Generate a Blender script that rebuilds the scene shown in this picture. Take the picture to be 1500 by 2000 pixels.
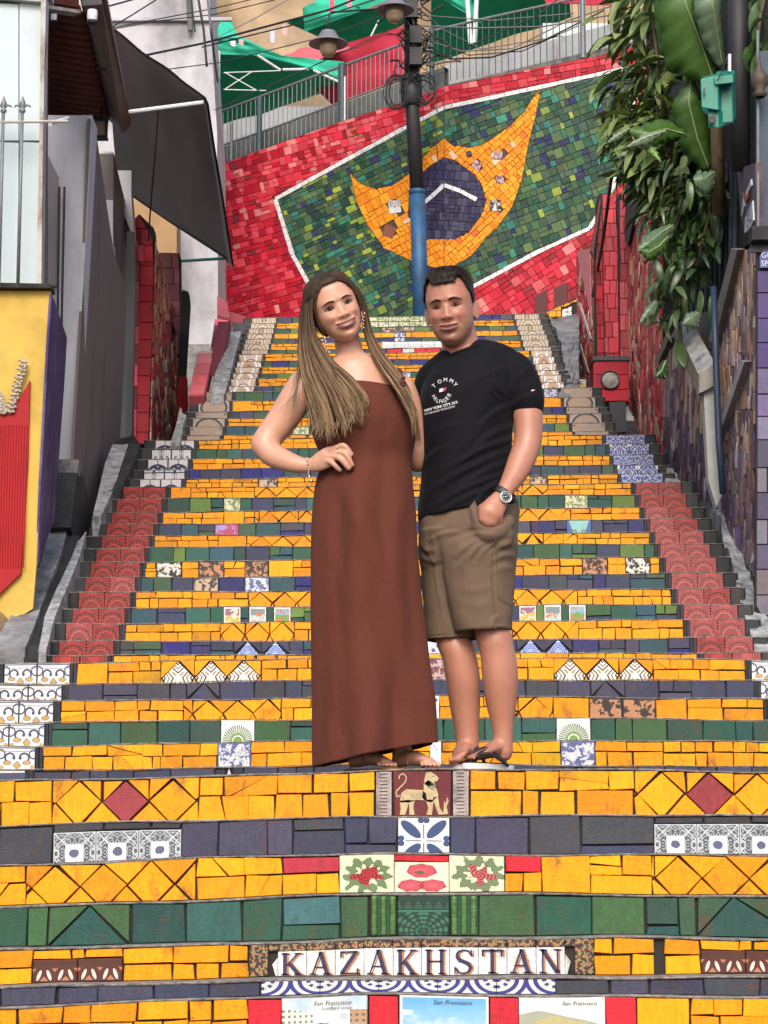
import bpy, math, random
import numpy as np
from mathutils import Vector, Matrix, noise
for _o in list(bpy.data.objects):
 bpy.data.objects.remove(_o)
R = random.Random(7)
SC = bpy.context.scene
COL = SC.collection
PI = math.pi
# ------------------------------------------------------------------ camera, sky, sun, exposure
F_PX, PITCH, CAMZ = 4450.0, 0.152, 0.85
cam_data = bpy.data.cameras.new("camera")
cam = bpy.data.objects.new("camera", cam_data)
COL.objects.link(cam)
cam.location = (0, 0, CAMZ)
cam.rotation_euler = (PI / 2 + PITCH, 0, 0)
cam_data.sensor_fit = 'VERTICAL'
cam_data.sensor_height = 24.0
cam_data.lens = F_PX / 2000.0 * 24.0
cam_data.clip_start = 0.1
cam_data.clip_end = 2000
SC.camera = cam
SUN_EL, SUN_AZ = math.radians(39), math.radians(183)
world = bpy.data.worlds.new("World")
SC.world = world
world.use_nodes = True
wn = world.node_tree
wn.nodes.clear()
sky = wn.nodes.new('ShaderNodeTexSky')
sky.sky_type = 'NISHITA'
sky.sun_disc = False
sky.sun_elevation = SUN_EL
sky.sun_rotation = SUN_AZ
sky.air_density = 1.0
sky.dust_density = 4.0
bg = wn.nodes.new('ShaderNodeBackground')
bg.inputs['Strength'].default_value = 0.15
wo = wn.nodes.new('ShaderNodeOutputWorld')
wn.links.new(sky.outputs[0], bg.inputs['Color'])
wn.links.new(bg.outputs[0], wo.inputs['Surface'])
sun_data = bpy.data.lights.new("sun", 'SUN')
sun_data.energy = 1.25
sun_data.angle = math.radians(24)
sun_data.color = (1.0, 0.95, 0.88)
sun = bpy.data.objects.new("sun", sun_data)
COL.objects.link(sun)
# light travels from behind the camera's left shoulder, high up
_sd = Vector((math.sin(SUN_AZ) * math.cos(SUN_EL), math.cos(SUN_AZ) * math.cos(SUN_EL), math.sin(SUN_EL)))
sun.rotation_euler = _sd.to_track_quat('Z', 'Y').to_euler()
SC.view_settings.view_transform = 'Standard'
SC.view_settings.look = 'None'
SC.view_settings.exposure = 0.56
SC.view_settings.gamma = 1
SC.view_settings.use_curve_mapping = False
# ------------------------------------------------------------------ camera maths (photo pixels -> places)
cp, sp = math.cos(PITCH), math.sin(PITCH)
def ray(px, py):
 dx, dy = (px - 750) / F_PX, (1000 - py) / F_PX
 return Vector((dx, cp - dy * sp, sp + dy * cp))
def at(px, py, Y):
 d = ray(px, py)
 k = Y / d.y
 return Vector((d.x * k, Y, CAMZ + d.z * k))
def atX(px, py, X):
 d = ray(px, py)
 k = X / d.x
 return Vector((X, d.y * k, CAMZ + d.z * k))
def atZ(px, py, Z):
 d = ray(px, py)
 k = (Z - CAMZ) / d.z
 return Vector((d.x * k, d.y * k, Z))
def on_plane(px, py, p0, n):
 d = ray(px, py)
 o = Vector((0, 0, CAMZ))
 k = (p0 - o).dot(n) / d.dot(n)
 return o + d * k
def zc(Y, Z):
 return Y * cp + (Z - CAMZ) * sp
# ------------------------------------------------------------------ material helpers
class E:
 """tiny expression -> Math node compiler"""
 nt = None
 def __init__(s, sock): s.s = sock
def _op(name, *a):
 n = E.nt.nodes.new('ShaderNodeMath')
 n.operation = name
 for i, x in enumerate(a):
  if isinstance(x, E): E.nt.links.new(x.s, n.inputs[i])
  else: n.inputs[i].default_value = float(x)
 return E(n.outputs[0])
E.__add__ = lambda a, b: _op('ADD', a, b)
E.__radd__ = lambda a, b: _op('ADD', b, a)
E.__sub__ = lambda a, b: _op('SUBTRACT', a, b)
E.__rsub__ = lambda a, b: _op('SUBTRACT', b, a)
E.__mul__ = lambda a, b: _op('MULTIPLY', a, b)
E.__rmul__ = lambda a, b: _op('MULTIPLY', b, a)
E.__truediv__ = lambda a, b: _op('DIVIDE', a, b)
def sin(a): return _op('SINE', a)
def cos(a): return _op('COSINE', a)
def fabs(a): return _op('ABSOLUTE', a)
def sqrt(a): return _op('SQRT', a)
def gt(a, b): return _op('GREATER_THAN', a, b)
def lt(a, b): return _op('LESS_THAN', a, b)
def mn(a, b): return _op('MINIMUM', a, b)
def mx(a, b): return _op('MAXIMUM', a, b)
def fract(a): return _op('FRACT', a)
def at2(a, b): return _op('ARCTAN2', a, b)
def hyp(a, b): return sqrt(a * a + b * b)
def logn(a): return _op('LOGARITHM', a, 2.718)
def band(a, lo, hi): return gt(a, lo) * lt(a, hi)
def mix(f, a, b):
 n = E.nt.nodes.new('ShaderNodeMix')
 n.data_type = 'RGBA'
 if isinstance(f, E): E.nt.links.new(f.s, n.inputs[0])
 else: n.inputs[0].default_value = f
 for k, x in ((6, a), (7, b)):
  if isinstance(x, tuple): n.inputs[k].default_value = (*x[:3], 1)
  else: E.nt.links.new(x.s if isinstance(x, E) else x, n.inputs[k])
 return E(n.outputs[2])
def tex_noise(scale, detail=3, vec=None, rough=0.55, stretch=None):
 nt = E.nt
 n = nt.nodes.new('ShaderNodeTexNoise')
 n.inputs['Scale'].default_value = scale
 n.inputs['Detail'].default_value = detail
 n.inputs['Roughness'].default_value = rough
 if vec is None:
  g = nt.nodes.new('ShaderNodeNewGeometry')
  vec = g.outputs['Position']
 if stretch:
  m = nt.nodes.new('ShaderNodeMapping')
  m.inputs['Scale'].default_value = stretch
  nt.links.new(vec, m.inputs['Vector'])
  vec = m.outputs[0]
 nt.links.new(vec, n.inputs['Vector'])
 return E(n.outputs['Fac'])
def ramp(f, a, b):
 n = E.nt.nodes.new('ShaderNodeMapRange')
 n.inputs['From Min'].default_value = a
 n.inputs['From Max'].default_value = b
 E.nt.links.new(f.s, n.inputs['Value'])
 return E(n.outputs[0])
def new_mat(name, rough=0.6, spec=0.5, metal=0.0, coat=0.0):
 m = bpy.data.materials.new(name)
 m.use_nodes = True
 b = m.node_tree.nodes['Principled BSDF']
 b.inputs['Roughness'].default_value = rough
 b.inputs['Specular IOR Level'].default_value = spec
 b.inputs['Metallic'].default_value = metal
 b.inputs['Coat Weight'].default_value = coat
 b.inputs['Coat Roughness'].default_value = 0.15
 E.nt = m.node_tree
 return m, b
def link_col(b, c):
 if isinstance(c, tuple): b.inputs['Base Color'].default_value = (*c[:3], 1)
 else: E.nt.links.new(c.s, b.inputs['Base Color'])
def bump(b, f, strength=0.3, dist=0.01):
 n = E.nt.nodes.new('ShaderNodeBump')
 n.inputs['Strength'].default_value = strength
 n.inputs['Distance'].default_value = dist
 E.nt.links.new(f.s, n.inputs['Height'])
 E.nt.links.new(n.outputs[0], b.inputs['Normal'])
def attr(name='col'):
 n = E.nt.nodes.new('ShaderNodeAttribute')
 n.attribute_name = name
 return E(n.outputs['Color'])
def uv():
 n = E.nt.nodes.new('ShaderNodeUVMap')
 s = E.nt.nodes.new('ShaderNodeSeparateXYZ')
 E.nt.links.new(n.outputs[0], s.inputs[0])
 return E(s.outputs[0]), E(s.outputs[1]), n.outputs[0]
def mul(c, f):
 """colour times scalar"""
 n = E.nt.nodes.new('ShaderNodeVectorMath')
 n.operation = 'SCALE'
 if isinstance(c, tuple): n.inputs[0].default_value = c[:3]
 else: E.nt.links.new(c.s, n.inputs[0])
 if isinstance(f, E): E.nt.links.new(f.s, n.inputs['Scale'])
 else: n.inputs['Scale'].default_value = f
 return E(n.outputs[0])
def simple(name, c, rough=0.6, var=0.25, scale=8, grime=None, gs=3, bstr=0.2, metal=0.0, spec=0.5, stretch=None, use_attr=False, coat=0.0, fine=60):
 m, b = new_mat(name, rough, spec, metal, coat)
 base = attr() if use_attr else c
 n1 = tex_noise(scale, 5, stretch=stretch)
 n2 = tex_noise(fine, 3)
 f = 1.0 - var * 0.5 + (n1 - 0.5) * var * 1.6 + (n2 - 0.5) * var * 0.7
 col = mul(base, f)
 if grime:
  g = ramp(tex_noise(gs, 6, stretch=stretch, rough=0.65), 0.5, 0.68)
  col = mix(g * 0.8, col, grime)
 link_col(b, col)
 if bstr: bump(b, n1 * 0.6 + n2 * 0.4, bstr, 0.006)
 return m
M = {}
# glazed tile: colour is each tile's own colour
def tile_mat(name, rough, grime_c, gamt, bstr):
 m, b = new_mat(name, rough, 0.25, 0, 0.0)
 base = attr()
 n1 = tex_noise(45, 4, stretch=(1.6, 1.6, 0.5))
 n2 = tex_noise(7, 5)
 n3 = tex_noise(160, 2)
 col = mul(base, 0.93 + (n1 - 0.5) * 0.55 + (n2 - 0.5) * 0.45 + (n3 - 0.5) * 0.6)
 g = ramp(tex_noise(13, 6, rough=0.7, stretch=(1, 1, 0.6)), 0.56, 0.72)
 col = mix(g * gamt, col, grime_c)
 sp_ = ramp(tex_noise(110, 3, rough=0.85), 0.63, 0.70)
 col = mix(sp_ * gamt * 1.3, col, (0.03, 0.025, 0.02))
 link_col(b, col)
 E.nt.links.new((rough + (n2 - 0.5) * 0.3).s, b.inputs['Roughness'])
 bump(b, n1 * 0.5 + n3 * 0.5, bstr, 0.004)
 return m
M['glaze'] = tile_mat('glazed_tile', 0.45, (0.10, 0.05, 0.022), 0.7, 0.6)
M['wallglaze'] = tile_mat('wall_glaze', 0.5, (0.10, 0.06, 0.05), 0.4, 0.35)
M['mortar'] = simple('mortar', (0.036, 0.031, 0.028), 0.9, 0.7, 12, bstr=0.6)
M['cement'] = simple('worn_cement', (0.36, 0.35, 0.34), 0.85, 0.7, 14, grime=(0.07, 0.065, 0.06), gs=9, bstr=0.8)
M['nosing'] = simple('nosing_cement', (0.40, 0.36, 0.33), 0.8, 0.9, 30, grime=(0.10, 0.085, 0.07), gs=16, bstr=0.8)
# ------------------------------------------------------------------ object helpers
def tag(o, label=None, cat=None, group=None, kind=None):
 if label: o['label'] = label
 if cat: o['category'] = cat
 if group: o['group'] = group
 if kind: o['kind'] = kind
 return o
def link(o, parent=None):
 COL.objects.link(o)
 if parent is not None: o.parent = parent
 return o
def empty(name, loc=(0, 0, 0), rz=0):
 o = bpy.data.objects.new(name, None)
 o.empty_display_size = 0.1
 o.location = loc
 o.rotation_euler = (0, 0, rz)
 COL.objects.link(o)
 return o
def mesh_obj(name, verts, faces, mat, parent=None, smooth=False, col=None, uvs=None, loc=None):
 """loc: world place the (world-space) verts are re-centred on when the object has no parent or a parent at the origin"""
 me = bpy.data.meshes.new(name)
 if loc is not None:
  verts = [(v[0] - loc[0], v[1] - loc[1], v[2] - loc[2]) for v in verts]
 me.from_pydata([tuple(v) for v in verts], [], faces)
 if smooth:
  me.polygons.foreach_set('use_smooth', [True] * len(me.polygons))
 if col is not None:
  a = me.attributes.new('col', 'FLOAT_COLOR', 'POINT')
  arr = np.ones((len(verts), 4), dtype=np.float32)
  arr[:, :3] = np.array(col, dtype=np.float32)
  a.data.foreach_set('color', arr.ravel())
 if uvs is not None:
  l = me.uv_layers.new(name='UVMap')
  vi = np.zeros(len(me.loops), dtype=np.int32)
  me.loops.foreach_get('vertex_index', vi)
  l.data.foreach_set('uv', np.array(uvs, dtype=np.float32)[vi].ravel())
 if mat is not None: me.materials.append(mat)
 o = bpy.data.objects.new(name, me)
 if loc is not None: o.location = loc
 link(o, parent)
 if parent is not None and parent.location.length > 1e-6:
  par = parent
  off = Vector((0, 0, 0))
  while par is not None:
   off += par.location
   par = par.parent
  o.location = Vector(o.location) - off
 return o
class MB:
 def __init__(s): s.v = []; s.f = []
 def add(s, vs, fs):
  k = len(s.v)
  s.v += [tuple(v) for v in vs]
  s.f += [tuple(i + k for i in f) for f in fs]
  return s
 def box(s, c, d, rot=None):
  hx, hy, hz = d[0] / 2, d[1] / 2, d[2] / 2
  vs = [Vector((x, y, z)) for z in (-hz, hz) for y in (-hy, hy) for x in (-hx, hx)]
  if rot is not None: vs = [rot @ v for v in vs]
  vs = [v + Vector(c) for v in vs]
  return s.add(vs, [(0, 2, 3, 1), (4, 5, 7, 6), (0, 1, 5, 4), (2, 6, 7, 3), (0, 4, 6, 2), (1, 3, 7, 5)])
 def tube(s, pts, r, n=8, cap=True):
  pts = [Vector(p) for p in pts]
  rs = r if isinstance(r, (list, tuple)) else [r] * len(pts)
  rings = []
  up = None
  for i, p in enumerate(pts):
   t = (pts[min(i + 1, len(pts) - 1)] - pts[max(i - 1, 0)]).normalized()
   if up is None:
    up = Vector((0, 0, 1)) if abs(t.z) < 0.9 else Vector((0, 1, 0))
   a = t.cross(up).normalized()
   b = a.cross(t).normalized()
   up = b
   rings.append([p + (a * math.cos(2 * PI * k / n) + b * math.sin(2 * PI * k / n)) * rs[i] for k in range(n)])
  k0 = len(s.v)
  for rg in rings: s.v += [tuple(v) for v in rg]
  for i in range(len(pts) - 1):
   for k in range(n):
    a0 = k0 + i * n + k
    b0 = k0 + i * n + (k + 1) % n
    s.f.append((a0, b0, b0 + n, a0 + n))
  if cap:
   s.f.append(tuple(k0 + k for k in reversed(range(n))))
   s.f.append(tuple(k0 + (len(pts) - 1) * n + k for k in range(n)))
  return s
 def lathe(s, prof, c=(0, 0, 0), n=24, axis=None):
  k0 = len(s.v)
  q = Vector((0, 0, 1)).rotation_difference(Vector(axis)) if axis is not None else None
  for r, z in prof:
   for k in range(n):
    v = Vector((r * math.cos(2 * PI * k / n), r * math.sin(2 * PI * k / n), z))
    if q: v = q @ v
    s.v.append(tuple(v + Vector(c)))
  for i in range(len(prof) - 1):
   for k in range(n):
    a0 = k0 + i * n + k
    b0 = k0 + i * n + (k + 1) % n
    s.f.append((a0, b0, b0 + n, a0 + n))
  return s
 def slab(s, quad, thick):
  """quad of 3D points given a thickness along minus its normal (away from the viewer side)"""
  q = [Vector(p) for p in quad]
  n = (q[1] - q[0]).cross(q[-1] - q[0]).normalized()
  if n.dot(Vector((0, 0, CAMZ)) - q[0]) < 0: n = -n
  b = [p - n * thick for p in q]
  m = len(q)
  fs = [tuple(range(m)), tuple(reversed(range(m, 2 * m)))]
  for i in range(m):
   j = (i + 1) % m
   fs.append((i, m + i, m + j, j))
  return s.add(q + b, fs)
 def obj(s, name, mat, parent=None, smooth=False, loc=None, **k):
  return mesh_obj(name, s.v, s.f, mat, parent, smooth, loc=loc, **k)
# polygon tools (2D)
def clip_half(poly, a, b, c):
 """keep a*x+b*y<=c"""
 out = []
 for i in range(len(poly)):
  p, q = poly[i], poly[(i + 1) % len(poly)]
  dp, dq = a * p[0] + b * p[1] - c, a * q[0] + b * q[1] - c
  if dp <= 0: out.append(p)
  if (dp < 0 < dq) or (dq < 0 < dp):
   t = dp / (dp - dq)
   out.append((p[0] + (q[0] - p[0]) * t, p[1] + (q[1] - p[1]) * t))
 return out
def clip_rect(poly, x0, x1, y0, y1):
 for a, b, c in ((-1, 0, -x0), (1, 0, x1), (0, -1, -y0), (0, 1, y1)):
  poly = clip_half(poly, a, b, c)
  if len(poly) < 3: return []
 return poly
def area(poly):
 return 0.5 * sum(poly[i][0] * poly[(i + 1) % len(poly)][1] - poly[(i + 1) % len(poly)][0] * poly[i][1] for i in range(len(poly)))
def inset(poly, g):
 if area(poly) < 0: poly = poly[::-1]
 src = list(poly)
 out = list(poly)
 for i in range(len(src)):
  p, q = src[i], src[(i + 1) % len(src)]
  dx, dy = q[0] - p[0], q[1] - p[1]
  L = math.hypot(dx, dy)
  if L < 1e-6: continue
  nx, ny = dy / L, -dx / L
  out = clip_half(out, nx, ny, nx * p[0] + ny * p[1] - g)
  if len(out) < 3: return []
 # drop near-duplicate points
 res = []
 for p in out:
  if not res or math.hypot(p[0] - res[-1][0], p[1] - res[-1][1]) > g * 0.15: res.append(p)
 return res if len(res) >= 3 else []
def centroid(poly):
 return (sum(p[0] for p in poly) / len(poly), sum(p[1] for p in poly) / len(poly))
def inside(pt, poly):
 x, y = pt
 c = False
 j = len(poly) - 1
 for i in range(len(poly)):
  xi, yi = poly[i]; xj, yj = poly[j]
  if (yi > y) != (yj > y) and x < (xj - xi) * (y - yi) / (yj - yi) + xi: c = not c
  j = i
 return c
# ------------------------------------------------------------------ tile pieces
class Tiles:
 """collects convex tile pieces, then makes the largest of each kind objects and joins the rest"""
 def __init__(s): s.rec = {}
 def add(s, kind, pts, n, col, mat='glaze', uvs=None, thick=0.012, bev=0.0015, big=0, label=None):
  s.rec.setdefault((kind, mat), []).append((pts, n, col, uvs, thick, bev, big, label))
 @staticmethod
 def geo(pts, n, thick, bev):
  m = len(pts)
  P = [Vector(p) for p in pts]
  c = sum(P, Vector()) / m
  fr = []
  for p in P:
   d = c - p
   L = d.length
   fr.append(p + d * min(0.3, bev * 1.5 / max(L, 1e-5)) + n * 0)
  mid = [p - n * bev for p in P]
  bk = [p - n * thick for p in P]
  fs = [tuple(range(m))]
  for i in range(m):
   j = (i + 1) % m
   fs.append((i, m + i, m + j, j))
   fs.append((m + i, 2 * m + i, 2 * m + j, m + j))
  return fr + mid + bk, fs
 def flush(s, parent, limit=300, nostuff=False):
  for (kind, mat), L in s.rec.items():
   L.sort(key=lambda r: -r[6])
   one, rest = L[:limit], L[limit:]
   for pts, n, col, uvs, thick, bev, big, label in one:
    vs, fs = s.geo(pts, n, thick, bev)
    c = sum((Vector(p) for p in pts), Vector()) / len(pts)
    o = mesh_obj(kind, vs, fs, M[mat], parent, col=[col] * len(vs), uvs=(list(uvs) * 3 if uvs else None), loc=c)
    if label: o['label'] = label
   if rest:
    V, Fc, C, U = [], [], [], []
    for pts, n, col, uvs, thick, bev, big, label in rest:
     vs, fs = s.geo(pts, n, thick, bev)
     k = len(V)
     V += vs
     Fc += [tuple(i + k for i in f) for f in fs]
     C += [col] * len(vs)
     U += (list(uvs) * 3 if uvs else [(0, 0)] * len(vs))
    o = mesh_obj(kind + '_pieces', V, Fc, M[mat], parent, col=C, uvs=U)
    o['kind'] = 'stuff'
def jit(c, a=0.12):
 k = 1 + R.uniform(-a, a)
 return tuple(max(0.002, x * k * (1 + R.uniform(-a, a) * 0.35)) for x in c)
YEL = [(0.86, 0.330, 0.004), (0.80, 0.290, 0.003), (0.88, 0.358, 0.005), (0.74, 0.262, 0.004), (0.84, 0.312, 0.003)]
NAV = [(0.056, 0.056, 0.098), (0.046, 0.048, 0.086), (0.068, 0.068, 0.110), (0.040, 0.048, 0.095), (0.050, 0.055, 0.070)]
NAV2 = NAV + [(0.02, 0.022, 0.17), (0.03, 0.08, 0.10), (0.05, 0.10, 0.06), (0.03, 0.03, 0.13)]
GRN = [(0.020, 0.085, 0.062), (0.028, 0.095, 0.060), (0.045, 0.11, 0.045), (0.018, 0.07, 0.065), (0.03, 0.07, 0.055), (0.035, 0.12, 0.10)]
GRN2 = GRN + [(0.10, 0.17, 0.035), (0.03, 0.085, 0.12), (0.12, 0.20, 0.05), (0.04, 0.05, 0.10)]
REDC = (0.56, 0.018, 0.035)
BLK = [(0.018, 0.022, 0.028), (0.025, 0.03, 0.036), (0.035, 0.04, 0.045)]
# ------------------------------------------------------------------ patterned tile glazes (all procedural)
def pat(name, fn, rough=0.42, age=0.3, bstr=0.0):
 m, b = new_mat(name, rough, 0.4)
 u, v, _ = uv()
 r = fn(u, v)
 hgt = None
 if isinstance(r, tuple): r, hgt = r
 n = tex_noise(25, 4)
 col = mul(r, 0.95 + (n - 0.5) * 0.45)
 g = ramp(tex_noise(11, 5, rough=0.7), 0.58, 0.74)
 col = mix(g * age, col, (0.09, 0.07, 0.05))
 link_col(b, col)
 if hgt is not None: bump(b, hgt, 0.9, 0.006)
 M[name] = m
def P_redring(u, v, base=(0.38, 0.028, 0.026), ink=(0.050, 0.009, 0.010), pale=(0.46, 0.055, 0.05)):
 x, y = u - 0.5, v - 0.44
 r, a = hyp(x, y), at2(y, x)
 pet = gt(sin(a * 26.0), 0.1) * band(r, 0.17, 0.30)
 ring = gt(sin(r * 78.0), 0.25) * lt(r, 0.5)
 core = lt(r, 0.14)
 cx, cy = 0.5 - fabs(x), 0.5 - fabs(v - 0.5)
 rc = hyp(cx, cy)
 corner = lt(rc, 0.30) * gt(sin(rc * 70.0), 0.0)
 scal = gt(sin(a * 16.0) * 0.03 + r, 0.40) * lt(r, 0.46)
 k = mx(mx(pet * 0.75, ring * 0.85), mx(corner * 0.9, scal * 0.9))
 c = mix(k, base, ink)
 c = mix(band(r, 0.30, 0.335), c, pale)
 c = mix(core * 0.85, c, (0.10, 0.035, 0.02))
 return mix(lt(r, 0.035), c, (0.35, 0.2, 0.1))
pat('red_ring', P_redring)
pat('red_ring_pale', lambda u, v: P_redring(u, v, (0.40, 0.070, 0.070), (0.12, 0.022, 0.026), (0.50, 0.12, 0.11)))
def P_iron(u, v):
 x, y = fabs(u - 0.5), v - 0.5
 r1 = hyp(x - 0.24, y - 0.12); a1 = at2(y - 0.12, x - 0.24)
 sp1 = gt(sin(a1 - logn(r1 + 0.02) * 3.4), 0.55) * lt(r1, 0.25)
 r2 = hyp(x - 0.26, y + 0.28); a2 = at2(y + 0.28, x - 0.26)
 sp2 = gt(sin(0 - a2 - logn(r2 + 0.02) * 3.4), 0.5) * lt(r2, 0.22)
 rr = hyp(x, y + 0.5)
 arc = band(rr, 0.80, 0.86)
 bar = lt(fabs(y), 0.018)
 post = lt(x, 0.02)
 e = gt(x, 0.475)
 return mix(mx(mx(mx(sp1, sp2), mx(arc, bar)), mx(post, e)), (0.56, 0.54, 0.57), (0.015, 0.017, 0.07))
pat('iron_scroll', P_iron)
def P_blue(u, v):
 x = fabs(u - 0.5)
 cmb = E.nt.nodes.new('ShaderNodeCombineXYZ')
 E.nt.links.new(x.s, cmb.inputs[0]); E.nt.links.new(v.s, cmb.inputs[1])
 n = tex_noise(13, 2, cmb.outputs[0]); n2 = tex_noise(34, 1, cmb.outputs[0])
 d = hyp(x - 0.5, v - 0.55)
 white = mx(lt(d, 0.13), gt(n * 0.6 + n2 * 0.4, 0.535))
 c = mix(white, (0.035, 0.065, 0.30), (0.68, 0.69, 0.72))
 return mix(band(d, 0.13, 0.17), c, (0.03, 0.05, 0.25))
pat('blue_floral', P_blue)
def P_arc(u, v):
 x = u - 0.5
 r = hyp(x * 1.0, (v - 0.30) * 1.35)
 c = mix(band(r, 0.36, 0.44), (0.34, 0.26, 0.21), (0.045, 0.055, 0.075))
 c = mix(lt(r, 0.34) * 0.7, c, (0.40, 0.27, 0.20))
 c = mix(band(r, 0.44, 0.49), c, (0.45, 0.38, 0.33))
 c = mix(mx(gt(fabs(x), 0.485), lt(hyp(fabs(x) - 0.43, v - 0.93), 0.03)), c, (0.07, 0.05, 0.04))
 return c
pat('tan_arc', P_arc)
def P_scallop(u, v):
 x = u - 0.5
 r = hyp(x, v - 0.35)
 r2 = hyp(fabs(x) - 0.5, v - 0.75)
 c = mix(lt(r, 0.36), (0.60, 0.50, 0.44), (0.48, 0.33, 0.22))
 c = mix(mx(band(r, 0.30, 0.40), band(r2, 0.20, 0.29)), c, (0.78, 0.74, 0.72))
 c = mix(mx(band(r, 0.40, 0.43), band(r2, 0.17, 0.20)), c, (0.22, 0.12, 0.08))
 c = mix(mx(lt(hyp(fabs(x) - 0.16, v - 0.38), 0.055), band(r, 0.12, 0.17)), c, (0.24, 0.12, 0.06))
 return mix(lt(r2, 0.10), c, (0.42, 0.26, 0.14))
pat('scallop', P_scallop)
def P_tan(u, v):
 x = u - 0.5
 r = hyp(x, (v - 0.38) * 1.1)
 c = mix(gt(sin(r * 62.0), 0.2), (0.55, 0.46, 0.36), (0.26, 0.19, 0.14))
 c = mix(lt(r, 0.16), c, (0.50, 0.40, 0.30))
 c = mix(lt(hyp(fabs(x) - 0.07, v - 0.40), 0.05), c, (0.22, 0.15, 0.10))
 return mix(gt(r, 0.50), c, (0.40, 0.34, 0.28))
pat('tan_circle', P_tan)
def P_azul(u, v):
 x = fabs(u - 0.5)
 c = (0.70, 0.70, 0.71)
 navy = (0.05, 0.06, 0.12)
 top = mx(band(v, 0.955, 0.985), band(v, 0.87, 0.885))
 r = hyp(x - 0.20, v - 0.70)
 curl = band(r, 0.10, 0.155) * mx(gt(v, 0.68), gt(x, 0.20)) + lt(hyp(x - 0.09, v - 0.70), 0.045)
 r2 = hyp(x - 0.46, v - 0.80)
 k = mx(mx(top, mn(curl, 1.0)), band(r2, 0.10, 0.14))
 k = mx(k, gt(x, 0.485))
 c = mix(k, c, navy)
 dia = lt(x * 1.0 + fabs(v - 0.50) * 1.0, 0.10)
 leaf = lt(hyp((x - 0.27) * 0.9, (v - 0.57) * 1.6), 0.085)
 leaf2 = lt(fabs(x - 0.42) + fabs(v - 0.45), 0.07)
 oc = mx(mx(dia, leaf), leaf2)
 c = mix(oc, c, (0.50, 0.33, 0.10))
 rr = band(x + fabs(v - 0.50), 0.10, 0.125)
 return mix(mx(rr, band(hyp((x - 0.27) * 0.9, (v - 0.57) * 1.6), 0.085, 0.105)), c, (0.16, 0.15, 0.18))
pat('azulejo', P_azul)
def P_chev(u, v):
 # tile turned on its corner: u,v are measured along the screen axes of the diamond
 x, y = fabs(u - 0.5), fabs(v - 0.5)
 a = x - y
 k1 = gt(sin((x + y * 0.0 + fabs(y) * 0.0) * 1.0), 2.0)
 ax = mx(x, y); bx = mn(x, y)
 s = ax - bx * 0.9
 k = gt(sin(s * 50.0 + 0.6), 0.15) * lt(bx, 0.17) * gt(ax, 0.07)
 gold = gt(sin(s * 25.0), 0.0)
 ink = mix(gold, (0.05, 0.05, 0.06), (0.40, 0.27, 0.10))
 c = mix(k, (0.72, 0.71, 0.70), ink)
 return mix(gt(x + y, 0.475), c, (0.10, 0.07, 0.05))
pat('chevron', P_chev)
def P_fan(u, v):
 x, y = u - 0.5, v - 0.40
 r, a = hyp(x, y), at2(y, x)
 k = gt(sin(a * 40.0), 0 - 0.1) * band(r, 0.22, 0.46)
 c = mix(k, (0.70, 0.72, 0.70), (0.10, 0.17, 0.05))
 c = mix(mx(lt(r, 0.14), band(r, 0.18, 0.24)), c, (0.17, 0.30, 0.07))
 return c
pat('fan_rosette', P_fan)
def P_deco(u, v):
 x, y = fabs(u - 0.5), fabs(v - 0.5)
 d = x + y
 m_ = mx(x, y)
 cmb = E.nt.nodes.new('ShaderNodeCombineXYZ')
 E.nt.links.new(x.s, cmb.inputs[0]); E.nt.links.new(y.s, cmb.inputs[1])
 n = tex_noise(22, 2, cmb.outputs[0])
 c = mix(gt(n, 0.52), (0.05, 0.065, 0.085), (0.36, 0.39, 0.42))
 line = mx(mx(band(d, 0.60, 0.64), band(m_, 0.20, 0.225)), mx(band(fabs(x - y), 0.0, 0.022), gt(m_, 0.482)))
 line = mx(line, band(hyp(x - 0.5, y), 0.10, 0.13))
 line = mx(line, band(d, 0.52, 0.54))
 c = mix(line, c, (0.52, 0.55, 0.58))
 c = mix(lt(m_, 0.20), c, (0.62, 0.66, 0.70))
 fl = lt(hyp(x * 1.0, y * 1.1) + (tex_noise(30, 3) - 0.5) * 0.12, 0.115)
 return mix(fl * 0.9, c, (0.035, 0.045, 0.14))
pat('octagon_deco', P_deco)
def P_leaf(u, v):
 brown = (0.085, 0.022, 0.018)
 f = fract(u * 2.0) - 0.5
 af = fabs(f)
 # white leaves lean outward from the foot of each V
 vx = (0.66 - v) * 0.0
 d = af - (0.10 + (v - 0.05) * 0.0) - fabs(0.0 - 0.0)
 ctr = 0.23 - (v - 0.32) * 0.35
 leaf = lt(hyp((af - ctr) * 3.4, (v - 0.32) * 1.25), 0.30)
 tri = lt(af + (v - 0.12) * 0.9, 0.14) * gt(v, 0.06) + gt((v - 0.42) * 0.8 - fabs(af - 0.5) * 0.9, 0.03) * lt(v, 0.62)
 band_ = gt(v, 0.66)
 ridg = gt(sin(v * 130.0), 0.0) * gt(v, 0.68) * lt(v, 0.80)
 comb = gt(sin(u * 170.0), 0.0) * band(v, 0.82, 0.94)
 c = mix(mn(tri, 1.0) * (1 - band_), brown, (0.42, 0.17, 0.075))
 c = mix(leaf * (1 - band_), c, (0.62, 0.56, 0.50))
 c = mix(band_, c, (0.10, 0.030, 0.022))
 return mix(mx(ridg, comb) * 0.6, c, (0.035, 0.012, 0.01)), leaf + comb * 0.4
pat('brown_leaf', P_leaf)
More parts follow.
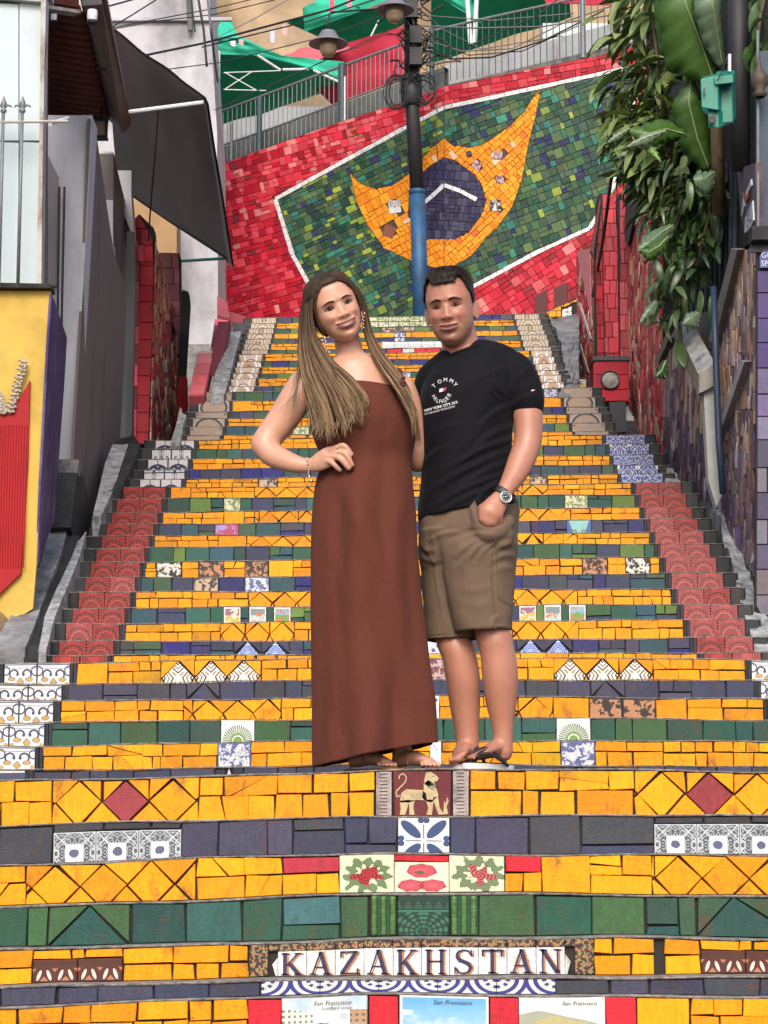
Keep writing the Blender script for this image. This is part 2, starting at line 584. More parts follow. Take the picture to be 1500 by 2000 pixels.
def P_bw(u, v):
 x, y = fabs(u - 0.5), fabs(v - 0.5)
 # petals along both diagonals
 p = (x + y) * 0.7071; q = fabs(x - y) * 0.7071
 pet = lt(hyp((p - 0.36) * 0.40, q * 1.0), 0.105)
 line = mx(lt(x, 0.011) * lt(y, 0.36), lt(y, 0.011) * lt(x, 0.36))
 bl = lt(hyp(mx(x, y) - 0.45, mn(x, y) - 0.055), 0.065)
 c = mix(mx(mx(pet, line), bl), (0.72, 0.73, 0.72), (0.035, 0.065, 0.17))
 return mix(lt(hyp(x, y), 0.05), c, (0.72, 0.73, 0.72))
pat('blue_petal', P_bw)
def P_emb(u, v):
 x = fabs(u - 0.5)
 t = gt(v, 0.62)
 zig = fabs(fract(u * 5.0) - 0.5) * 2.0
 z = lt((v - 0.66) / 0.22, zig) * gt(v, 0.66) * lt(v, 0.9)
 z2 = z * gt(sin(v * 120.0), 0.0)
 a = at2(v - 0.1, x); r = hyp(x, v - 0.1)
 k = gt(sin(a * 14.0) + sin(r * 60.0), 0.3) * lt(v, 0.58)
 k2 = band(v, 0.58, 0.64)
 hgt = mx(mx(z2, k), k2)
 return mix(hgt, (0.008, 0.035, 0.024), (0.035, 0.15, 0.095)), hgt
pat('green_relief', P_emb)
def P_flower(pet, leaf, cx, cy):
 def f(u, v):
  x, y = u - cx, v - cy
  nz = tex_noise(38, 3)
  r, a = hyp(x, y), at2(y, x)
  n = (nz - 0.5) * 0.55
  fl = lt(r + n + sin(a * 5.0) * 0.05, 0.20)
  lf = lt(fabs(r - 0.32) + n * 0.9 + sin(a * 11.0) * 0.06, 0.10)
  c = mix(lf, (0.68, 0.66, 0.46), leaf)
  c = mix(fl, c, pet)
  c = mix(fl * gt(sin(r * 90.0 + a * 3.0), 0.35), c, mul(pet, 0.25) if False else (pet[0] * 0.35, pet[1] * 0.3, pet[2] * 0.3))
  return c, fl + lf
 return f
pat('flower_red', P_flower((0.42, 0.02, 0.03), (0.12, 0.20, 0.09), 0.52, 0.50))
pat('flower_fruit', P_flower((0.50, 0.10, 0.11), (0.14, 0.20, 0.10), 0.55, 0.52))
def P_poppy(u, v):
 n = (tex_noise(45, 2) - 0.5) * 0.2
 def petal(cx, cy, rr):
  x, y = u - cx, v - cy
  r, a = hyp(x, y * 1.2), at2(y, x)
  return lt(r + sin(a * 7.0) * 0.02 + n * 0.5, rr), gt(sin(a * 22.0), 0.5) * gt(r, rr * 0.4), r
 p1, s1, r1 = petal(0.5, 0.72, 0.27)
 p2, s2, r2 = petal(0.30, 0.22, 0.24)
 p3, s3, r3 = petal(0.70, 0.22, 0.24)
 k = mx(p1, mx(p2, p3))
 c = mix(k, (0.70, 0.67, 0.50), (0.62, 0.10, 0.14))
 c = mix(mn(p1 * s1 + p2 * s2 + p3 * s3, 1.0), c, (0.30, 0.015, 0.03))
 edge = mx(band(r1, 0.245, 0.275), mx(band(r2, 0.215, 0.245), band(r3, 0.215, 0.245)))
 c = mix(edge * 0.7, c, (0.28, 0.02, 0.03))
 return mix(lt(hyp(u - 0.46, (v - 0.66) * 1.5), 0.09), c, (0.10, 0.11, 0.06))
pat('poppy', P_poppy)
def P_kaz(u, v):
 n = tex_noise(90, 1)
 f1 = fract(u * 4.0) - 0.5; f2 = fract(v * 5.0) - 0.5
 r = hyp(f1, f2)
 c = mix(gt(n, 0.52), (0.035, 0.03, 0.03), (0.28, 0.22, 0.09))
 c = mix(lt(r, 0.22), c, (0.35, 0.05, 0.035))
 return mix(lt(r, 0.08), c, (0.55, 0.45, 0.2))
pat('ornate_border', P_kaz)
def P_bands(u, v):
 f = fract(u + 0.5) - 0.5
 r = hyp(f * 1.0, (v - 1.0) * 0.75)
 k = gt(sin(r * 40.0 + 0.5), 0.0)
 chk = band(r, 0.12, 0.27) * gt(sin(at2(v - 1.0, f) * 9.0), 0.0)
 c = mix(k, (0.62, 0.62, 0.60), (0.035, 0.04, 0.22))
 return mix(chk * 0.9 * k, c, (0.60, 0.60, 0.58))
pat('blue_swags', P_bands)
def P_ink(bg, ink, s=1.0):
 def f(u, v):
  n = tex_noise(26 * s, 4, rough=0.6)
  n2 = tex_noise(70 * s, 2)
  c = mix(gt(n * 0.7 + n2 * 0.3, 0.5), bg, ink)
  e = mx(gt(fabs(u - 0.5), 0.47), gt(v, 0.96))
  return mix(e, c, ink)
 return f
pat('ink_brown', P_ink((0.45, 0.21, 0.11), (0.03, 0.02, 0.02)))
pat('ink_black', P_ink((0.62, 0.60, 0.55), (0.02, 0.02, 0.02)))
pat('ink_tan', P_ink((0.50, 0.36, 0.24), (0.05, 0.04, 0.04)))
pat('ink_blue', P_ink((0.60, 0.62, 0.66), (0.10, 0.12, 0.28), 1.4))
pat('ink_rose', P_ink((0.50, 0.36, 0.36), (0.16, 0.05, 0.06), 1.2))
pat('ink_green', P_ink((0.62, 0.62, 0.44), (0.16, 0.22, 0.08), 1.6))
pat('lilac_print', P_ink((0.30, 0.26, 0.55), (0.42, 0.06, 0.14), 0.8))
def P_post(a, b_, c_):
 def f(u, v):
  n = tex_noise(30, 3)
  n2 = tex_noise(24, 2, rough=0.8)
  c = mix(gt(v + (n - 0.5) * 0.4, 0.55), a, b_)
  c = mix(gt(n2, 0.55), c, c_)
  return mix(mx(gt(fabs(u - 0.5), 0.43), mx(gt(v, 0.9), lt(v, 0.04))), c, (0.66, 0.64, 0.62))
 return f
pat('postcard_a', P_post((0.55, 0.40, 0.08), (0.28, 0.12, 0.20), (0.66, 0.60, 0.45)))
pat('postcard_b', P_post((0.45, 0.55, 0.52), (0.16, 0.26, 0.26), (0.55, 0.16, 0.10)))
pat('postcard_c', P_post((0.14, 0.30, 0.07), (0.25, 0.38, 0.50), (0.58, 0.14, 0.05)))
def P_bluetri(u, v):
 x, y = u - 0.5, v - 0.1
 r, a = hyp(x, y), at2(y, x)
 k = mx(gt(sin(a * 30.0), 0.0) * band(r, 0.12, 0.30), gt(sin(r * 90.0), 0.3))
 return mix(k, (0.55, 0.62, 0.80), (0.06, 0.13, 0.48))
pat('blue_rosette', P_bluetri)
def P_white(u, v): return mix(lt(hyp(u - 0.5, v - 0.5), 0.25) * gt(tex_noise(60, 2), 0.5), (0.70, 0.71, 0.74), (0.08, 0.10, 0.28))
pat('white_sprig', P_white)
def P_sf1(u, v):
 n = tex_noise(9, 4); n2 = tex_noise(28, 3)
 c = mix(ramp(n, 0.4, 0.6), (0.42, 0.56, 0.66), (0.72, 0.72, 0.70))
 bld = lt(u, 0.36) * lt(v, 0.80 - u * 0.2)
 win = gt(sin(u * 95.0), 0.2) * gt(sin(v * 60.0), 0.1)
 c = mix(bld, c, (0.66, 0.64, 0.56))
 c = mix(bld * win, c, (0.16, 0.20, 0.22))
 tree = lt(hyp((u - 0.50) * 1.1, v - 0.30) + (n2 - 0.5) * 0.35, 0.22)
 c = mix(tree, c, mix(gt(n2, 0.5), (0.06, 0.13, 0.05), (0.16, 0.24, 0.09)))
 b2 = gt(u, 0.80) * lt(v, 0.75)
 c = mix(b2, c, (0.42, 0.27, 0.16))
 return mix(b2 * gt(sin(v * 60.0), 0.3) * gt(sin(u * 80.0), 0.0), c, (0.15, 0.10, 0.08))
pat('street_picture', P_sf1)
def P_sf2(u, v):
 n = tex_noise(7, 5, stretch=(1, 1, 2.5))
 c = mix(ramp(v, 0.2, 1.0), (0.40, 0.62, 0.78), (0.10, 0.36, 0.66))
 c = mix(ramp(n, 0.48, 0.66) * lt(v, 0.75), c, (0.72, 0.76, 0.80))
 return mix(mx(gt(fabs(u - 0.5), 0.475), gt(v, 0.97)), c, (0.70, 0.72, 0.74))
pat('sky_picture', P_sf2)
def P_sf3(u, v):
 n = tex_noise(10, 5); n2 = tex_noise(30, 3)
 c = mix(ramp(v, 0.55, 1.0), (0.62, 0.66, 0.64), (0.72, 0.73, 0.72))
 hill = lt(v + fabs(u - 0.22) * 0.35 + (n - 0.5) * 0.12, 0.74)
 c = mix(hill, c, (0.34, 0.36, 0.28))
 isl = lt(v + fabs(u - 0.45) * 0.35 + (n2 - 0.5) * 0.2, 0.62)
 c = mix(isl, c, (0.45, 0.40, 0.20))
 sea = lt(v + (n2 - 0.5) * 0.04, 0.46)
 return mix(sea, c, mix(gt(n2, 0.58), (0.18, 0.34, 0.36), (0.50, 0.60, 0.58)))
pat('bay_picture', P_sf3)
def P_cyan(u, v):
 c = mix(gt(fabs(u - 0.5) * 2.0 + (1 - v) * 0.6, 0.85), (0.24, 0.50, 0.48), (0.05, 0.12, 0.36))
 for s in (-1, 1):
  r = hyp(u - 0.5 - s * 0.2, v - 0.42)
  c = mix(band(r, 0.05, 0.11), c, (0.10, 0.12, 0.08))
 return c
pat('cyan_faces', P_cyan)
def P_lace(u, v):
 f = fract(u * 8.0) - 0.5
 k = gt(sin(u * 50.0 + sin(v * 12.0) * 2.0), 0.45)
 return mix(k * band(v, 0.2, 0.9), (0.68, 0.72, 0.72), (0.28, 0.36, 0.40))
pat('white_lace', P_lace)
M['carved'] = simple('carved_stone', (0.50, 0.42, 0.40), 0.7, 0.5, 30, grime=(0.12, 0.09, 0.11), gs=20, bstr=0.6)
# ------------------------------------------------------------------ the staircase
T0, D0, XC = 0.273, 7.402, 0.12
YS = {}
_low = [1942, 1908, 1832, 1746, 1666, 1591, 1503]
for i, y in enumerate(_low): YS[i - 6] = y
_up = [[1492, 1445, 1401, 1359, 1325, 1284],
       [1276, 1248, 1213, 1183, 1152, 1123, 1092, 1065, 1042, 1018, 995, 969, 947],
       [930, 912, 892, 872, 854],
       [846, 829, 812, 799, 779, 761],
       [750, 736, 726, 713, 701, 688],
       [680, 667, 658, 648, 638, 627, 617]]
LAND = [2.53, 1.128, 0.092, 0.216, 0.101, 0.247]
FL = {}          # step -> flight
k = 1
for fi, L in enumerate(_up):
 for y in L:
  YS[k] = y
  FL[k] = fi + 1
  k += 1
for k in range(-9, 1): FL[k] = 0
YD, ZT = {}, {}
for k in range(-9, 44):
 YD[k] = D0 + (T0 if k > 0 else 0.15) * k + sum(LAND[:FL[k]])
 if k <= -6: YD[k] += 0.10
 if k >= -6:
  px = 750 + F_PX * 0.12 / zc(YD[k], 1.5)
  ZT[k] = at(px, YS[k], YD[k]).z
for k in (-7, -8, -9): ZT[k] = ZT[k + 1] - 0.12
TOPK = 43
def skew(k): return 0.06 if k >= 7 else 0.0
def yk(k, X): return YD[k] - skew(k) * (X - XC)
def bow(k, X):
 b = 0.0
 if k <= 6:
  q = min(1.6, max(0.0, (XC - 0.15 - X) / 1.0))
  b -= 0.030 * q * (1 if k < 1 else 0.5)
  q = min(1.6, max(0.0, (X - XC - 0.6) / 1.0))
  b -= 0.008 * q
 return b + 0.0035 * math.sin(X * 3.1 + k * 1.7) + 0.002 * math.sin(X * 9.3 + k * 2.9)
def ztop(k, X): return ZT[k] + bow(k, X)
def px_of(k, X): return 750 + F_PX * X / zc(yk(k, X), ZT[k])
def x_at(k, px):
 d = ray(px, YS.get(k, 2050) + 12)
 s = skew(k)
 return d.x * (YD[k] + XC * s) / (d.y + s * d.x)
NOSE = 0.005
def BAND(k):
 """height in photo pixels of the part of riser k that shows"""
 if k == -6: return 95.0
 return float(YS[k - 1] - YS[k])
def riser_pt(k, px, y):
 X = x_at(k, px)
 B = BAND(k)
 Y = yk(k, X)
 zt = ztop(k, X) - NOSE
 zp = ztop(k - 1, X)
 zh = zp
 if zp > CAMZ: zh = CAMZ + (zp - CAMZ) * Y / (yk(k - 1, X) - 0.0)
 zh = min(zh, zt - 0.02)
 t = y / B
 if t <= 0.002: z = zp + 0.001
 else: z = zh + (zt - zh) * t
 return Vector((X, Y, z))
XB = {}
def setb(f, kref, *p): XB[f] = [x_at(kref, q) for q in p]
setb(1, 6, -25, 8, 137, 150, 1455, 1467, 1595, 1625)
setb(2, 8, 85, 115, 222, 234, 1348, 1361, 1471, 1500)
setb(3, 24, 283, 303, 380, 388, 1177, 1184, 1260, 1280)
setb(4, 26, 353, 370, 435, 441, 1113, 1117, 1183, 1200)
setb(5, 33, 438, 455, 503, 508, 1046, 1050, 1092, 1107)
setb(6, 40, 466, 483, 531, 535, 1011, 1015, 1064, 1080)
XB[0] = [x_at(0, p) for p in (-330, -330, -330, -330, 1900, 1900, 1900, 1900)]
flights = {}
for f in range(7):
 ks = [k for k in FL if FL[k] == f]
 ks.sort()
 x0, x1 = XB[f][0] - 0.01, XB[f][7] + 0.01
 if f >= 1: x0 -= 0.0
 n = 28
 xs = [x0 + (x1 - x0) * i / n for i in range(n + 1)]
 mb = MB()
 for k in ks:
  last = (k == ks[-1])
  rows = []
  for X in xs:
   yf = yk(k, X) + 0.012
   if k == TOPK: yb = yf + 1.6
   else: yb = yk(k + 1, X) + 0.012 + (0.02 if last else 0)
   zt = ztop(k, X) - 0.006
   rows.append([(X, yf, (ztop(k - 1, X) if k > -9 else 0.0) - 0.03), (X, yf, zt), (X, yb, zt)])
  vs = [p for r_ in rows for p in r_]
  fs = []
  for i in range(n):
   a, b = 3 * i, 3 * i + 3
   fs += [(a, b, b + 1, a + 1), (a + 1, b + 1, b + 2, a + 2)]
  mb.add(vs, fs)
  for X, flip in ((x0, 0), (x1, 1)):
   r_ = rows[0] if X == x0 else rows[-1]
   zb = ZT[ks[0]] - 0.9
   q = [(X, r_[1][1], zb), (X, r_[1][1], r_[1][2]), (X, r_[2][1], r_[2][2]), (X, r_[2][1], zb)]
   mb.add(q, [(0, 1, 2, 3)] if flip else [(3, 2, 1, 0)])
 fl = mb.obj('staircase', M['mortar'])
 fl['kind'] = 'structure'
 flights[f] = fl
 # worn cement edge of every step
 for k in ks:
  m = max(30, int((x1 - x0) / 0.05))
  vs, fs = [], []
  for i in range(m + 1):
   X = x0 + (x1 - x0) * i / m
   nz = noise.noise(Vector((X * 6, k * 3.3, 0.5)))
   n2 = noise.noise(Vector((X * 22, k * 5.1, 7.5)))
   y0 = yk(k, X) - 0.003 - 0.004 * nz - 0.003 * n2
   zt = ztop(k, X) + 0.0015 * n2
   th = 0.0055 + 0.002 * nz
   depth = 0.05
   if k <= 0: depth = ((0.095 if k == -6 else 0.142) if k < 0 else T0)
   vs += [(X, y0 + 0.002, zt - th), (X, y0, zt - th * 0.4), (X, y0 + 0.003, zt), (X, yk(k, X) + depth, zt - 0.0005)]
  for i in range(m):
   a, b = 4 * i, 4 * i + 4
   for j in range(3): fs.append((a + j, b + j, b + j + 1, a + j + 1))
  mesh_obj('step_edge', vs, fs, M['nosing'], fl)
# ---- layout of each riser, in photo pixels (x) and pixels above the foot of its visible band (y)
NF = Vector((0, -1, 0))
tilesets = {f: Tiles() for f in range(7)}
def S_(k): return F_PX * 0.162 / zc(YD[k], ZT[k])
def put(k, poly, kind, col, mat='glaze', gap=None, jitter=None, rect=None, label=None, proud=0.0, big=None):
 S = S_(k)
 if gap is None: gap = max(0.62, 0.0175 * S) * R.uniform(0.75, 1.3)
 B = BAND(k)
 poly = clip_rect(poly, -400, 2000, 0, B)
 if len(poly) < 3 or abs(area(poly)) < 2: return
 low = min(p[1] for p in poly) < 0.5
 q = inset(poly, gap)
 if len(q) < 3: return
 if low: q = [(x, 0.0 if y < gap * 1.6 else y) for x, y in q]
 if jitter is None: jitter = 0.020 * S
 q2 = []
 for x, y in q:
  jx, jy = R.uniform(-jitter, jitter), R.uniform(-jitter, jitter)
  q2.append((x + jx, min(B - 0.3, max(0.0 if low and y == 0 else 0.3, y + (0 if y == 0 else jy)))))
 uvs = None
 if rect:
  x0, x1, y0, y1 = rect
  uvs = [((x - x0) / (x1 - x0), (y - y0) / (y1 - y0)) for x, y in q2]
 pts = [riser_pt(k, x, y) for x, y in q2]
 pr = proud + R.uniform(-0.0015, 0.0025)
 pts = [p + NF * pr for p in pts]
 tilesets[FL[k]].add(kind, pts, NF, jit(col), mat, uvs, 0.014, 0.0018 if S > 70 else 0.0012, big if big is not None else abs(area(q2)), label)
def crack(poly):
 """split a convex piece by a crooked break"""
 c = centroid(poly)
 a = R.uniform(0, PI)
 nx, ny = math.cos(a), math.sin(a)
 cc = nx * c[0] + ny * c[1] + R.uniform(-2, 2)
 return [p for p in (clip_half(poly, nx, ny, cc), clip_half(poly, -nx, -ny, -cc)) if len(p) >= 3]
def rectp(x0, x1, y0, y1): return [(x0, y0), (x1, y0), (x1, y1), (x0, y1)]
def seg_yellow(k, x0, x1, pal=YEL, kind='yellow_tile', split=True):
 S, B = S_(k), BAND(k)
 x = x0
 while x < x1 - 1:
  if R.random() < 0.09 and B < S * 1.1:
   w = S * R.uniform(0.85, 1.0)
   if x1 - (x + w) < S * 0.3: w = x1 - x
   if w < S * 1.5:
    put(k, rectp(x, x + w, 0, B), kind, R.choice(pal))
    x += w
    continue
  run = min(x1 - x, S * R.uniform(1.6, 3.2))
  if x1 - (x + run) < S * 0.5: run = x1 - x
  ym = B * R.uniform(0.47, 0.58) if B > S * 0.42 else B * 0.5
  two = B > S * 0.33
  courses = [(0, ym), (ym, B)] if two else [(0, B)]
  for y0, y1 in courses:
   xx = x
   while xx < x + run - 0.5:
    w = S * R.choice([0.38, 0.5, 0.62, 0.75, 0.9, 1.0]) * R.uniform(0.9, 1.1)
    if x + run - (xx + w) < S * 0.3: w = x + run - xx
    xr = xx + w
    sl = R.uniform(-0.03, 0.03) * S
    poly = [(xx, y0), (xr, y0), (xr + sl, y1), (xx, y1)] if False else rectp(xx, xr, y0, y1)
    cl = R.choice(pal)
    if R.random() < 0.06 and S > 25: cl = (cl[0] * 0.70, cl[1] * R.uniform(0.7, 0.95), cl[2])
    if split and S > 30 and R.random() < 0.12:
     for pc in crack(poly): put(k, pc, kind, cl, gap=0.008 * S)
    else: put(k, poly, kind, cl)
    xx = xr
  x += run
def seg_diamond(k, x0, x1, cs, hd, special=None, kind='yellow_tile', pal=YEL):
 """tiles turned on their corners, with cut pieces filling in above and below"""
 B = BAND(k)
 yc = B - hd - 0.5
 hd = hd - 0.2
 cs = sorted(cs)
 for c in [cs[0] - 2 * hd - 0.4] + cs + [cs[-1] + 2 * hd + 0.4]:
  p = [(c, yc + hd), (c - hd, yc), (c, yc - hd), (c + hd, yc)]
  p = clip_rect(p, x0, x1, -99, 999)
  if len(p) < 3: continue
  sp_ = special.get(c) if special else None
  if sp_:
   put(k, p, sp_[0], sp_[1], sp_[2], rect=(c - hd, c + hd, yc - hd, yc + hd), jitter=0)
  else: put(k, p, kind, R.choice(pal))
 ext = [cs[0] - 2 * hd] + cs + [cs[-1] + 2 * hd]
 for a, b in zip(ext[:-1], ext[1:]):
  m = (a + b) / 2
  mL, mR = max(a + hd, m - 0.1), min(b - hd, m + 0.1)
  for poly in ([(a, B), (m, yc), (m, B)], [(m, yc), (b, B), (m, B)]) if R.random() < 0.35 else ([(a, B), (m, yc), (b, B)],):
   q = clip_rect(poly, x0, x1, 0, B)
   if len(q) > 2: put(k, q, kind, R.choice(pal))
  dn = clip_rect([(a, yc - hd), (m, yc), (b, yc - hd)], x0, x1, 0, B)
  if len(dn) > 2 and abs(area(dn)) > 4: put(k, dn, kind, R.choice(pal))
def seg_dark(k, x0, x1, pal, kind):
 S, B = S_(k), BAND(k)
 x = x0
 base = None
 while x < x1 - 1:
  w = S * R.choice([0.5, 0.72, 0.95, 1.0, 1.05])
  if x1 - (x + w) < S * 0.4: w = x1 - x
  c = R.choice(pal)
  r = R.random()
  if B > S * 0.5 and r < 0.32:
   y = B * R.choice([0.25, 0.33, 0.68])
   c2 = R.choice(pal)
   put(k, rectp(x, x + w, 0, y), kind, c2)
   if r < 0.10 and w > S * 0.8:
    put(k, rectp(x, x + w * 0.45, y, B), kind, c)
    put(k, rectp(x + w * 0.45, x + w, y, B), kind, R.choice(pal))
   else: put(k, rectp(x, x + w, y, B), kind, c)
  else: put(k, rectp(x, x + w, 0, B), kind, c)
  x += w
def seg_tri(k, x0, x1, apex, cin, cout, kind):
 B = BAND(k)
 put(k, [(x0, 0), (x1, 0), (apex, B)], kind, cin)
 put(k, [(x0, 0), (apex, B), (x0, B)], kind, cout)
 put(k, [(x1, 0), (x1, B), (apex, B)], kind, cout)
def seg_pat(k, x0, x1, mat, kind='patterned_tile', n=1, hfrac=1.0, label=None, sq=None, proud=0.001):
 """whole patterned tiles set side by side; what shows is the upper part of each"""
 B = BAND(k)
 w = (x1 - x0) / n
 top = B * hfrac
 for i in range(n):
  a, b = x0 + i * w, x0 + (i + 1) * w
  hh = w * (sq or 1.0)
  put(k, rectp(a, b, 0, top), kind, (0.6, 0.6, 0.6), mat, gap=max(0.3, 0.006 * S_(k)), jitter=0.2 if S_(k) > 40 else 0, rect=(a, b, top - hh, top), label=label, proud=proud)
def fill(k, spec, x0, x1):
 """spec: list of (a, b, function) in photo px for the special stretches; the rest is the row's plain kind"""
 typ = KIND[k]
 cur = x0
 for a, b, fn in sorted(spec, key=lambda t: t[0]) + [(x1, x1, None)]:
  a2 = min(a, x1)
  if a2 - cur > 1.5:
   if typ == 'Y': seg_yellow(k, cur, a2)
   elif typ == 'N': seg_dark(k, cur, a2, NAV if k < 7 else NAV2, 'navy_tile')
   else: seg_dark(k, cur, a2, GRN if k < 8 else GRN2, 'green_tile')
  if fn and a < x1: fn(a, min(b, x1) if b > x1 else b)
  cur = max(cur, b)
KIND = {}
for k, c in zip(range(-6, 1), 'YNYGYNY'): KIND[k] = c
for k, c in zip(range(1, 7), 'NYGYNY'): KIND[k] = c
for k, c in zip(range(7, 20), 'YNYGYNYGYNYGY'): KIND[k] = c
for k, c in zip(range(20, 25), 'YNYGY'): KIND[k] = c
for k, c in zip(range(25, 31), 'YGYNYG'): KIND[k] = c
for k, c in zip(range(31, 37), 'NYGYNY'): KIND[k] = c
for k, c in zip(range(37, 44), 'GYNYGYN'): KIND[k] = c
# thick strokes as thin plates standing a little proud of the tile
def plate(k, polys, name, mat, z=0.0035, parent=None):
 """polys: 2D (px, y) polygons on riser k -> one thin relief mesh"""
 V, Fc = [], []
 for p in polys:
  if area(p) < 0: p = p[::-1]
  n0 = len(V)
  m = len(p)
  for x, y in p: V.append(riser_pt(k, x, max(0.01 * BAND(k), y)) + NF * z)
  for x, y in p: V.append(riser_pt(k, x, max(0.01 * BAND(k), y)) + NF * 0.0005)
  Fc.append(tuple(n0 + i for i in range(m)))
  for i in range(m):
   j = (i + 1) % m
   Fc.append((n0 + i, n0 + m + i, n0 + m + j, n0 + j))
 return mesh_obj(name, V, Fc, mat, parent if parent is not None else flights[FL[k]])
def stroke(a, b, w):
 dx, dy = b[0] - a[0], b[1] - a[1]
 L = math.hypot(dx, dy)
 nx, ny = -dy / L * w / 2, dx / L * w / 2
 return [(a[0] + nx, a[1] + ny), (b[0] + nx, b[1] + ny), (b[0] - nx, b[1] - ny), (a[0] - nx, a[1] - ny)]
LET = {
 'K': [((.2, 0), (.2, 1), .17), ((.05, .96), (.38, .96), .07), ((.05, .04), (.38, .04), .07), ((.26, .42), (.78, .97), .08), ((.40, .52), (.80, .03), .17), ((.62, .96), (.95, .96), .07), ((.62, .04), (.98, .04), .07)],
 'A': [((.14, .02), (.50, 1), .07), ((.50, 1), (.80, .02), .18), ((.24, .33), (.66, .33), .07), ((.02, .04), (.30, .04), .07), ((.62, .04), (.99, .04), .07)],
 'Z': [((.12, .95), (.88, .95), .09), ((.80, .93), (.18, .07), .18), ((.10, .05), (.90, .05), .09), ((.14, .98), (.14, .74), .08), ((.87, .02), (.87, .26), .08)],
 'H': [((.2, 0), (.2, 1), .17), ((.8, 0), (.8, 1), .17), ((.2, .52), (.8, .52), .08), ((.04, .96), (.36, .96), .07), ((.04, .04), (.36, .04), .07), ((.64, .96), (.96, .96), .07), ((.64, .04), (.96, .04), .07)],
 'T': [((.5, 0), (.5, 1), .17), ((.06, .95), (.94, .95), .09), ((.32, .04), (.68, .04), .07), ((.08, .98), (.08, .72), .08), ((.92, .98), (.92, .72), .08)],
 'N': [((.17, 0), (.17, 1), .08), ((.83, 0), (.83, 1), .08), ((.17, .97), (.80, .04), .18), ((.02, .96), (.30, .96), .07), ((.02, .04), (.32, .04), .07), ((.66, .96), (.98, .96), .07)],
}
_s = [(.84, .76), (.72, .93), (.5, .97), (.27, .90), (.20, .73), (.30, .57), (.54, .49), (.76, .38), (.82, .22), (.70, .07), (.48, .03), (.25, .08), (.13, .25)]
LET['S'] = [(_s[i], _s[i + 1], [.07, .08, .09, .12, .15, .18, .18, .16, .13, .09, .08, .07][i]) for i in range(12)] + [((.86, .98), (.86, .70), .06), ((.12, .02), (.12, .30), .06)]
def letter(ch, x0, x1, y0, y1, dx=0, dy=0):
 w, h = x1 - x0, y1 - y0
 out = []
 for a, b, t in LET[ch]:
  out.append(stroke((x0 + a[0] * w + dx, y0 + a[1] * h + dy), (x0 + b[0] * w + dx, y0 + b[1] * h + dy), t * w))
 return out
M['ink_navy'] = simple('navy_glaze_ink', (0.03, 0.028, 0.09), 0.35, 0.3, 20)
M['ink_orange'] = simple('orange_glaze_ink', (0.50, 0.20, 0.08), 0.35, 0.3, 20)
M['ink_dark'] = simple('dark_glaze_ink', (0.03, 0.035, 0.05), 0.4, 0.2, 20)
M['cream'] = simple('cream_glaze', (0.56, 0.44, 0.24), 0.45, 0.4, 25, bstr=0.3)
def text_on(k, s, px, y, size_px, mat, shear=0.25, parent=None, name='lettering', tilt=0.0):
 cu = bpy.data.curves.new(name, 'FONT')
 cu.body = s
 cu.size = 1.0
 cu.shear = shear
 cu.resolution_u = 2
 cu.extrude = 0.0
 ob = bpy.data.objects.new(name, cu)
 COL.objects.link(ob)
 dg = bpy.context.evaluated_depsgraph_get()
 me = bpy.data.meshes.new_from_object(ob.evaluated_get(dg))
 bpy.data.objects.remove(ob)
 xs = [v.co.x for v in me.vertices]
 w = max(xs) - min(xs)
 for v in me.vertices:
  x = v.co.x * size_px
  p = riser_pt(k, px + x, y + v.co.y * size_px + tilt * x) + NF * 0.0052
  v.co = p
 me.materials.append(mat)
 o = bpy.data.objects.new(name, me)
 link(o, parent if parent is not None else flights[FL[k]])
 return o
Y3 = lambda k: (lambda a, b: seg_yellow(k, a, b))
spec = {k: [] for k in range(-6, 44)}
def SP(k, a, b, fn): spec[k].append((a, b, fn))
def PT(k, a, b, mat, n=1, **kw): SP(k, a, b, lambda x0, x1: seg_pat(k, x0, x1, mat, n=n, **kw))
def DI(k, a, b, cs, hd, special=None, **kw): SP(k, a, b, lambda x0, x1: seg_diamond(k, x0, x1, cs, hd, special, **kw))
def two(k, a, b, ct, cb, frac=0.45, kt='red_tile', kb='yellow_tile', label=None):
 def f(x0, x1):
  B = BAND(k)
  put(k, rectp(x0, x1, B * (1 - frac), B), kt, ct)
  if cb == 'Y':
   x = x0
   m = x0 + (x1 - x0) * R.uniform(0.35, 0.65)
   put(k, rectp(x0, m, 0, B * (1 - frac)), kb, R.choice(YEL))
   put(k, rectp(m, x1, 0, B * (1 - frac)), kb, R.choice(YEL))
  else: put(k, rectp(x0, x1, 0, B * (1 - frac)), kb, cb)
 SP(k, a, b, f)
RED_D = (0.30, 0.045, 0.055)
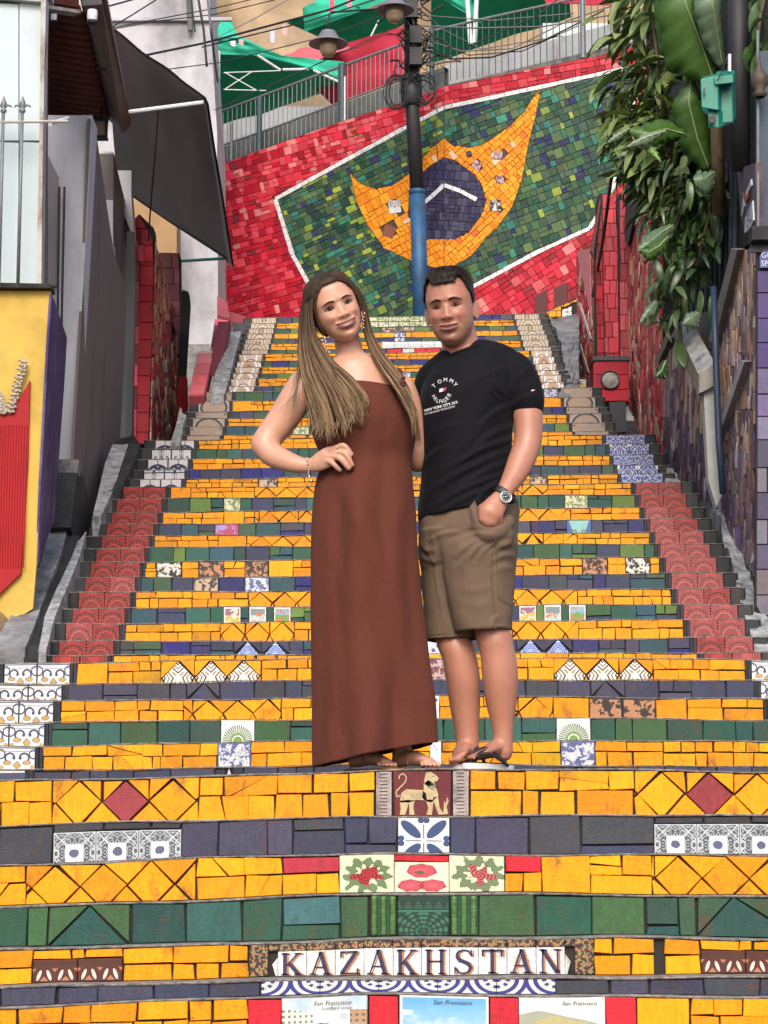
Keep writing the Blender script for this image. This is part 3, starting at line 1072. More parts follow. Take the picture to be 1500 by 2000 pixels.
# lion step
DI(0, 104, 389, [155, 246, 337], 47, {246: ('red_tile', RED_D, 'glaze')})
DI(0, 1238, 1620, [1292, 1385, 1478, 1571], 47, {1385: ('red_tile', RED_D, 'glaze')})
def lion(a, b):
 B = BAND(0)
 put(0, rectp(a, b, 0, B), 'lion_tile', (0.13, 0.022, 0.028), label='dark red tile with a cream lion walking right')
 body = [[(0.10, .30), (0.13, .52), (0.22, .60), (0.50, .58), (0.56, .50), (0.58, .34), (0.40, .36), (0.28, .30)],
   [(0.50, .40), (0.52, .72), (0.60, .80), (0.72, .70), (0.78, .46), (0.66, .30), (0.56, .32)],
   [(0.53, .80), (0.56, .95), (0.64, .99), (0.73, .92), (0.79, .84), (0.76, .78), (0.70, .76), (0.72, .70), (0.62, .66), (0.54, .70)],
   [(0.10, .34), (0.28, .36), (0.24, .20), (0.20, .02), (0.10, .02), (0.12, .16)],
   [(0.26, .34), (0.36, .36), (0.34, .18), (0.36, .02), (0.27, .02), (0.27, .18)],
   [(0.56, .36), (0.70, .36), (0.68, .18), (0.66, .02), (0.57, .02), (0.60, .18)],
   [(0.68, .40), (0.77, .44), (0.80, .18), (0.88, .02), (0.78, .02), (0.73, .2)],
   [(0.86, .02), (0.95, .04), (0.92, .2), (0.96, .32), (0.93, .42), (0.91, .26), (0.88, .34), (0.87, .18)],
   [(0.56, .97), (0.60, .97), (0.58, 1.0)]]
 polys = [[(a + (b - a) * (0.02 + x * 0.96), B * y * 0.96 + 1) for x, y in p] for p in body]
 tail = [(0.11, .46), (0.05, .42), (0.04, .55), (0.12, .66), (0.20, .76), (0.22, .88), (0.16, .96), (0.10, .92), (0.09, .84)]
 tail = [(a + (b - a) * (0.02 + x * 0.96), B * y * 0.96 + 1) for x, y in tail]
 for i in range(len(tail) - 1): polys.append(stroke(tail[i], tail[i + 1], 2.6))
 plate(0, polys, 'lion_emblem', M['cream'])
 ink = []
 for i in range(6):
  x = 0.30 + i * 0.045
  ink.append(stroke((a + (b - a) * x, B * 0.50), (a + (b - a) * (x + 0.03), B * 0.38), 0.9))
 for i in range(9):
  t = i / 8
  ink.append(stroke((a + (b - a) * (0.56 + 0.16 * t), B * (0.70 - 0.06 * math.sin(t * 9))), (a + (b - a) * (0.60 + 0.16 * t), B * (0.60 + 0.04 * math.cos(t * 7))), 1.0))
 ink += [stroke((a + (b - a) * 0.66, B * 0.86), (a + (b - a) * 0.71, B * 0.87), 1.4), stroke((a + (b - a) * 0.15, B * 0.42), (a + (b - a) * 0.2, B * 0.32), 1.0), stroke((a + (b - a) * 0.52, B * 0.68), (a + (b - a) * 0.50, B * 0.40), 1.0)]
 plate(0, ink, 'lion_outline', M['ink_dark'], 0.0042)
SP(0, 767, 883, lion)
def carved(k):
 def f(a, b):
  B = BAND(k)
  put(k, rectp(a, b, 0, B), 'carved_tile', (0.6, 0.6, 0.6), 'carved', label='pale moulded tile with a ladder of ridges')
  polys = []
  n = 13
  for i in range(n):
   y = B * (i + 0.5) / n
   polys.append(rectp(a + (b - a) * 0.25, b - (b - a) * 0.3, y - B * 0.022, y + B * 0.022))
  polys.append(rectp(a + 2.0, a + 4.5, 1, B - 2))
  polys.append(rectp(b - 5, b - 2.5, 1, B - 2))
  plate(k, polys, 'carved_ridge', M['carved'], 0.006)
 return f
SP(0, 733, 767, carved(0)); SP(0, 883, 917, carved(0))
def deco_row(a, b):
 B = BAND(-1)
 n = 3
 w = 83.3
 x = a
 for i in range(n):
  x1 = min(x + w, b)
  seg_pat(-1, x, x1, 'octagon_deco', hfrac=0.79)
  x = x1
 seg = [a, a + 98, a + 190, b]
 for q in range(3): put(-1, rectp(seg[q], seg[q + 1], B * 0.79, B), 'navy_tile', (0.04, 0.04, 0.05))
SP(-1, 105, 355, deco_row)
SP(-1, 1277, 1527, deco_row)
PT(-1, 777, 878, 'blue_petal', label='white tile with four dark blue petals crossing it')
# flower step
DI(-2, 52, 385, [110, 203, 295], 47)
DI(-2, 1273, 1640, [1325, 1417, 1509, 1601], 47)
two(-2, 552, 663, (0.40, 0.03, 0.055), 'Y')
PT(-2, 663, 770, 'flower_red', sq=0.80, label='cream tile with dark red flowers in relief')
def popp(a, b):
 B = BAND(-2)
 put(-2, rectp(a, b, B * 0.80, B), 'red_tile', REDC)
 seg_pat(-2, a, b, 'poppy', hfrac=0.80, sq=0.60, label='cream tile with three pink poppies')
SP(-2, 770, 877, popp)
PT(-2, 877, 985, 'flower_fruit', sq=0.80, label='cream tile with pink fruit and leaves in relief')
two(-2, 985, 1058, REDC, 'Y')
# green step
SP(-3, 55, 258, lambda a, b: seg_tri(-3, 95, b - 5, 175, (0.02, 0.085, 0.075), (0.05, 0.12, 0.05), 'green_tile') or put(-3, rectp(a, 95, 0, BAND(-3)), 'green_tile', (0.05, 0.12, 0.05)))
SP(-3, 1325, 1560, lambda a, b: seg_tri(-3, a + 35, b, 1432, (0.022, 0.075, 0.065), (0.04, 0.10, 0.055), 'green_tile') or put(-3, rectp(a, a + 35, 0, BAND(-3)), 'green_tile', (0.04, 0.10, 0.055)))
two(-3, 552, 665, (0.05, 0.15, 0.17), (0.03, 0.10, 0.07), 0.66, 'green_tile', 'green_tile')
def columns(a, b):
 B = BAND(-3)
 n = 3
 put(-3, rectp(a, b, 0, B), 'moulding_tile', (0.03, 0.09, 0.045))
 w = (b - a) / n
 V = MB()
 for i in range(n):
  xc = a + w * (i + 0.5)
  p0, p1 = riser_pt(-3, xc, 2), riser_pt(-3, xc, B - 3)
  N = 22
  pts = [p0.lerp(p1, j / N) + NF * 0.003 for j in range(N + 1)]
  rr = abs(x_at(-3, xc + w / 2) - x_at(-3, xc)) * 0.78
  V.tube(pts, [rr * (0.75 + 0.25 * abs(math.sin(j * 1.3))) for j in range(N + 1)], 8)
 o = V.obj('turned_moulding', M['moulding'], flights[0], smooth=True)
M['moulding'] = simple('green_moulding_glaze', (0.10, 0.22, 0.07), 0.3, 0.6, 30, bstr=0.3)
SP(-3, 722, 776, columns); SP(-3, 878, 934, columns)
PT(-3, 776, 878, 'green_relief', sq=0.85, label='dark green tile with a leafy pattern in relief')
# KAZAKHSTAN step
def leafb(a, b):
 B = BAND(-4)
 seg_pat(-4, a, b, 'brown_leaf', n=2, hfrac=0.70, sq=0.62)
 x = a
 for w in (0.43, 0.15, 0.42):
  put(-4, rectp(x, x + (b - a) * w, B * 0.70, B), 'yellow_tile', R.choice(YEL))
  x += (b - a) * w
SP(-4, 65, 240, leafb); SP(-4, 1368, 1543, leafb)
KX = [543, 599, 655, 711, 768, 823, 878, 934, 990, 1047, 1103]
def kaz(a, b):
 B = BAND(-4)
 put(-4, rectp(487, 524, 0, B), 'border_tile', (.5, .5, .5), 'ornate_border', gap=0.6, jitter=0, rect=(487, 543, 0, 76))
 put(-4, rectp(524, 543, B * 0.78, B), 'border_tile', (.5, .5, .5), 'ornate_border', gap=0.4, jitter=0, rect=(487, 543, 0, 76))
 put(-4, [(524, 0), (543, 0), (543, B * .78), (532, B * .78), (526, B * .66), (529, B * .5), (524, B * .42), (528, B * .3), (522, B * .18)], 'lettered_tile', (0.72, 0.72, 0.73), 'glaze', gap=0.3, jitter=0)
 put(-4, rectp(1122, 1160, 0, B), 'border_tile', (.5, .5, .5), 'ornate_border', gap=0.6, jitter=0, rect=(1103, 1160, 0, 76))
 put(-4, rectp(1103, 1122, B * 0.78, B), 'border_tile', (.5, .5, .5), 'ornate_border', gap=0.4, jitter=0, rect=(1103, 1160, 0, 76))
 put(-4, [(1103, 0), (1122, 0), (1124, B * .18), (1118, B * .3), (1122, B * .42), (1117, B * .5), (1120, B * .66), (1114, B * .78), (1103, B * .78)], 'lettered_tile', (0.72, 0.72, 0.73), 'glaze', gap=0.3, jitter=0)
 for i, ch in enumerate('KAZAKHSTAN'):
  x0, x1 = KX[i], KX[i + 1]
  put(-4, rectp(x0, x1, 0, B * 0.78), 'lettered_tile', (0.73, 0.73, 0.74), 'glaze', gap=0.5, jitter=0.2, label='white tile with the navy capital letter ' + ch)
  put(-4, rectp(x0, x1, B * 0.78, B), 'border_tile', (.5, .5, .5), 'ornate_border', gap=0.4, jitter=0, rect=(x0, x1, -20, 76))
  plate(-4, letter(ch, x0 + 6, x1 - 6, 2, B * 0.72, 3.0, -0.5), 'letter_shadow', M['ink_orange'], 0.0026)
  plate(-4, letter(ch, x0 + 5, x1 - 7, 3, B * 0.73), 'letter', M['ink_navy'], 0.0036)
SP(-4, 487, 1160, kaz)
SP(-4, 1277, 1296, lambda a, b: None)
# half-height navy step with the blue swag tiles
PT(-5, 510, 1085, 'blue_swags', n=5, sq=0.62)
# bottom step with the picture tiles
def redt(k): return lambda a, b: put(k, rectp(a, b, 0, BAND(k)), 'red_tile', REDC)
for a, b in ((485, 550), (718, 780), (955, 1013), (1182, 1243)): SP(-6, a, b, redt(-6))
PT(-6, 550, 718, 'street_picture', sq=0.75, label='picture tile of a steep street with white houses')
PT(-6, 780, 955, 'sky_picture', sq=0.75, label='picture tile of a blue sky with clouds')
PT(-6, 1013, 1182, 'bay_picture', sq=0.75, label='picture tile of a bay with a hill beyond')
# first flight above the landing
SP(1, 420, 475, lambda a, b: seg_tri(1, a, b, 447, (0.6, 0.62, 0.68), (0.03, 0.03, 0.06), 'navy_tile'))
SP(1, 1100, 1160, lambda a, b: seg_tri(1, a, b, 1131, (0.6, 0.62, 0.68), (0.03, 0.03, 0.06), 'navy_tile'))
PT(2, 425, 490, 'ink_blue'); PT(2, 1095, 1162, 'ink_blue')
PT(2, 840, 862, 'white_sprig')
PT(3, 432, 497, 'fan_rosette', label='white tile with a green fan rosette'); PT(3, 1087, 1153, 'fan_rosette', label='white tile with a green fan rosette')
DI(4, 358, 550, [406, 465, 524], 30)
DI(4, 1005, 1080, [1045], 33)
PT(4, 1150, 1281, 'ink_brown', n=2)
PT(4, 845, 858, 'white_sprig')
SP(5, 365, 430, lambda a, b: seg_tri(5, a, b, 398, NAV[0], NAV[2], 'navy_tile'))
SP(5, 1153, 1220, lambda a, b: seg_tri(5, a, b, 1183, NAV[0], NAV[2], 'navy_tile'))
ch = ('chevron_tile', (0.6, 0.6, 0.6), 'chevron')
DI(6, 314, 510, [348, 412, 476], 32, {348: ch, 412: ch, 476: ch})
DI(6, 1082, 1276, [1113, 1177, 1240], 32, {1113: ch, 1177: ch, 1240: ch})
PT(6, 834, 872, 'ink_rose')
# second flight
DI(7, 430, 560, [460, 500, 540], 20)
def btri(k, c, hd):
 def f(a, b):
  B = BAND(k)
  put(k, [(a, 0), (b, 0), (c, B)], 'blue_tile', (.5, .5, .5), 'blue_rosette', gap=0.4, jitter=0, rect=(a, b, 0, b - a))
  put(k, [(a, 0), (c, B), (a, B)], 'navy_tile', NAV[1]); put(k, [(b, 0), (b, B), (c, B)], 'navy_tile', NAV[1])
 SP(k, c - hd, c + hd, f)
for c, h in ((484, 27), (538, 27), (1036, 27), (1090, 28)): btri(8, c, h)
PT(8, 834, 866, 'white_sprig')
DI(9, 430, 575, [455, 503, 551], 24); DI(9, 1000, 1130, [1032, 1080], 24)
for a, m_ in ((437, 'postcard_a'), (487, 'postcard_b'), (535, 'postcard_c'), (1014, 'postcard_a'), (1063, 'postcard_b'), (1111, 'postcard_c')):
 PT(10, a, a + 33, m_, sq=0.85)
DI(11, 485, 610, [508, 556, 604], 23); DI(11, 1000, 1128, [1030, 1077, 1124], 23)
PT(12, 377, 427, 'ink_tan', sq=0.6); PT(12, 478, 526, 'ink_blue', sq=0.6)
PT(13, 305, 355, 'ink_black', sq=0.6); PT(13, 388, 438, 'ink_brown', sq=0.6); PT(13, 478, 524, 'ink_brown', sq=0.6)
PT(13, 1137, 1187, 'ink_brown', sq=0.6); PT(13, 1221, 1270, 'ink_black', sq=0.6)
DI(15, 482, 612, [510, 552, 594], 21); DI(15, 1010, 1127, [1040, 1082, 1120], 21)
PT(16, 420, 466, 'lilac_print', sq=0.6); PT(16, 1107, 1155, 'cyan_faces', sq=0.55)
DI(17, 497, 612, [525, 565, 600], 19); DI(17, 1014, 1115, [1032, 1072, 1108], 20)
PT(18, 437, 470, 'ink_green', sq=0.7); PT(18, 1103, 1148, 'ink_green', sq=0.7)
DI(19, 497, 615, [520, 560, 600], 20); DI(19, 1010, 1070, [1040], 20)
PT(20, 505, 542, 'ink_tan'); PT(20, 1035, 1070, 'ink_tan')
DI(25, 548, 640, [565, 600, 635], 17)
PT(26, 572, 604, 'ink_green')
PT(30, 1062, 1090, 'ink_blue')
PT(31, 783, 812, 'ink_blue'); PT(31, 1062, 1090, 'ink_blue', sq=0.7)
PT(33, 783, 802, 'ink_blue')
SP(37, 755, 860, lambda a, b: seg_dark(37, a, b, [REDC, (0.6, 0.58, 0.56), REDC], 'red_tile'))
PT(38, 745, 875, 'white_lace', n=5)
PT(39, 770, 792, 'ink_blue'); PT(40, 770, 792, 'ink_blue'); PT(41, 744, 810, 'ink_tan', n=3)
PT(42, 718, 840, 'ink_green', n=6); PT(43, 718, 840, 'ink_green', n=6)
for k in range(-6, 44):
 f = FL[k]
 b = XB[f]
 if f == 0: fill(k, spec[k], -170, 1670)
 else: fill(k, spec[k], px_of(k, b[3]), px_of(k, b[4]))
# side columns of patterned tiles and the black tiles beside them
COLM = {1: ('azulejo', 'azulejo', 0.162), 2: ('red_ring', 'red_ring', 0), 3: ('iron_scroll', 'blue_floral', 0), 4: ('tan_arc', 'tan_arc', 0), 5: ('scallop', 'scallop', 0), 6: ('tan_circle', 'tan_circle', 0)}
for k in range(1, 44):
 f = FL[k]
 b = XB[f]
 B = BAND(k)
 for side in (0, 1):
  cols = (b[1], b[2]) if side == 0 else (b[5], b[6])
  xa, xb = px_of(k, cols[0]), px_of(k, cols[1])
  nn = 1 if f >= 4 else 2
  mat = COLM[f][side]
  w = (xb - xa) / nn
  for i in range(nn):
   m2 = mat
   if mat == 'red_ring' and (k < 13 if side == 0 else k < 18) and R.random() < (0.25 if side == 0 else 0.75): m2 = 'red_ring_pale'
   a0, a1 = xa + i * w, xa + (i + 1) * w
   sq = 1.0 if f < 4 else 0.62
   ph = 0.0
   if f == 3: ph = B * 0.95 if k % 2 == 1 else 0.0
   if f == 4:
    sq = 0.62
    ph = B * 0.95 if k % 2 == 1 else 0.0
   if f >= 5:
    sq = 0.9
    ph = (0.10 if f == 5 else 0.28) * w + (B if k % 2 else 0)
   put(k, rectp(a0, a1, 0, B), 'patterned_tile', (.6, .6, .6), m2, gap=max(0.3, 0.008 * S_(k)), jitter=0.15, rect=(a0, a1, B - sq * w + ph, B + ph), proud=0.001, big=9e3)
  oa, ob = (b[0], b[1]) if side == 0 else (b[6], b[7])
  put(k, rectp(px_of(k, oa), px_of(k, ob), 0, B), 'black_tile', R.choice(BLK), big=9e3)
  ia, ib = (b[2], b[3]) if side == 0 else (b[4], b[5])
  pa, pb = px_of(k, ia), px_of(k, ib)
  if f <= 2:
   m_ = pa + (pb - pa) * 0.5
   put(k, rectp(pa, m_, 0, B), 'black_tile', BLK[0], gap=0.5, big=8e3)
   put(k, rectp(m_, pb, 0, B), 'black_tile', (0.03, 0.03, 0.05), gap=0.5, big=8e3)
  else: put(k, rectp(pa, pb, 0, B), 'black_tile', BLK[1], gap=0.3, big=8e3)
for f in range(7): tilesets[f].flush(flights[f])
text_on(-6, 'San Francisco', 612, 76, 13.5, M['ink_dark'])
text_on(-6, 'Lombard street', 628, 66, 9.5, M['ink_dark'])
text_on(-6, 'San Francisco', 845, 75, 14, M['ink_navy'])
text_on(-6, 'San Francisco', 1097, 76, 12.5, M['ink_dark'])
# ------------------------------------------------------------------ ground, landing, mural wall
gm = simple('street_cobbles', (0.12, 0.11, 0.10), 0.9, 0.6, 6, grime=(0.05, 0.05, 0.05), bstr=0.7)
g_ = mesh_obj('ground', [(-400, -400, -0.02), (400, -400, -0.02), (400, 900, -0.02), (-400, 900, -0.02)], [(0, 1, 2, 3)], gm)
g_['kind'] = 'structure'
zt_top = ZT[43]
ld = MB().box((0, 27.5, zt_top - 0.55), (9, 5.6, 1.06)).obj('landing', M['cement'])
ld['kind'] = 'structure'
PL0, PL1, PL2 = (423, 27.2), (868, 25.75), (1330, 24.9)
def _pp(px, Y):
 v = at(px, 400, Y)
 return Vector((v.x, v.y, 0))
a0, a1, a2 = _pp(*PL0), _pp(*PL1), _pp(*PL2)
def plane_n(p, q):
 d = (q - p).normalized()
 n = Vector((d.y, -d.x, 0))
 return n if n.dot(-p) > 0 else -n
NL, NR = plane_n(a0, a1), plane_n(a1, a2)
KINK = 868.0
def mur(px, py, proud=0.0):
 if px <= KINK: return on_plane(px, py, a0, NL) + NL * proud
 return on_plane(px, py, a1, NR) + NR * proud
TOPL = [(395, 334), (423, 323), (517, 290), (633, 248), (790, 198), (868, 168), (1000, 142), (1164, 110), (1210, 96), (1330, 70)]
def topy(x):
 for (xa, ya), (xb, yb) in zip(TOPL[:-1], TOPL[1:]):
  if xa <= x <= xb: return ya + (yb - ya) * (x - xa) / (xb - xa)
 return 330
mural = MB()
for (xa, ya), (xb, yb) in zip(TOPL[:-1], TOPL[1:]):
 nn = NL if xb <= KINK else NR
 f = [mur(xa + 0.001, ya), mur(xb - 0.001 if xb == KINK else xb, yb), mur(xb - 0.001 if xb == KINK else xb, 660), mur(xa + 0.001, 660)]
 b = [p - nn * 0.35 for p in f]
 mural.add(f + b, [(0, 1, 2, 3), (7, 6, 5, 4), (0, 4, 5, 1)])
wall = mural.obj('mural_wall', simple('mural_grout', (0.10, 0.075, 0.068), 0.9, 0.5, 12, bstr=.4))
tag(wall, 'mosaic retaining wall with a tiled green, yellow and blue flag above the steps', 'wall')
FLAG = [(533, 387), (797, 242), (868, 206), (1000, 178), (1192, 136), (1262, 121), (1238, 215), (1222, 299), (1201, 373), (1155, 450), (1052, 497), (934, 560), (820, 625), (640, 650), (598, 554), (568, 500)]
def inset_any(poly, g):
 out = []
 n = len(poly)
 sgn = 1 if area(poly) > 0 else -1
 for i in range(n):
  a, b, c = poly[i - 1], poly[i], poly[(i + 1) % n]
  d1 = (b[0] - a[0], b[1] - a[1]); d2 = (c[0] - b[0], c[1] - b[1])
  l1, l2 = math.hypot(*d1), math.hypot(*d2)
  n1 = (-d1[1] / l1 * sgn, d1[0] / l1 * sgn); n2 = (-d2[1] / l2 * sgn, d2[0] / l2 * sgn)
  m = (n1[0] + n2[0], n1[1] + n2[1])
  q = max(0.35, (m[0] ** 2 + m[1] ** 2) / 2)
  out.append((b[0] + m[0] * g / q, b[1] + m[1] * g / q))
 return out
FIN = inset_any(FLAG, 9)
ORA = [(685, 340), (707, 360), (733, 369), (767, 363), (800, 340), (823, 313), (843, 290), (868, 271), (885, 284), (917, 289), (940, 284), (963, 271), (996, 247), (1024, 219), (1042, 190), (1050, 182), (1054, 188), (1047, 224), (1033, 280), (1019, 355), (1000, 406), (973, 443), (945, 471), (921, 500), (885, 521), (848, 523), (815, 515), (783, 500), (753, 486), (720, 443), (697, 393)]
NAVY = [(868, 308), (890, 315), (907, 327), (925, 340), (940, 359), (950, 392), (945, 412), (935, 429), (917, 453), (889, 468), (833, 467), (812, 450), (798, 420), (800, 380), (812, 352), (840, 325)]
def seg_near(p, poly):
 best = None
 for i in range(len(poly)):
  a, b = poly[i], poly[(i + 1) % len(poly)]
  dx, dy = b[0] - a[0], b[1] - a[1]
  L2 = dx * dx + dy * dy
  t = max(0, min(1, ((p[0] - a[0]) * dx + (p[1] - a[1]) * dy) / L2))
  d = math.hypot(p[0] - a[0] - t * dx, p[1] - a[1] - t * dy)
  if best is None or d < best[0]: best = (d, a, b)
 return best
def split_curve(poly, curve):
 st = [inside(p, curve) for p in poly]
 if all(st) or not any(st):
  return [(poly, st[0])]
 d, a, b = seg_near(centroid(poly), curve)
 L = math.hypot(b[0] - a[0], b[1] - a[1])
 nx, ny = (b[1] - a[1]) / L, -(b[0] - a[0]) / L
 c = nx * a[0] + ny * a[1]
 out = []
 for q in (clip_half(poly, nx, ny, c), clip_half(poly, -nx, -ny, -c)):
  if len(q) >= 3 and abs(area(q)) > 1.5:
   out.append((q, inside(centroid(q), curve)))
 return out
MT = Tiles()
def mput(poly, kind, col, gap=0.42, mat='wallglaze', pr=0.0, uvs=None):
 for side in (0, 1):
  q = clip_half(poly, 1, 0, KINK - 0.2) if side == 0 else clip_half(poly, -1, 0, -KINK - 0.2)
  if len(q) < 3 or abs(area(q)) < 4: continue
  q = inset(q, gap)
  if len(q) < 3: continue
  q = [(x + R.uniform(-.35, .35), y + R.uniform(-.35, .35)) for x, y in q]
  n = NL if side == 0 else NR
  p0 = a0 if side == 0 else a1
  pts = [on_plane(x, y, p0, n) + n * (0.012 + pr + R.uniform(0, 0.004)) for x, y in q]
  MT.add(kind, pts, n, col, mat, None, 0.014, 0.0016, abs(area(q)))
REDS = [(0.52, 0.010, 0.030), (0.58, 0.022, 0.046), (0.44, 0.008, 0.024), (0.56, 0.04, 0.065), (0.34, 0.008, 0.022)]
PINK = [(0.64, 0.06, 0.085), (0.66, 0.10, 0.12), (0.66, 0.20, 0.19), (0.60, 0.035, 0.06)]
GR1 = [(0.016, 0.062, 0.045), (0.024, 0.085, 0.050), (0.045, 0.105, 0.045), (0.07, 0.125, 0.05), (0.03, 0.06, 0.055), (0.055, 0.10, 0.06), (0.085, 0.145, 0.06)]
LIME = [(0.22, 0.30, 0.05), (0.30, 0.36, 0.06)]
TEAL = [(0.04, 0.20, 0.14), (0.03, 0.15, 0.12)]
ORC = [(0.86, 0.31, 0.012), (0.82, 0.27, 0.010), (0.88, 0.35, 0.02), (0.80, 0.24, 0.010)]
NVC = [(0.030, 0.026, 0.075), (0.040, 0.036, 0.090), (0.024, 0.022, 0.060), (0.06, 0.055, 0.11)]
def region_col(reg, c):
 x, y = c
 r = R.random()
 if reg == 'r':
  hi = max(0.0, min(1.0, (1.0 - (y - topy(min(max(x, 400), 1320))) / 220.0))) if x < 868 else 0.12  # sky glare painted into the tile colour: pinker towards the top left
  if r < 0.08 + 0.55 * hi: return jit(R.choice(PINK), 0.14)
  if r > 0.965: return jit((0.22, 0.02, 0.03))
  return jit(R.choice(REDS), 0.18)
 if reg == 'g':
  if x < 868:
   if r < 0.09: return jit(R.choice(LIME), 0.2)
   if r < 0.23: return jit(R.choice(TEAL), 0.2)
   if r < 0.30: return jit((0.03, 0.035, 0.11))
  else:
   if r < 0.03: return jit(R.choice(LIME), 0.2)
   if r < 0.12: return jit(R.choice(TEAL), 0.2)
   if r < 0.20: return jit((0.022, 0.025, 0.10))
  return jit(R.choice(GR1), 0.25)
 if reg == 'o':
  if x > 880 and r < 0.05: return jit((0.80, 0.14, 0.02))
  if r > 0.975: return jit((0.80, 0.50, 0.30))
  return jit(R.choice(ORC), 0.10)
 return jit(R.choice(NVC), 0.2)
KN = {'r': 'red_tile', 'g': 'green_tile', 'o': 'orange_tile', 'n': 'navy_tile'}
def lay(reg, ang, w, h, box):
 """rows of broken tiles over a box of the wall, kept only where the design has this colour"""
 x0, x1, y0, y1 = box
 cx, cy = (x0 + x1) / 2, (y0 + y1) / 2
 Rr = math.hypot(x1 - x0, y1 - y0) / 2 + 20
 ca, sa = math.cos(ang), math.sin(ang)
 v = -Rr
 while v < Rr:
  hh = h * R.uniform(0.7, 1.35)
  u = -Rr + R.uniform(0, w)
  while u < Rr:
   ww = w * R.choice([0.6, 0.8, 1.0, 1.3]) * R.uniform(0.85, 1.15)
   j = lambda: R.uniform(-0.09, 0.09) * h
   cells = [[(u, v), (u + ww, v), (u + ww, v + hh), (u, v + hh)]]
   if hh > h * 0.95 and R.random() < 0.3: cells = [rectp(u, u + ww, v, v + hh * 0.5), rectp(u, u + ww, v + hh * 0.5, v + hh)]
   for c in cells:
    q = [(cx + (a + 0) * ca - b * sa, cy + a * sa + b * ca) for a, b in c]
    m = centroid(q)
    if x0 - 5 <= m[0] <= x1 + 5 and y0 - 5 <= m[1] <= y1 + 5: classify(q, reg)
   u += ww
  v += hh
def classify(q, reg):
 c = centroid(q)
 if c[0] < 392 or c[0] > 1335 or c[1] > 662: return
 # trim to the coping
 xa, xb = min(p[0] for p in q), max(p[0] for p in q)
 ya, yb = topy(max(396, xa)), topy(min(1329, xb))
 if xb - xa > 0.1:
  s = (yb - ya) / (xb - xa)
  q = clip_half(q, s, -1, s * xa - ya - 1.0)
 if len(q) < 3 or abs(area(q)) < 4: return
 for a, inf in split_curve(q, FLAG):
  if not inf:
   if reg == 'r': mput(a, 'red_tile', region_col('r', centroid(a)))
   continue
  if reg == 'r': continue
  for b, inb in split_curve(a, FIN):
   if not inb: continue
   for d, ino in split_curve(b, ORA):
    if not ino:
     # the navy disc can stand clear of the yellow behind the pole
     if inside(centroid(d), NAVY):
      if reg == 'n': mput(d, 'navy_tile', region_col('n', centroid(d)))
     elif reg == 'g': mput(d, 'green_tile', region_col('g', centroid(d)))
     continue
    for e, inn in split_curve(d, NAVY):
     if inn and reg == 'n': mput(e, 'navy_tile', region_col('n', centroid(e)))
     if not inn and reg == 'o':
      m = centroid(e)
      if any(abs(m[0] - X) < s * 0.95 and abs(m[1] - Y) < s * 0.95 for X, Y, s in HOLES): continue
      mput(e, 'orange_tile', region_col('o', m))
HOLES = [(772, 404, 13), (761, 453, 12), (974, 304, 9), (932, 323, 9), (968, 402, 11), (977, 352, 8)]
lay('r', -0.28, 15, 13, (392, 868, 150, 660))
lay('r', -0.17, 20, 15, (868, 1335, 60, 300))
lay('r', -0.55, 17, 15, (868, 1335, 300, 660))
lay('g', -0.42, 14, 13, (530, 868, 190, 660))
lay('g', -0.36, 15, 15, (868, 1265, 115, 640))
lay('o', -0.50, 13, 15, (680, 868, 260, 530))
lay('o', -0.75, 14, 14, (868, 1060, 175, 530))
lay('n', 0.06, 10, 15, (790, 955, 300, 475))
# white border of the flag and the white arc
def ribbon(path, w, kind, col, step=15, pr=0.001):
 for (ax, ay), (bx, by) in zip(path[:-1], path[1:]):
  L = math.hypot(bx - ax, by - ay)
  n = max(1, int(round(L / step)))
  dx, dy = (bx - ax) / L, (by - ay) / L
  for i in range(n):
   p = (ax + dx * L * i / n, ay + dy * L * i / n)
   q = (ax + dx * L * (i + 1) / n, ay + dy * L * (i + 1) / n)
   ww = w * R.uniform(0.92, 1.06)
   mput([(p[0] - dy * ww / 2, p[1] + dx * ww / 2), (q[0] - dy * ww / 2, q[1] + dx * ww / 2), (q[0] + dy * ww / 2, q[1] - dx * ww / 2), (p[0] + dy * ww / 2, p[1] - dx * ww / 2)], kind, jit(col, 0.06), gap=0.35, pr=pr)
MID = inset_any(FLAG, 4.5)
ribbon(MID + [MID[0]], 8.6, 'white_tile', (0.72, 0.71, 0.72))
ribbon([(826, 400), (845, 384), (868, 362), (900, 374), (932, 391)], 8.5, 'white_tile', (0.72, 0.72, 0.76), pr=0.006)
# red coping pieces and odd whole tiles in the yellow
MT.flush(wall)
def mpat(px, py, s, mat, rot=0.0, label=None):
 q = [(px + s * (math.cos(rot) * a - math.sin(rot) * b), py + s * (math.sin(rot) * a + math.cos(rot) * b)) for a, b in ((-1, 1), (1, 1), (1, -1), (-1, -1))]
 n = NL if px < KINK else NR
 pts = [mur(x, y, 0.016) for x, y in q]
 vs, fs = Tiles.geo(pts, n, 0.014, 0.0015)
 c = sum(pts, Vector()) / 4
 o = mesh_obj('patterned_tile', vs, fs, M[mat], wall, col=[(0.24, 0.09, 0.05)] * 12, uvs=[(0, 0), (1, 0), (1, 1), (0, 1)] * 3, loc=c)
 if label: o['label'] = label
mpat(772, 404, 12.5, 'azulejo', -0.1, 'white and gold patterned tile set in the yellow')
mpat(761, 453, 11.5, 'wallglaze', 0.35, 'brown square tile set in the yellow')
mpat(974, 304, 9, 'ink_rose', 0.1); mpat(932, 323, 9, 'ink_rose', 0.5); mpat(977, 352, 8, 'ink_rose', -0.2)
mpat(968, 402, 11, 'ink_black', -0.05, 'small picture tile set in the yellow')
dr = MB().tube([mur(917, 301, 0.012), mur(917, 301, 0.032)], 0.035, 14).obj('drain_hole', M['ink_dark'], wall)
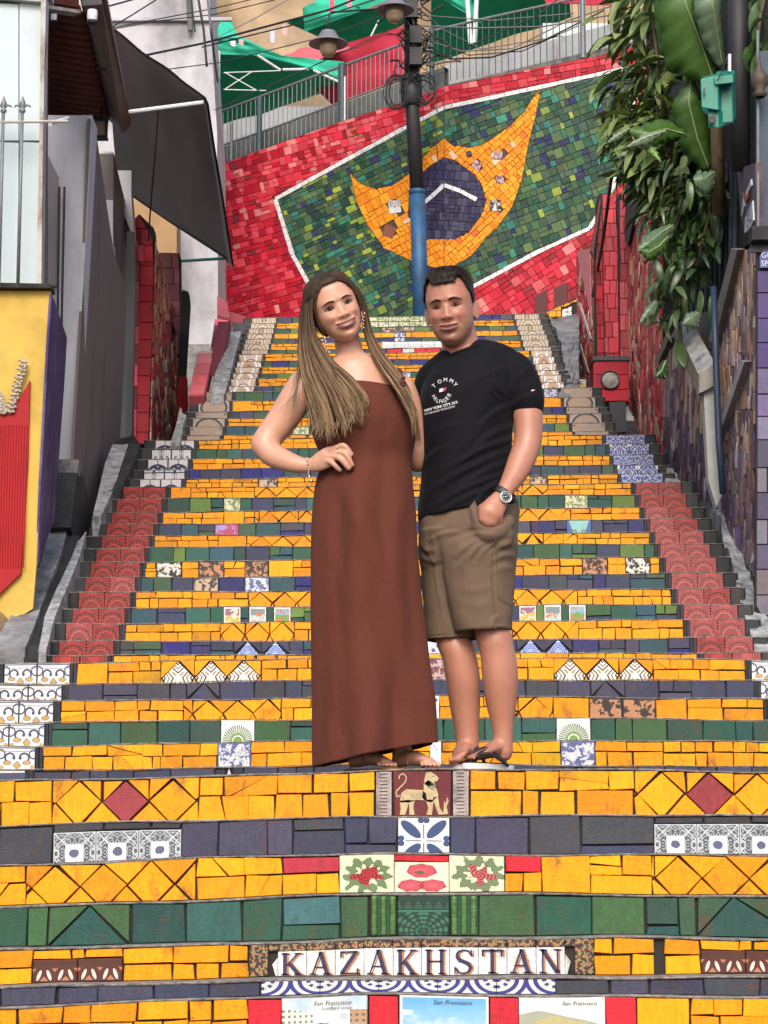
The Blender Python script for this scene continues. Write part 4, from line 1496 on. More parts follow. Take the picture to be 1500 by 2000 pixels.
# small maroon doors low on the right of the wall
for xa, xb, ya, yb in ((1046, 1070, 572, 640), (1083, 1109, 558, 640)):
 q = [mur(xa, ya + 6, 0.03), mur(xb, ya - 6, 0.03), mur(xb, yb, 0.03), mur(xa, yb, 0.03)]
 MB().slab(q, 0.02).obj('dark_panel', simple('maroon_panel', (0.10, 0.015, 0.02), 0.6), wall)
# ------------------------------------------------------------------ the terrace above the wall
M['rail'] = simple('galvanised_rail', (0.22, 0.24, 0.25), 0.5, 0.4, 20, bstr=0.1, metal=0.3)
M['raildark'] = simple('dark_green_steel', (0.05, 0.09, 0.10), 0.55, 0.4, 20, bstr=0.1)
M['render_grey'] = simple('grey_render', (0.17, 0.185, 0.185), 0.9, 0.5, 5, grime=(0.06, 0.07, 0.06), gs=2, bstr=0.3)
M['render_lt'] = simple('light_grey_render', (0.40, 0.42, 0.44), 0.85, 0.35, 4, grime=(0.18, 0.18, 0.18), gs=2, bstr=0.2)
M['white_steel'] = simple('white_painted_steel', (0.72, 0.74, 0.76), 0.45, 0.2, 20, bstr=0.05)
def fabric(name, c, c2, rough=0.75):
 m, b = new_mat(name, rough, 0.25)
 n = tex_noise(3.0, 4); n2 = tex_noise(40, 2)
 link_col(b, mix(ramp(n, 0.3, 0.7), c, c2))
 bump(b, n * 0.8 + n2 * 0.1, 0.5, 0.05)
 b.inputs['Transmission Weight'].default_value = 0.0
 M[name] = m
fabric('tent_green', (0.006, 0.24, 0.10), (0.010, 0.32, 0.15))
fabric('tent_green_top', (0.03, 0.42, 0.26), (0.05, 0.52, 0.36))
fabric('tent_red', (0.36, 0.015, 0.035), (0.46, 0.03, 0.06))
# grey kerb strip that carries the railing
YT = 0.45
def beh(px, py, off=0.2):
 n = NL if px <= KINK else NR
 p0 = (a0 if px <= KINK else a1) - n * off
 return on_plane(px, py, p0, n)
par = MB()
bt = [(395, 300), (423, 292), (540, 247), (680, 198), (790, 158), (867.9, 130)]
for (xa, ya), (xb, yb) in zip(bt[:-1], bt[1:]):
 q = [beh(xa, ya, 0.30), beh(xb, yb, 0.30), beh(xb, topy(xb) + 14, 0.30), beh(xa, topy(xa) + 14, 0.30)]
 par.add(q + [p - NL * 0.12 for p in q], [(0, 1, 2, 3), (7, 6, 5, 4), (0, 4, 5, 1)])
pw = par.obj('parapet_wall', M['render_grey'])
tag(pw, 'dark grey rendered parapet behind the left railing above the mural', 'wall')
par = MB()
bt = [(868.1, 128), (960, 106), (1040, 88), (1120, 66), (1260, 30)]
for (xa, ya), (xb, yb) in zip(bt[:-1], bt[1:]):
 q = [beh(xa, ya, 0.9), beh(xb, yb, 0.9), beh(xb, topy(xb) + 20, 0.9), beh(xa, topy(xa) + 20, 0.9)]
 par.add(q + [p - NR * 0.12 for p in q], [(0, 1, 2, 3), (7, 6, 5, 4), (0, 4, 5, 1)])
pw = par.obj('low_wall', M['render_lt'])
tag(pw, 'light grey low wall behind the right railing above the mural', 'wall')
def railing(top, bot, off, step, label, posts, barmat, lowrail=None):
 root = empty('railing', beh(top[0][0], bot[0][1], off))
 tag(root, label, 'railing', 'railings above the mural')
 def yy(L, x):
  for (xa, ya), (xb, yb) in zip(L[:-1], L[1:]):
   if xa <= x <= xb: return ya + (yb - ya) * (x - xa) / (xb - xa)
  return L[-1][1]
 MB().tube([beh(x, y, off) for x, y in top], 0.018, 8).obj('top_rail', M['rail'], root, loc=beh(*top[0], off))
 if lowrail: MB().tube([beh(x, y, off) for x, y in lowrail], 0.014, 8).obj('lower_rail', M['rail'], root, loc=beh(*lowrail[0], off))
 x = top[0][0] + 4
 while x < top[-1][0]:
  p, q = beh(x, yy(top, x), off), beh(x, yy(bot, x), off)
  q = Vector((p.x, p.y, q.z))
  MB().tube([p, q], 0.0055, 6).obj('bar', barmat, root, loc=q)
  x += step
 for px, r, ytop, mt in posts:
  p, q = beh(px, ytop, off - 0.03), beh(px, yy(bot, px) + 6, off - 0.03)
  q = Vector((p.x, p.y, q.z))
  MB().tube([q, p], r, 10).obj('post', mt, root, loc=q)
railing([(423, 221), (540, 177), (665, 130), (795, 83)], [(423, 322), (540, 281), (665, 238), (795, 195)], 0.12, 9.0,
  'grey metal railing with thin bars on the left above the mural', [(452, 0.022, 240, M['rail']), (507, 0.035, 190, M['raildark']), (668, 0.045, 125, M['raildark']), (672, 0.022, 150, M['white_steel'])], M['rail'],
  [(423, 288), (540, 247), (665, 200), (795, 152)])
railing([(838, 62), (930, 40), (1050, 14), (1210, -22)], [(838, 168), (868, 160), (1000, 138), (1210, 92)], 0.12, 12.5,
  'thin barred railing on the right above the mural', [(1137, 0.03, -20, M['rail']), (843, 0.03, 55, M['raildark'])], M['raildark'],
  [(838, 128), (868, 121), (900, 118)])
# ground of the ramp behind
rp = MB().slab([beh(395, 330, 0.5) + Vector((0, 0, -.1)), beh(868, 168, 0.5) + Vector((0, 0, -.1)), beh(868, 168, 0.5) + Vector((0, 9, 1.2)), beh(395, 330, 0.5) + Vector((0, 9, 0.6))], 0.1).obj('upper_street', M['cement'])
rp['kind'] = 'structure'
rp = MB().slab([beh(868.5, 168, 0.5) + Vector((0, 0, -.1)), beh(1330, 60, 0.5) + Vector((0, 0, -.1)), beh(1330, 60, 0.5) + Vector((0, 9, 1.2)), beh(868.5, 168, 0.5) + Vector((0, 9, 1.2))], 0.1).obj('upper_street', M['cement'])
rp['kind'] = 'structure'
# cloth helper: a sheet from four corners with sag and folds, given thickness
def cloth(name, c4, mat, parent=None, nu=14, nv=10, sag=0.12, fold=0.05, thick=0.012, seed=0):
 A, B, C, D = [Vector(p) for p in c4]
 n = (B - A).cross(D - A).normalized()
 V = []
 for j in range(nv + 1):
  for i in range(nu + 1):
   u, v = i / nu, j / nv
   p = A.lerp(B, u).lerp(D.lerp(C, u), v)
   s = math.sin(PI * u) * math.sin(PI * v) * sag
   w = noise.noise(Vector((u * 4 + seed, v * 2.5, seed))) * fold
   V.append(p + Vector((0, 0, -s)) + n * w)
 m = len(V)
 V2 = [p - n * thick for p in V]
 Fc = []
 for j in range(nv):
  for i in range(nu):
   a = j * (nu + 1) + i
   Fc.append((a, a + 1, a + nu + 2, a + nu + 1))
   Fc.append((m + a, m + a + nu + 1, m + a + nu + 2, m + a + 1))
 return mesh_obj(name, V + V2, Fc, mat, parent, smooth=True)
def tent(label, loc, sheets, poles):
 root = empty('canopy_tent', loc)
 tag(root, label, 'tent', 'market canopies above the wall')
 for i, (c4, m_, sg) in enumerate(sheets): cloth('canopy_sheet' if i == 0 else 'valance', c4, M[m_], root, sag=sg, seed=i * 3.1 + loc[0])
 for a, b, r in poles: MB().tube([a, b], r, 8).obj('frame_bar', M['white_steel'], root)
 for o in root.children: o.location = Vector(o.location) - (Vector((0, 0, 0)) if False else Vector((0, 0, 0)))
 return root
def reparent_fix(root):
 pass
T = at
tent('green market canopy with white frame bars beside the white building', at(545, 260, 29.5),
     [([T(420, 92, 28.6), T(672, 128, 28.8), T(664, 172, 30.6), T(424, 246, 30.4)], 'tent_green', 0.05),
      ([T(418, 78, 28.5), T(470, 72, 28.5), T(560, 112, 28.65), T(418, 104, 28.6)], 'tent_green_top', 0.0),
      ([T(430, 40, 30.0), T(447, 40, 30.0), T(482, 96, 28.7), T(418, 84, 28.7)], 'tent_green_top', 0.0),
      ([T(455, 98, 28.55), T(672, 122, 28.75), T(668, 160, 28.85), T(640, 142, 28.7)], 'tent_green_top', 0.02)],
     [(T(503, 108, 28.5), T(548, 137, 28.6), 0.018), (T(552, 136, 28.6), T(603, 135, 28.6), 0.018), (T(612, 137, 28.6), T(662, 160, 28.6), 0.018),
      (T(426, 100, 28.5), T(425, 222, 28.5), 0.03), (T(437, 142, 28.55), T(548, 138, 28.55), 0.008), (T(440, 142, 28.55), T(500, 176, 28.55), 0.008),
      (T(440, 174, 28.55), T(492, 140, 28.55), 0.008), (T(437, 175, 28.55), T(520, 177, 28.55), 0.008)])
tent('large green canopy behind the two street lamps', at(690, 200, 31),
     [([T(560, 42, 30.6), T(700, 14, 30.4), T(812, 30, 31.0), T(700, 104, 31.4)], 'tent_green', 0.0),
      ([T(592, 16, 30.3), T(640, -14, 30.4), T(812, -20, 30.4), T(596, 62, 30.5)], 'tent_green_top', 0.05)],
     [(T(712, 95, 30.3), T(740, 40, 30.3), 0.012), (T(684, 97, 30.2), T(681, 184, 30.2), 0.03)])
tent('dark green canopy behind the tangle of cables right of the pole', at(950, 200, 30),
     [([T(842, -30, 29.4), T(1110, -30, 29.4), T(1115, 30, 30.6), T(842, 120, 30.8)], 'tent_green', 0.05),
      ([T(850, -10, 29.2), T(915, -12, 29.2), T(940, 45, 29.35), T(900, 20, 29.3)], 'tent_green_top', 0.02)],
     [(T(912, -10, 29.1), T(919, 86, 29.1), 0.032), (T(931, -10, 29.1), T(927, 84, 29.1), 0.032), (T(1140, -10, 29.0), T(1141, 110, 29.0), 0.025)])
rc = cloth('banner', [T(560, 118, 30.0), T(800, 48, 29.8), T(802, 150, 29.9), T(650, 206, 30.2)], M['tent_red'], sag=0.0, fold=0.06, seed=9)
tag(rc, 'dark red cloth hanging below the large green canopy', 'cloth')
rc = cloth('awning', [T(555, 108, 29.9), T(640, 80, 29.9), T(690, 96, 29.7), T(590, 128, 29.7)], simple('pink_cloth', (0.55, 0.10, 0.14), 0.7), sag=0.0, fold=0.03, seed=4)
tag(rc, 'faded pink cloth draped above the green canopy edge', 'cloth')
rc = cloth('awning', [T(1055, -30, 29.2), T(1200, -30, 29.2), T(1190, 12, 29.0), T(1066, 8, 29.0)], M['tent_red'], sag=0.0, fold=0.03, seed=5)
tag(rc, 'red cloth at the top above the right railing', 'cloth')
# pale walls and buildings behind the railing
def wallbox(name, label, cat, px0, px1, py0, py1, Y, depth, mat, slope=0):
 q = [T(px0, py0, Y), T(px1, py0 + slope, Y), T(px1, py1, Y), T(px0, py1, Y)]
 V = MB()
 b = [p + Vector((0, depth, 0)) for p in q]
 V.add(q + b, [(0, 1, 2, 3), (7, 6, 5, 4), (0, 4, 5, 1), (1, 5, 6, 2), (0, 3, 7, 4), (3, 2, 6, 7)])
 o = V.obj(name, mat)
 if label: tag(o, label, cat)
 return o
wb = wallbox('building_wall', 'white wall behind the bars below the green canopy', 'wall', 405, 700, 208, 320, 31.2, 0.3, M['render_lt'])
wallbox('building_wall', 'pale grey panel wall on the far right of the terrace', 'wall', 1060, 1320, 45, 190, 28.6, 0.3, simple('pale_panel', (0.55, 0.60, 0.62), 0.6, 0.2, 3))
for x0, x1 in ((487, 497), (1041, 1054)):
 pass
# far cliff
V, Fc = [], []
nx_, ny_ = 60, 26
for j in range(ny_ + 1):
 for i in range(nx_ + 1):
  X = -9 + 22 * i / nx_
  Z = 8 + 16 * j / ny_
  d = noise.fractal(Vector((X * 0.5, Z * 0.5, 1.0)), 1.0, 2.0, 5) * 1.2 + noise.noise(Vector((X * 1.7, Z * 2.6, 4))) * 0.35
  V.append((X, 44 + d + (Z - 8) * 0.12, Z))
for j in range(ny_):
 for i in range(nx_):
  a = j * (nx_ + 1) + i
  Fc.append((a, a + 1, a + nx_ + 2, a + nx_ + 1))
cl = mesh_obj('cliff', V, Fc, simple('sandy_rock', (0.52, 0.38, 0.24), 0.95, 0.6, 1.2, grime=(0.26, 0.19, 0.13), gs=0.9, bstr=0.8), smooth=True)
cl['kind'] = 'structure'
for i, (px, py, h, c) in enumerate(((532, 72, 26, (0.5, 0.5, 0.62)), (556, 60, 22, (0.7, 0.35, 0.35)), (455, 86, 12, (0.75, 0.6, 0.62)), (471, 84, 12, (0.7, 0.3, 0.32)), (648, 12, 24, (0.65, 0.08, 0.16)), (682, 8, 18, (0.7, 0.2, 0.26)))):
 o = cloth('bunting_flag', [T(px - 5, py - h / 2, 28.3), T(px + 5, py - h / 2, 28.3), T(px + 4, py + h / 2, 28.25), T(px - 4, py + h / 2 - 3, 28.25)], simple('bunting_cloth', c, 0.7), nu=3, nv=4, sag=0, fold=0.02, thick=0.004, seed=i)
 tag(o, ['white and blue bunting flag above the green canopy', 'pink bunting flag right of the white and blue one', 'pale bunting flag at the left canopy corner', 'rose bunting flag beside the left canopy corner', 'crimson bunting flag on the big green canopy edge', 'red bunting flag nearest the second street lamp'][i], 'flag', 'bunting above the terrace')
# ------------------------------------------------------------------ the utility pole with its lamps and cables
YP = 24.9
zb = zt_top
pole = empty('utility_pole', T(818, 612, YP))
tag(pole, 'black and blue utility pole before the mural carrying lamps and cables', 'pole')
M['pole_black'] = simple('black_tarred_pole', (0.022, 0.022, 0.026), 0.6, 0.5, 10, bstr=0.3)
M['pole_blue'] = simple('blue_painted_pole', (0.022, 0.11, 0.26), 0.55, 0.5, 8, grime=(0.03, 0.05, 0.08), gs=5, bstr=0.3)
M['cable'] = simple('cable_sheath', (0.016, 0.018, 0.02), 0.6, 0.3, 10, bstr=0)
M['cable_grey'] = simple('grey_cable_sheath', (0.16, 0.17, 0.18), 0.6, 0.3, 10, bstr=0)
pb, pm, pt = T(824, 660, YP), T(815, 375, YP), T(800, -60, YP)
pb.z = zb - 0.03
MB().tube([pb, pm], 0.088, 18).obj('lower_shaft', M['pole_blue'], pole, smooth=True)
MB().tube([pm, T(805, 205, YP), pt], [0.080, 0.078, 0.075], 18).obj('upper_shaft', M['pole_black'], pole, smooth=True)
MB().lathe([(0.09, 0), (0.115, 0.02), (0.12, 0.16), (0.115, 0.36), (0.09, 0.38)], T(804, 208, YP), 18).obj('joint_sleeve', M['pole_black'], pole, smooth=True)
MB().lathe([(0.087, 0), (0.096, 0.005), (0.096, 0.05), (0.087, 0.055)], T(815, 380, YP), 18).obj('clamp_band', M['pole_blue'], pole, smooth=True)
for cx_, cy_, rr_ in ((776, 178, 0.14), (828, 176, 0.12)):
 m_ = MB()
 for q in range(7):
  c = T(cx_ + R.uniform(-4, 4), cy_ + R.uniform(-6, 6), YP - 0.1 + R.uniform(-.03, .03))
  r1, r2 = rr_ * R.uniform(0.7, 1.1), rr_ * R.uniform(1.1, 1.55)
  m_.tube([c + Vector((math.cos(t) * r1, math.sin(t * 2) * 0.02, math.sin(t) * r2)) for t in [2 * PI * i / 20 for i in range(21)]], 0.006, 5, cap=False)
 m_.obj('cable_coil', M['cable'], pole, smooth=True)
# tangle round the pole top
m_ = MB()
for q in range(60):
 c = T(806 + R.gauss(0, 10), R.uniform(-20, 150), YP - 0.12 + R.uniform(-.06, .05))
 pts = [c]
 for i in range(5): pts.append(pts[-1] + Vector((R.uniform(-.11, .11), R.uniform(-.03, .03), R.uniform(-.16, .10))))
 m_.tube(pts, R.choice([0.005, 0.008, 0.012]), 5, cap=False)
tg = m_.obj('cable_tangle', M['cable'], pole, smooth=True)
tg['kind'] = 'stuff'
for i, (x, y) in enumerate(((812, 70), (803, 20), (812, 112))):
 MB().box(T(x, y, YP - 0.18), (0.14, 0.12, 0.2)).obj('junction_box', M['pole_black'], pole)
M['lampshade'] = simple('grey_enamel_shade', (0.20, 0.20, 0.24), 0.45, 0.3, 10, bstr=0.1)
M['amber'] = simple('amber_glass', (0.42, 0.30, 0.19), 0.2, 0.3, 6, bstr=0)
def lamp(px, py, arm_from, arm_pts, label):
 root = empty('street_lamp', T(px, py, YP - 0.55))
 tag(root, label, 'lamp', 'street lamps on the utility pole')
 c = Vector(root.location)
 s = 0.218
 prof = [(0.0, 0.62), (0.36, 0.62), (0.40, 0.55), (0.40, 0.45), (0.48, 0.42), (0.56, 0.25), (0.75, 0.10), (0.98, 0.0), (1.0, -0.06), (0.97, -0.07), (0.7, 0.02), (0.45, 0.08)]
 MB().lathe([(r * s, z * s) for r, z in prof], c, 32).obj('shade', M['lampshade'], root, smooth=True)
 MB().lathe([(0.44 * s, 0.06 * s), (0.46 * s, -0.2 * s), (0.42 * s, -0.45 * s), (0.30 * s, -0.68 * s), (0.0, -0.74 * s)], c, 24).obj('glass_bowl', M['amber'], root, smooth=True)
 MB().tube([c + Vector((0, 0, 0.6 * s))] + [Vector(p) for p in arm_pts], 0.012, 8).obj('arm', M['pole_black'], root, smooth=True)
lamp(641, 84, None, [T(640, 40, YP - .55), T(646, 24, YP - .5), T(700, 20, YP - .3), T(800, 14, YP)], 'grey dish street lamp left of the pole above the flag mural')
lamp(771, 18, None, [T(771, -10, YP - .55), T(785, -20, YP - .3), T(800, -20, YP)], 'grey dish street lamp closest to the pole, cut by the picture top')
def wire(pts, r=0.008, mat='cable', label=None, sag=0.0):
 P = [T(*p) for p in pts]
 out = []
 for a, b in zip(P[:-1], P[1:]):
  for i in range(8):
   t = i / 8
   out.append(a.lerp(b, t) + Vector((0, 0, -sag * math.sin(PI * t))))
 out.append(P[-1])
 o = MB().tube(out, r, 6).obj('overhead_cable', M[mat], smooth=True)
 tag(o, label, 'cable', 'overhead cables')
W_ = [([(235, 118, 20), (395, 85, 23), (640, 20, 24.5), (720, -12, 25)], .013, 'cable', 'thick black cable rising from the brown awning across the cliff'),
      ([(395, 92, 23), (600, 42, 24.5), (760, -10, 25)], .009, 'cable', 'black cable running just under the thick one'),
      ([(250, 142, 20), (330, 135, 22), (430, 122, 24), (640, 70, 24.5), (800, 10, 24.8)], .006, 'cable', 'thin dark cable passing over the green canopy'),
      ([(205, 14, 20), (285, -8, 21)], .009, 'cable', 'short black cable at the top left over the white building'),
      ([(215, 55, 20), (260, 28, 21), (320, -10, 22)], .007, 'cable', 'bent black cable rising from the brown beam'),
      ([(220, 54, 20), (420, 16, 23), (520, -8, 24)], .006, 'cable', 'thin cable crossing the white building near the top'),
      ([(220, 57, 20), (300, 42, 22), (420, 28, 23), (560, -6, 24)], .006, 'cable', 'lower thin cable crossing the white building'),
      ([(410, 80, 23), (500, 35, 23.5), (575, -8, 24)], .005, 'cable_grey', 'pale cable climbing steeply before the cliff'),
      ([(420, 215, 24), (500, 178, 24.3), (605, 132, 24.5), (800, 40, 24.8)], .007, 'cable', 'dark cable sloping over the left railing'),
      ([(808, 70, 24.8), (900, 100, 25), (1000, 95, 25.2), (1110, 40, 25.5), (1200, 10, 25.5)], .008, 'cable_grey', 'grey cable sagging right from the pole over the low wall'),
      ([(808, 90, 24.8), (880, 115, 25), (960, 112, 25.2), (1060, 80, 25.3), (1180, 20, 25.5)], .010, 'cable', 'lowest black cable sagging right from the pole'),
      ([(815, 50, 24.8), (930, 55, 25), (1060, 52, 25.2), (1190, 30, 25.4)], .009, 'cable_grey', 'nearly level grey cable right of the pole'),
      ([(812, 120, 24.8), (870, 106, 25), (930, 84, 25.2), (1050, 30, 25.3), (1100, -10, 25.3)], .008, 'cable', 'black cable rising to the right from the coil'),
      ([(790, 60, 24.8), (850, 98, 25), (900, 122, 25)], .007, 'cable', 'black cable falling right from the pole top'),
      ([(800, 28, 24.8), (880, 34, 25), (960, 40, 25.2), (1120, 26, 25.4)], .007, 'cable_grey', 'upper grey cable before the dark green canopy'),
      ([(795, 66, 24.8), (750, 68, 24.7), (700, 92, 24.6), (640, 108, 24.5)], .005, 'cable', 'thin looping cable left of the pole under the lamp'),
      ([(800, 5, 24.8), (870, 60, 25), (940, 96, 25.2), (1100, 70, 25.4)], .006, 'cable_grey', 'fine grey cable crossing the others right of the pole'),
      ([(806, 40, 24.8), (860, 80, 25), (915, 108, 25.1), (1020, 100, 25.3), (1130, 50, 25.4)], .006, 'cable', 'fine black cable hanging lowest at its middle'),
      ([(373, -10, 22), (378, 40, 22), (381, 62, 22)], .008, 'cable', 'black downlead on the white building, left one'),
      ([(386, -10, 22), (398, 60, 22), (404, 130, 22)], .012, 'cable', 'thick black downlead on the white building corner'),
      ([(405, -10, 22), (412, 60, 22), (425, 160, 23)], .012, 'cable_grey', 'grey downlead at the corner of the white building')]
for w in W_: wire(*w[:3], w[3], 0.0)
# ------------------------------------------------------------------ the sides of the stair street
_ys = sorted((YS[k], YD[k]) for k in YS)
def Yrow(y):
 """distance of the stair slope seen at photo row y"""
 if y <= _ys[0][0]: return _ys[0][1] + (_ys[0][0] - y) * 0.02
 for (ya, da), (yb, db) in zip(_ys[:-1], _ys[1:]):
  if ya <= y <= yb: return da + (db - da) * (y - ya) / (yb - ya)
 return _ys[-1][1]
def slope(px, py): return at(px, py, Yrow(py))
class PlX:
 def __init__(s, X): s.p = Vector((X, 0, 0)); s.n = Vector((-1 if X > 0 else 1, 0, 0))
class PlY:
 def __init__(s, Y): s.p = Vector((0, Y, 0)); s.n = Vector((0, -1, 0))
class PlS:
 """a vertical wall through two plan points given as (photo x, distance)"""
 def __init__(s, a, b):
  s.p, q = _pp(*a), _pp(*b)
  s.n = plane_n(s.p, q)
class PlP:
 """plane through three places given as (photo x, photo y, distance)"""
 def __init__(s, a, b, c):
  A, B, C = at(*a), at(*b), at(*c)
  s.p = A
  s.n = (B - A).cross(C - A).normalized()
  if s.n.dot(Vector((0, 0, CAMZ)) - A) < 0: s.n = -s.n
def pl_pt(P, x, y, proud=0.0): return on_plane(x, y, P.p, P.n) + P.n * proud
def panel(name, poly, P, mat, thick=0.25, parent=None, label=None, cat=None, group=None, proud=0.0, kind=None):
 pts = [pl_pt(P, x, y, proud) for x, y in poly]
 if P.n.dot((pts[1] - pts[0]).cross(pts[-1] - pts[0])) < 0: pts = pts[::-1]
 m = len(pts)
 b = [p - P.n * thick for p in pts]
 fs = [tuple(range(m)), tuple(reversed(range(m, 2 * m)))]
 for i in range(m):
  j = (i + 1) % m
  fs.append((i, m + i, m + j, j))
 o = mesh_obj(name, pts + b, fs, mat, parent)
 if label: tag(o, label, cat, group)
 if kind: o['kind'] = kind
 return o
def rock_strip(name, left, right, mat, thick=0.3, parent=None, rough=0.015, n=4, fn=slope, seg=6):
 """irregular sloping strip between two photo polylines lying on the stair slope"""
 def res(L, N):
  out = []
  for i in range(N + 1):
   t = i / N * (len(L) - 1)
   j = min(int(t), len(L) - 2)
   f = t - j
   out.append((L[j][0] + (L[j + 1][0] - L[j][0]) * f, L[j][1] + (L[j + 1][1] - L[j][1]) * f))
  return out
 N = (max(len(left), len(right)) - 1) * seg
 A, B = res(left, N), res(right, N)
 V, Fc = [], []
 for i in range(N + 1):
  p, q = fn(*A[i]), fn(*B[i])
  for j in range(n + 1):
   v = p.lerp(q, j / n)
   d = noise.fractal(v * 5, 1.0, 2.0, 4) * rough
   V.append(v + Vector((d * 0.4, -d * 0.4, d)))
 m = len(V)
 V += [v - Vector((0, -0.05, thick)) for v in V]
 w = n + 1
 for i in range(N):
  for j in range(n):
   a = i * w + j
   Fc.append((a, a + 1, a + w + 1, a + w))
  for j, in ((0,), (n,)):
   a = i * w + j
   Fc.append((a, a + w, m + a + w, m + a) if j == 0 else (a, m + a, m + a + w, a + w))
 for i in (0, N):
  for j in range(n):
   a = i * w + j
   Fc.append((a, m + a, m + a + 1, a + 1) if i == 0 else (a, a + 1, m + a + 1, m + a))
 return mesh_obj(name, V, Fc, mat, parent, smooth=False)
M['stone'] = simple('wet_grey_stone', (0.30, 0.31, 0.33), 0.75, 0.8, 6, grime=(0.05, 0.05, 0.055), gs=4.5, bstr=1.0)
M['stone_dk'] = simple('mossy_dark_stone', (0.04, 0.042, 0.045), 0.85, 0.9, 8, grime=(0.012, 0.015, 0.013), gs=5, bstr=1.0)
M['stone_white'] = simple('flaking_white_stone', (0.50, 0.51, 0.52), 0.8, 0.8, 12, grime=(0.05, 0.055, 0.055), gs=13, bstr=1.0)
M['yellow_wall'] = simple('yellow_wall_paint', (0.68, 0.45, 0.09), 0.85, 0.25, 3, grime=(0.40, 0.27, 0.06), gs=2.2, bstr=0.35)
M['purple'] = simple('purple_wall_paint', (0.060, 0.040, 0.17), 0.8, 0.5, 5, grime=(0.18, 0.15, 0.28), gs=6, stretch=(1, 1, 0.35), bstr=0.3)
M['red_door'] = simple('red_gloss_paint', (0.40, 0.004, 0.010), 0.75, 0.3, 6, bstr=0.1)
M['blue_shutter'] = simple('pale_blue_paint', (0.52, 0.62, 0.66), 0.6, 0.12, 2, grime=(0.40, 0.47, 0.50), gs=2, bstr=0.1)
M['rust_white'] = simple('chipped_white_paint', (0.55, 0.54, 0.52), 0.7, 0.4, 10, grime=(0.16, 0.06, 0.03), gs=7, stretch=(1, 1, 0.5), bstr=0.5)
M['white_wall'] = simple('limewashed_wall', (0.60, 0.60, 0.65), 0.9, 0.25, 3, grime=(0.36, 0.35, 0.38), gs=3, stretch=(1, 1, 0.3), bstr=0.4)
M['white_old'] = simple('weathered_white_wall', (0.60, 0.59, 0.64), 0.9, 0.35, 2.5, grime=(0.20, 0.19, 0.21), gs=1.2, stretch=(1, 1, 0.6), bstr=0.5)
M['brown_grey'] = simple('brown_grey_wall', (0.20, 0.172, 0.17), 0.85, 0.3, 3, grime=(0.09, 0.08, 0.08), gs=3, stretch=(1, 1, 0.3), bstr=0.3)
M['mauve_grey'] = simple('mauve_grey_wall', (0.27, 0.23, 0.235), 0.85, 0.3, 3, bstr=0.3)
M['beam'] = simple('taupe_beam_paint', (0.24, 0.195, 0.185), 0.75, 0.2, 6, bstr=0.15)
M['roof_red'] = simple('old_clay_tile', (0.17, 0.035, 0.022), 0.9, 0.7, 9, grime=(0.06, 0.02, 0.015), gs=7, bstr=0.6)
M['black_metal'] = simple('black_iron', (0.02, 0.02, 0.022), 0.5, 0.3, 10, bstr=0.1)
M['ochre'] = simple('ochre_render', (0.42, 0.26, 0.13), 0.9, 0.3, 3, grime=(0.27, 0.16, 0.08), gs=2, bstr=0.3)
M['brown_cloth'] = simple('brown_awning_cloth', (0.27, 0.225, 0.21), 0.9, 0.15, 4, bstr=0.1)
# far buildings
# tall white building on the left
bw = empty('white_building', T(390, 600, 25.2))
tag(bw, 'tall weathered white building left of the mural wall', 'building')
def boxpoly(name, poly, Y, depth, mat, parent=None):
 pts = [at(x, y, Y) for x, y in poly]
 m = len(pts)
 b = [p + Vector((0, depth, 0)) for p in pts]
 fs = [tuple(range(m)), tuple(reversed(range(m, 2 * m)))]
 for i in range(m):
  j = (i + 1) % m
  fs.append((i, m + i, m + j, j))
 return mesh_obj(name, pts + b, fs, mat, parent)
boxpoly('wall', [(150, -120), (404, -120), (412, 60), (424, 260), (426, 640), (424, 900), (150, 900)], 25.2, 1.4, M['white_old'], bw)
MB().tube([T(366, -60, 25.12), T(372, 60, 25.12)], 0.03, 8).obj('downpipe', M['render_grey'], bw)
MB().box(T(310, 38, 25.17), (1.7, 0.05, 0.04)).obj('ledge', M['white_old'], bw)
ob = panel('building_wall', [(262, 380), (345, 380), (345, 500), (340, 540), (262, 560)], PlY(24.4), M['ochre'], 0.5, label='ochre rendered wall under the brown awning', cat='wall')
# --- nearest house: pale blue shutter, yellow base
YH = 13.7
shop = empty('shop_front', T(40, 600, YH))
tag(shop, 'house front with pale blue shutter above and yellow wall below', 'building')
Pn = PlY(YH)
for i in range(3):
 xa, xb = [(-90, -18), (-16, 36), (38, 82)][i]
 for j, (ya, yb) in enumerate(((6, 236), (238, 274), (277, 562))):
  panel('shutter_panel', [(xa, ya), (xb, ya + 2), (xb, yb), (xa, yb)], Pn, M['blue_shutter'], 0.05, shop, proud=0.0)
panel('backing', [(-90, -60), (80, -60), (80, 565), (-90, 565)], PlY(YH + 0.06), M['render_grey'], 0.3, shop)
panel('lintel', [(-90, -8), (92, 10), (92, -2), (-90, -22)], Pn, M['rust_white'], 0.12, shop, proud=0.05)
panel('door_post', [(82, 10), (92, 10), (86, 300), (83, 562), (73, 562), (79, 300)], Pn, M['rust_white'], 0.12, shop, proud=0.05)
panel('sill', [(-90, 558), (104, 562), (104, 570), (-90, 568)], Pn, M['stone_dk'], 0.18, shop, proud=0.10)
panel('yellow_wall', [(-90, 570), (101, 571), (96, 650), (80, 942), (73, 1105), (66, 1190), (-90, 1290)], Pn, M['yellow_wall'], 0.03, shop, proud=0.04)
Pdoor = PlY(YH)
panel('red_panel', [(-90, 760), (-62, 750), (-20, 806), (3, 776), (12, 812), (25, 813), (40, 785), (62, 748), (58, 900), (45, 1122), (0, 1166), (-90, 1240)], Pdoor, M['red_door'], 0.05, shop, proud=0.075)
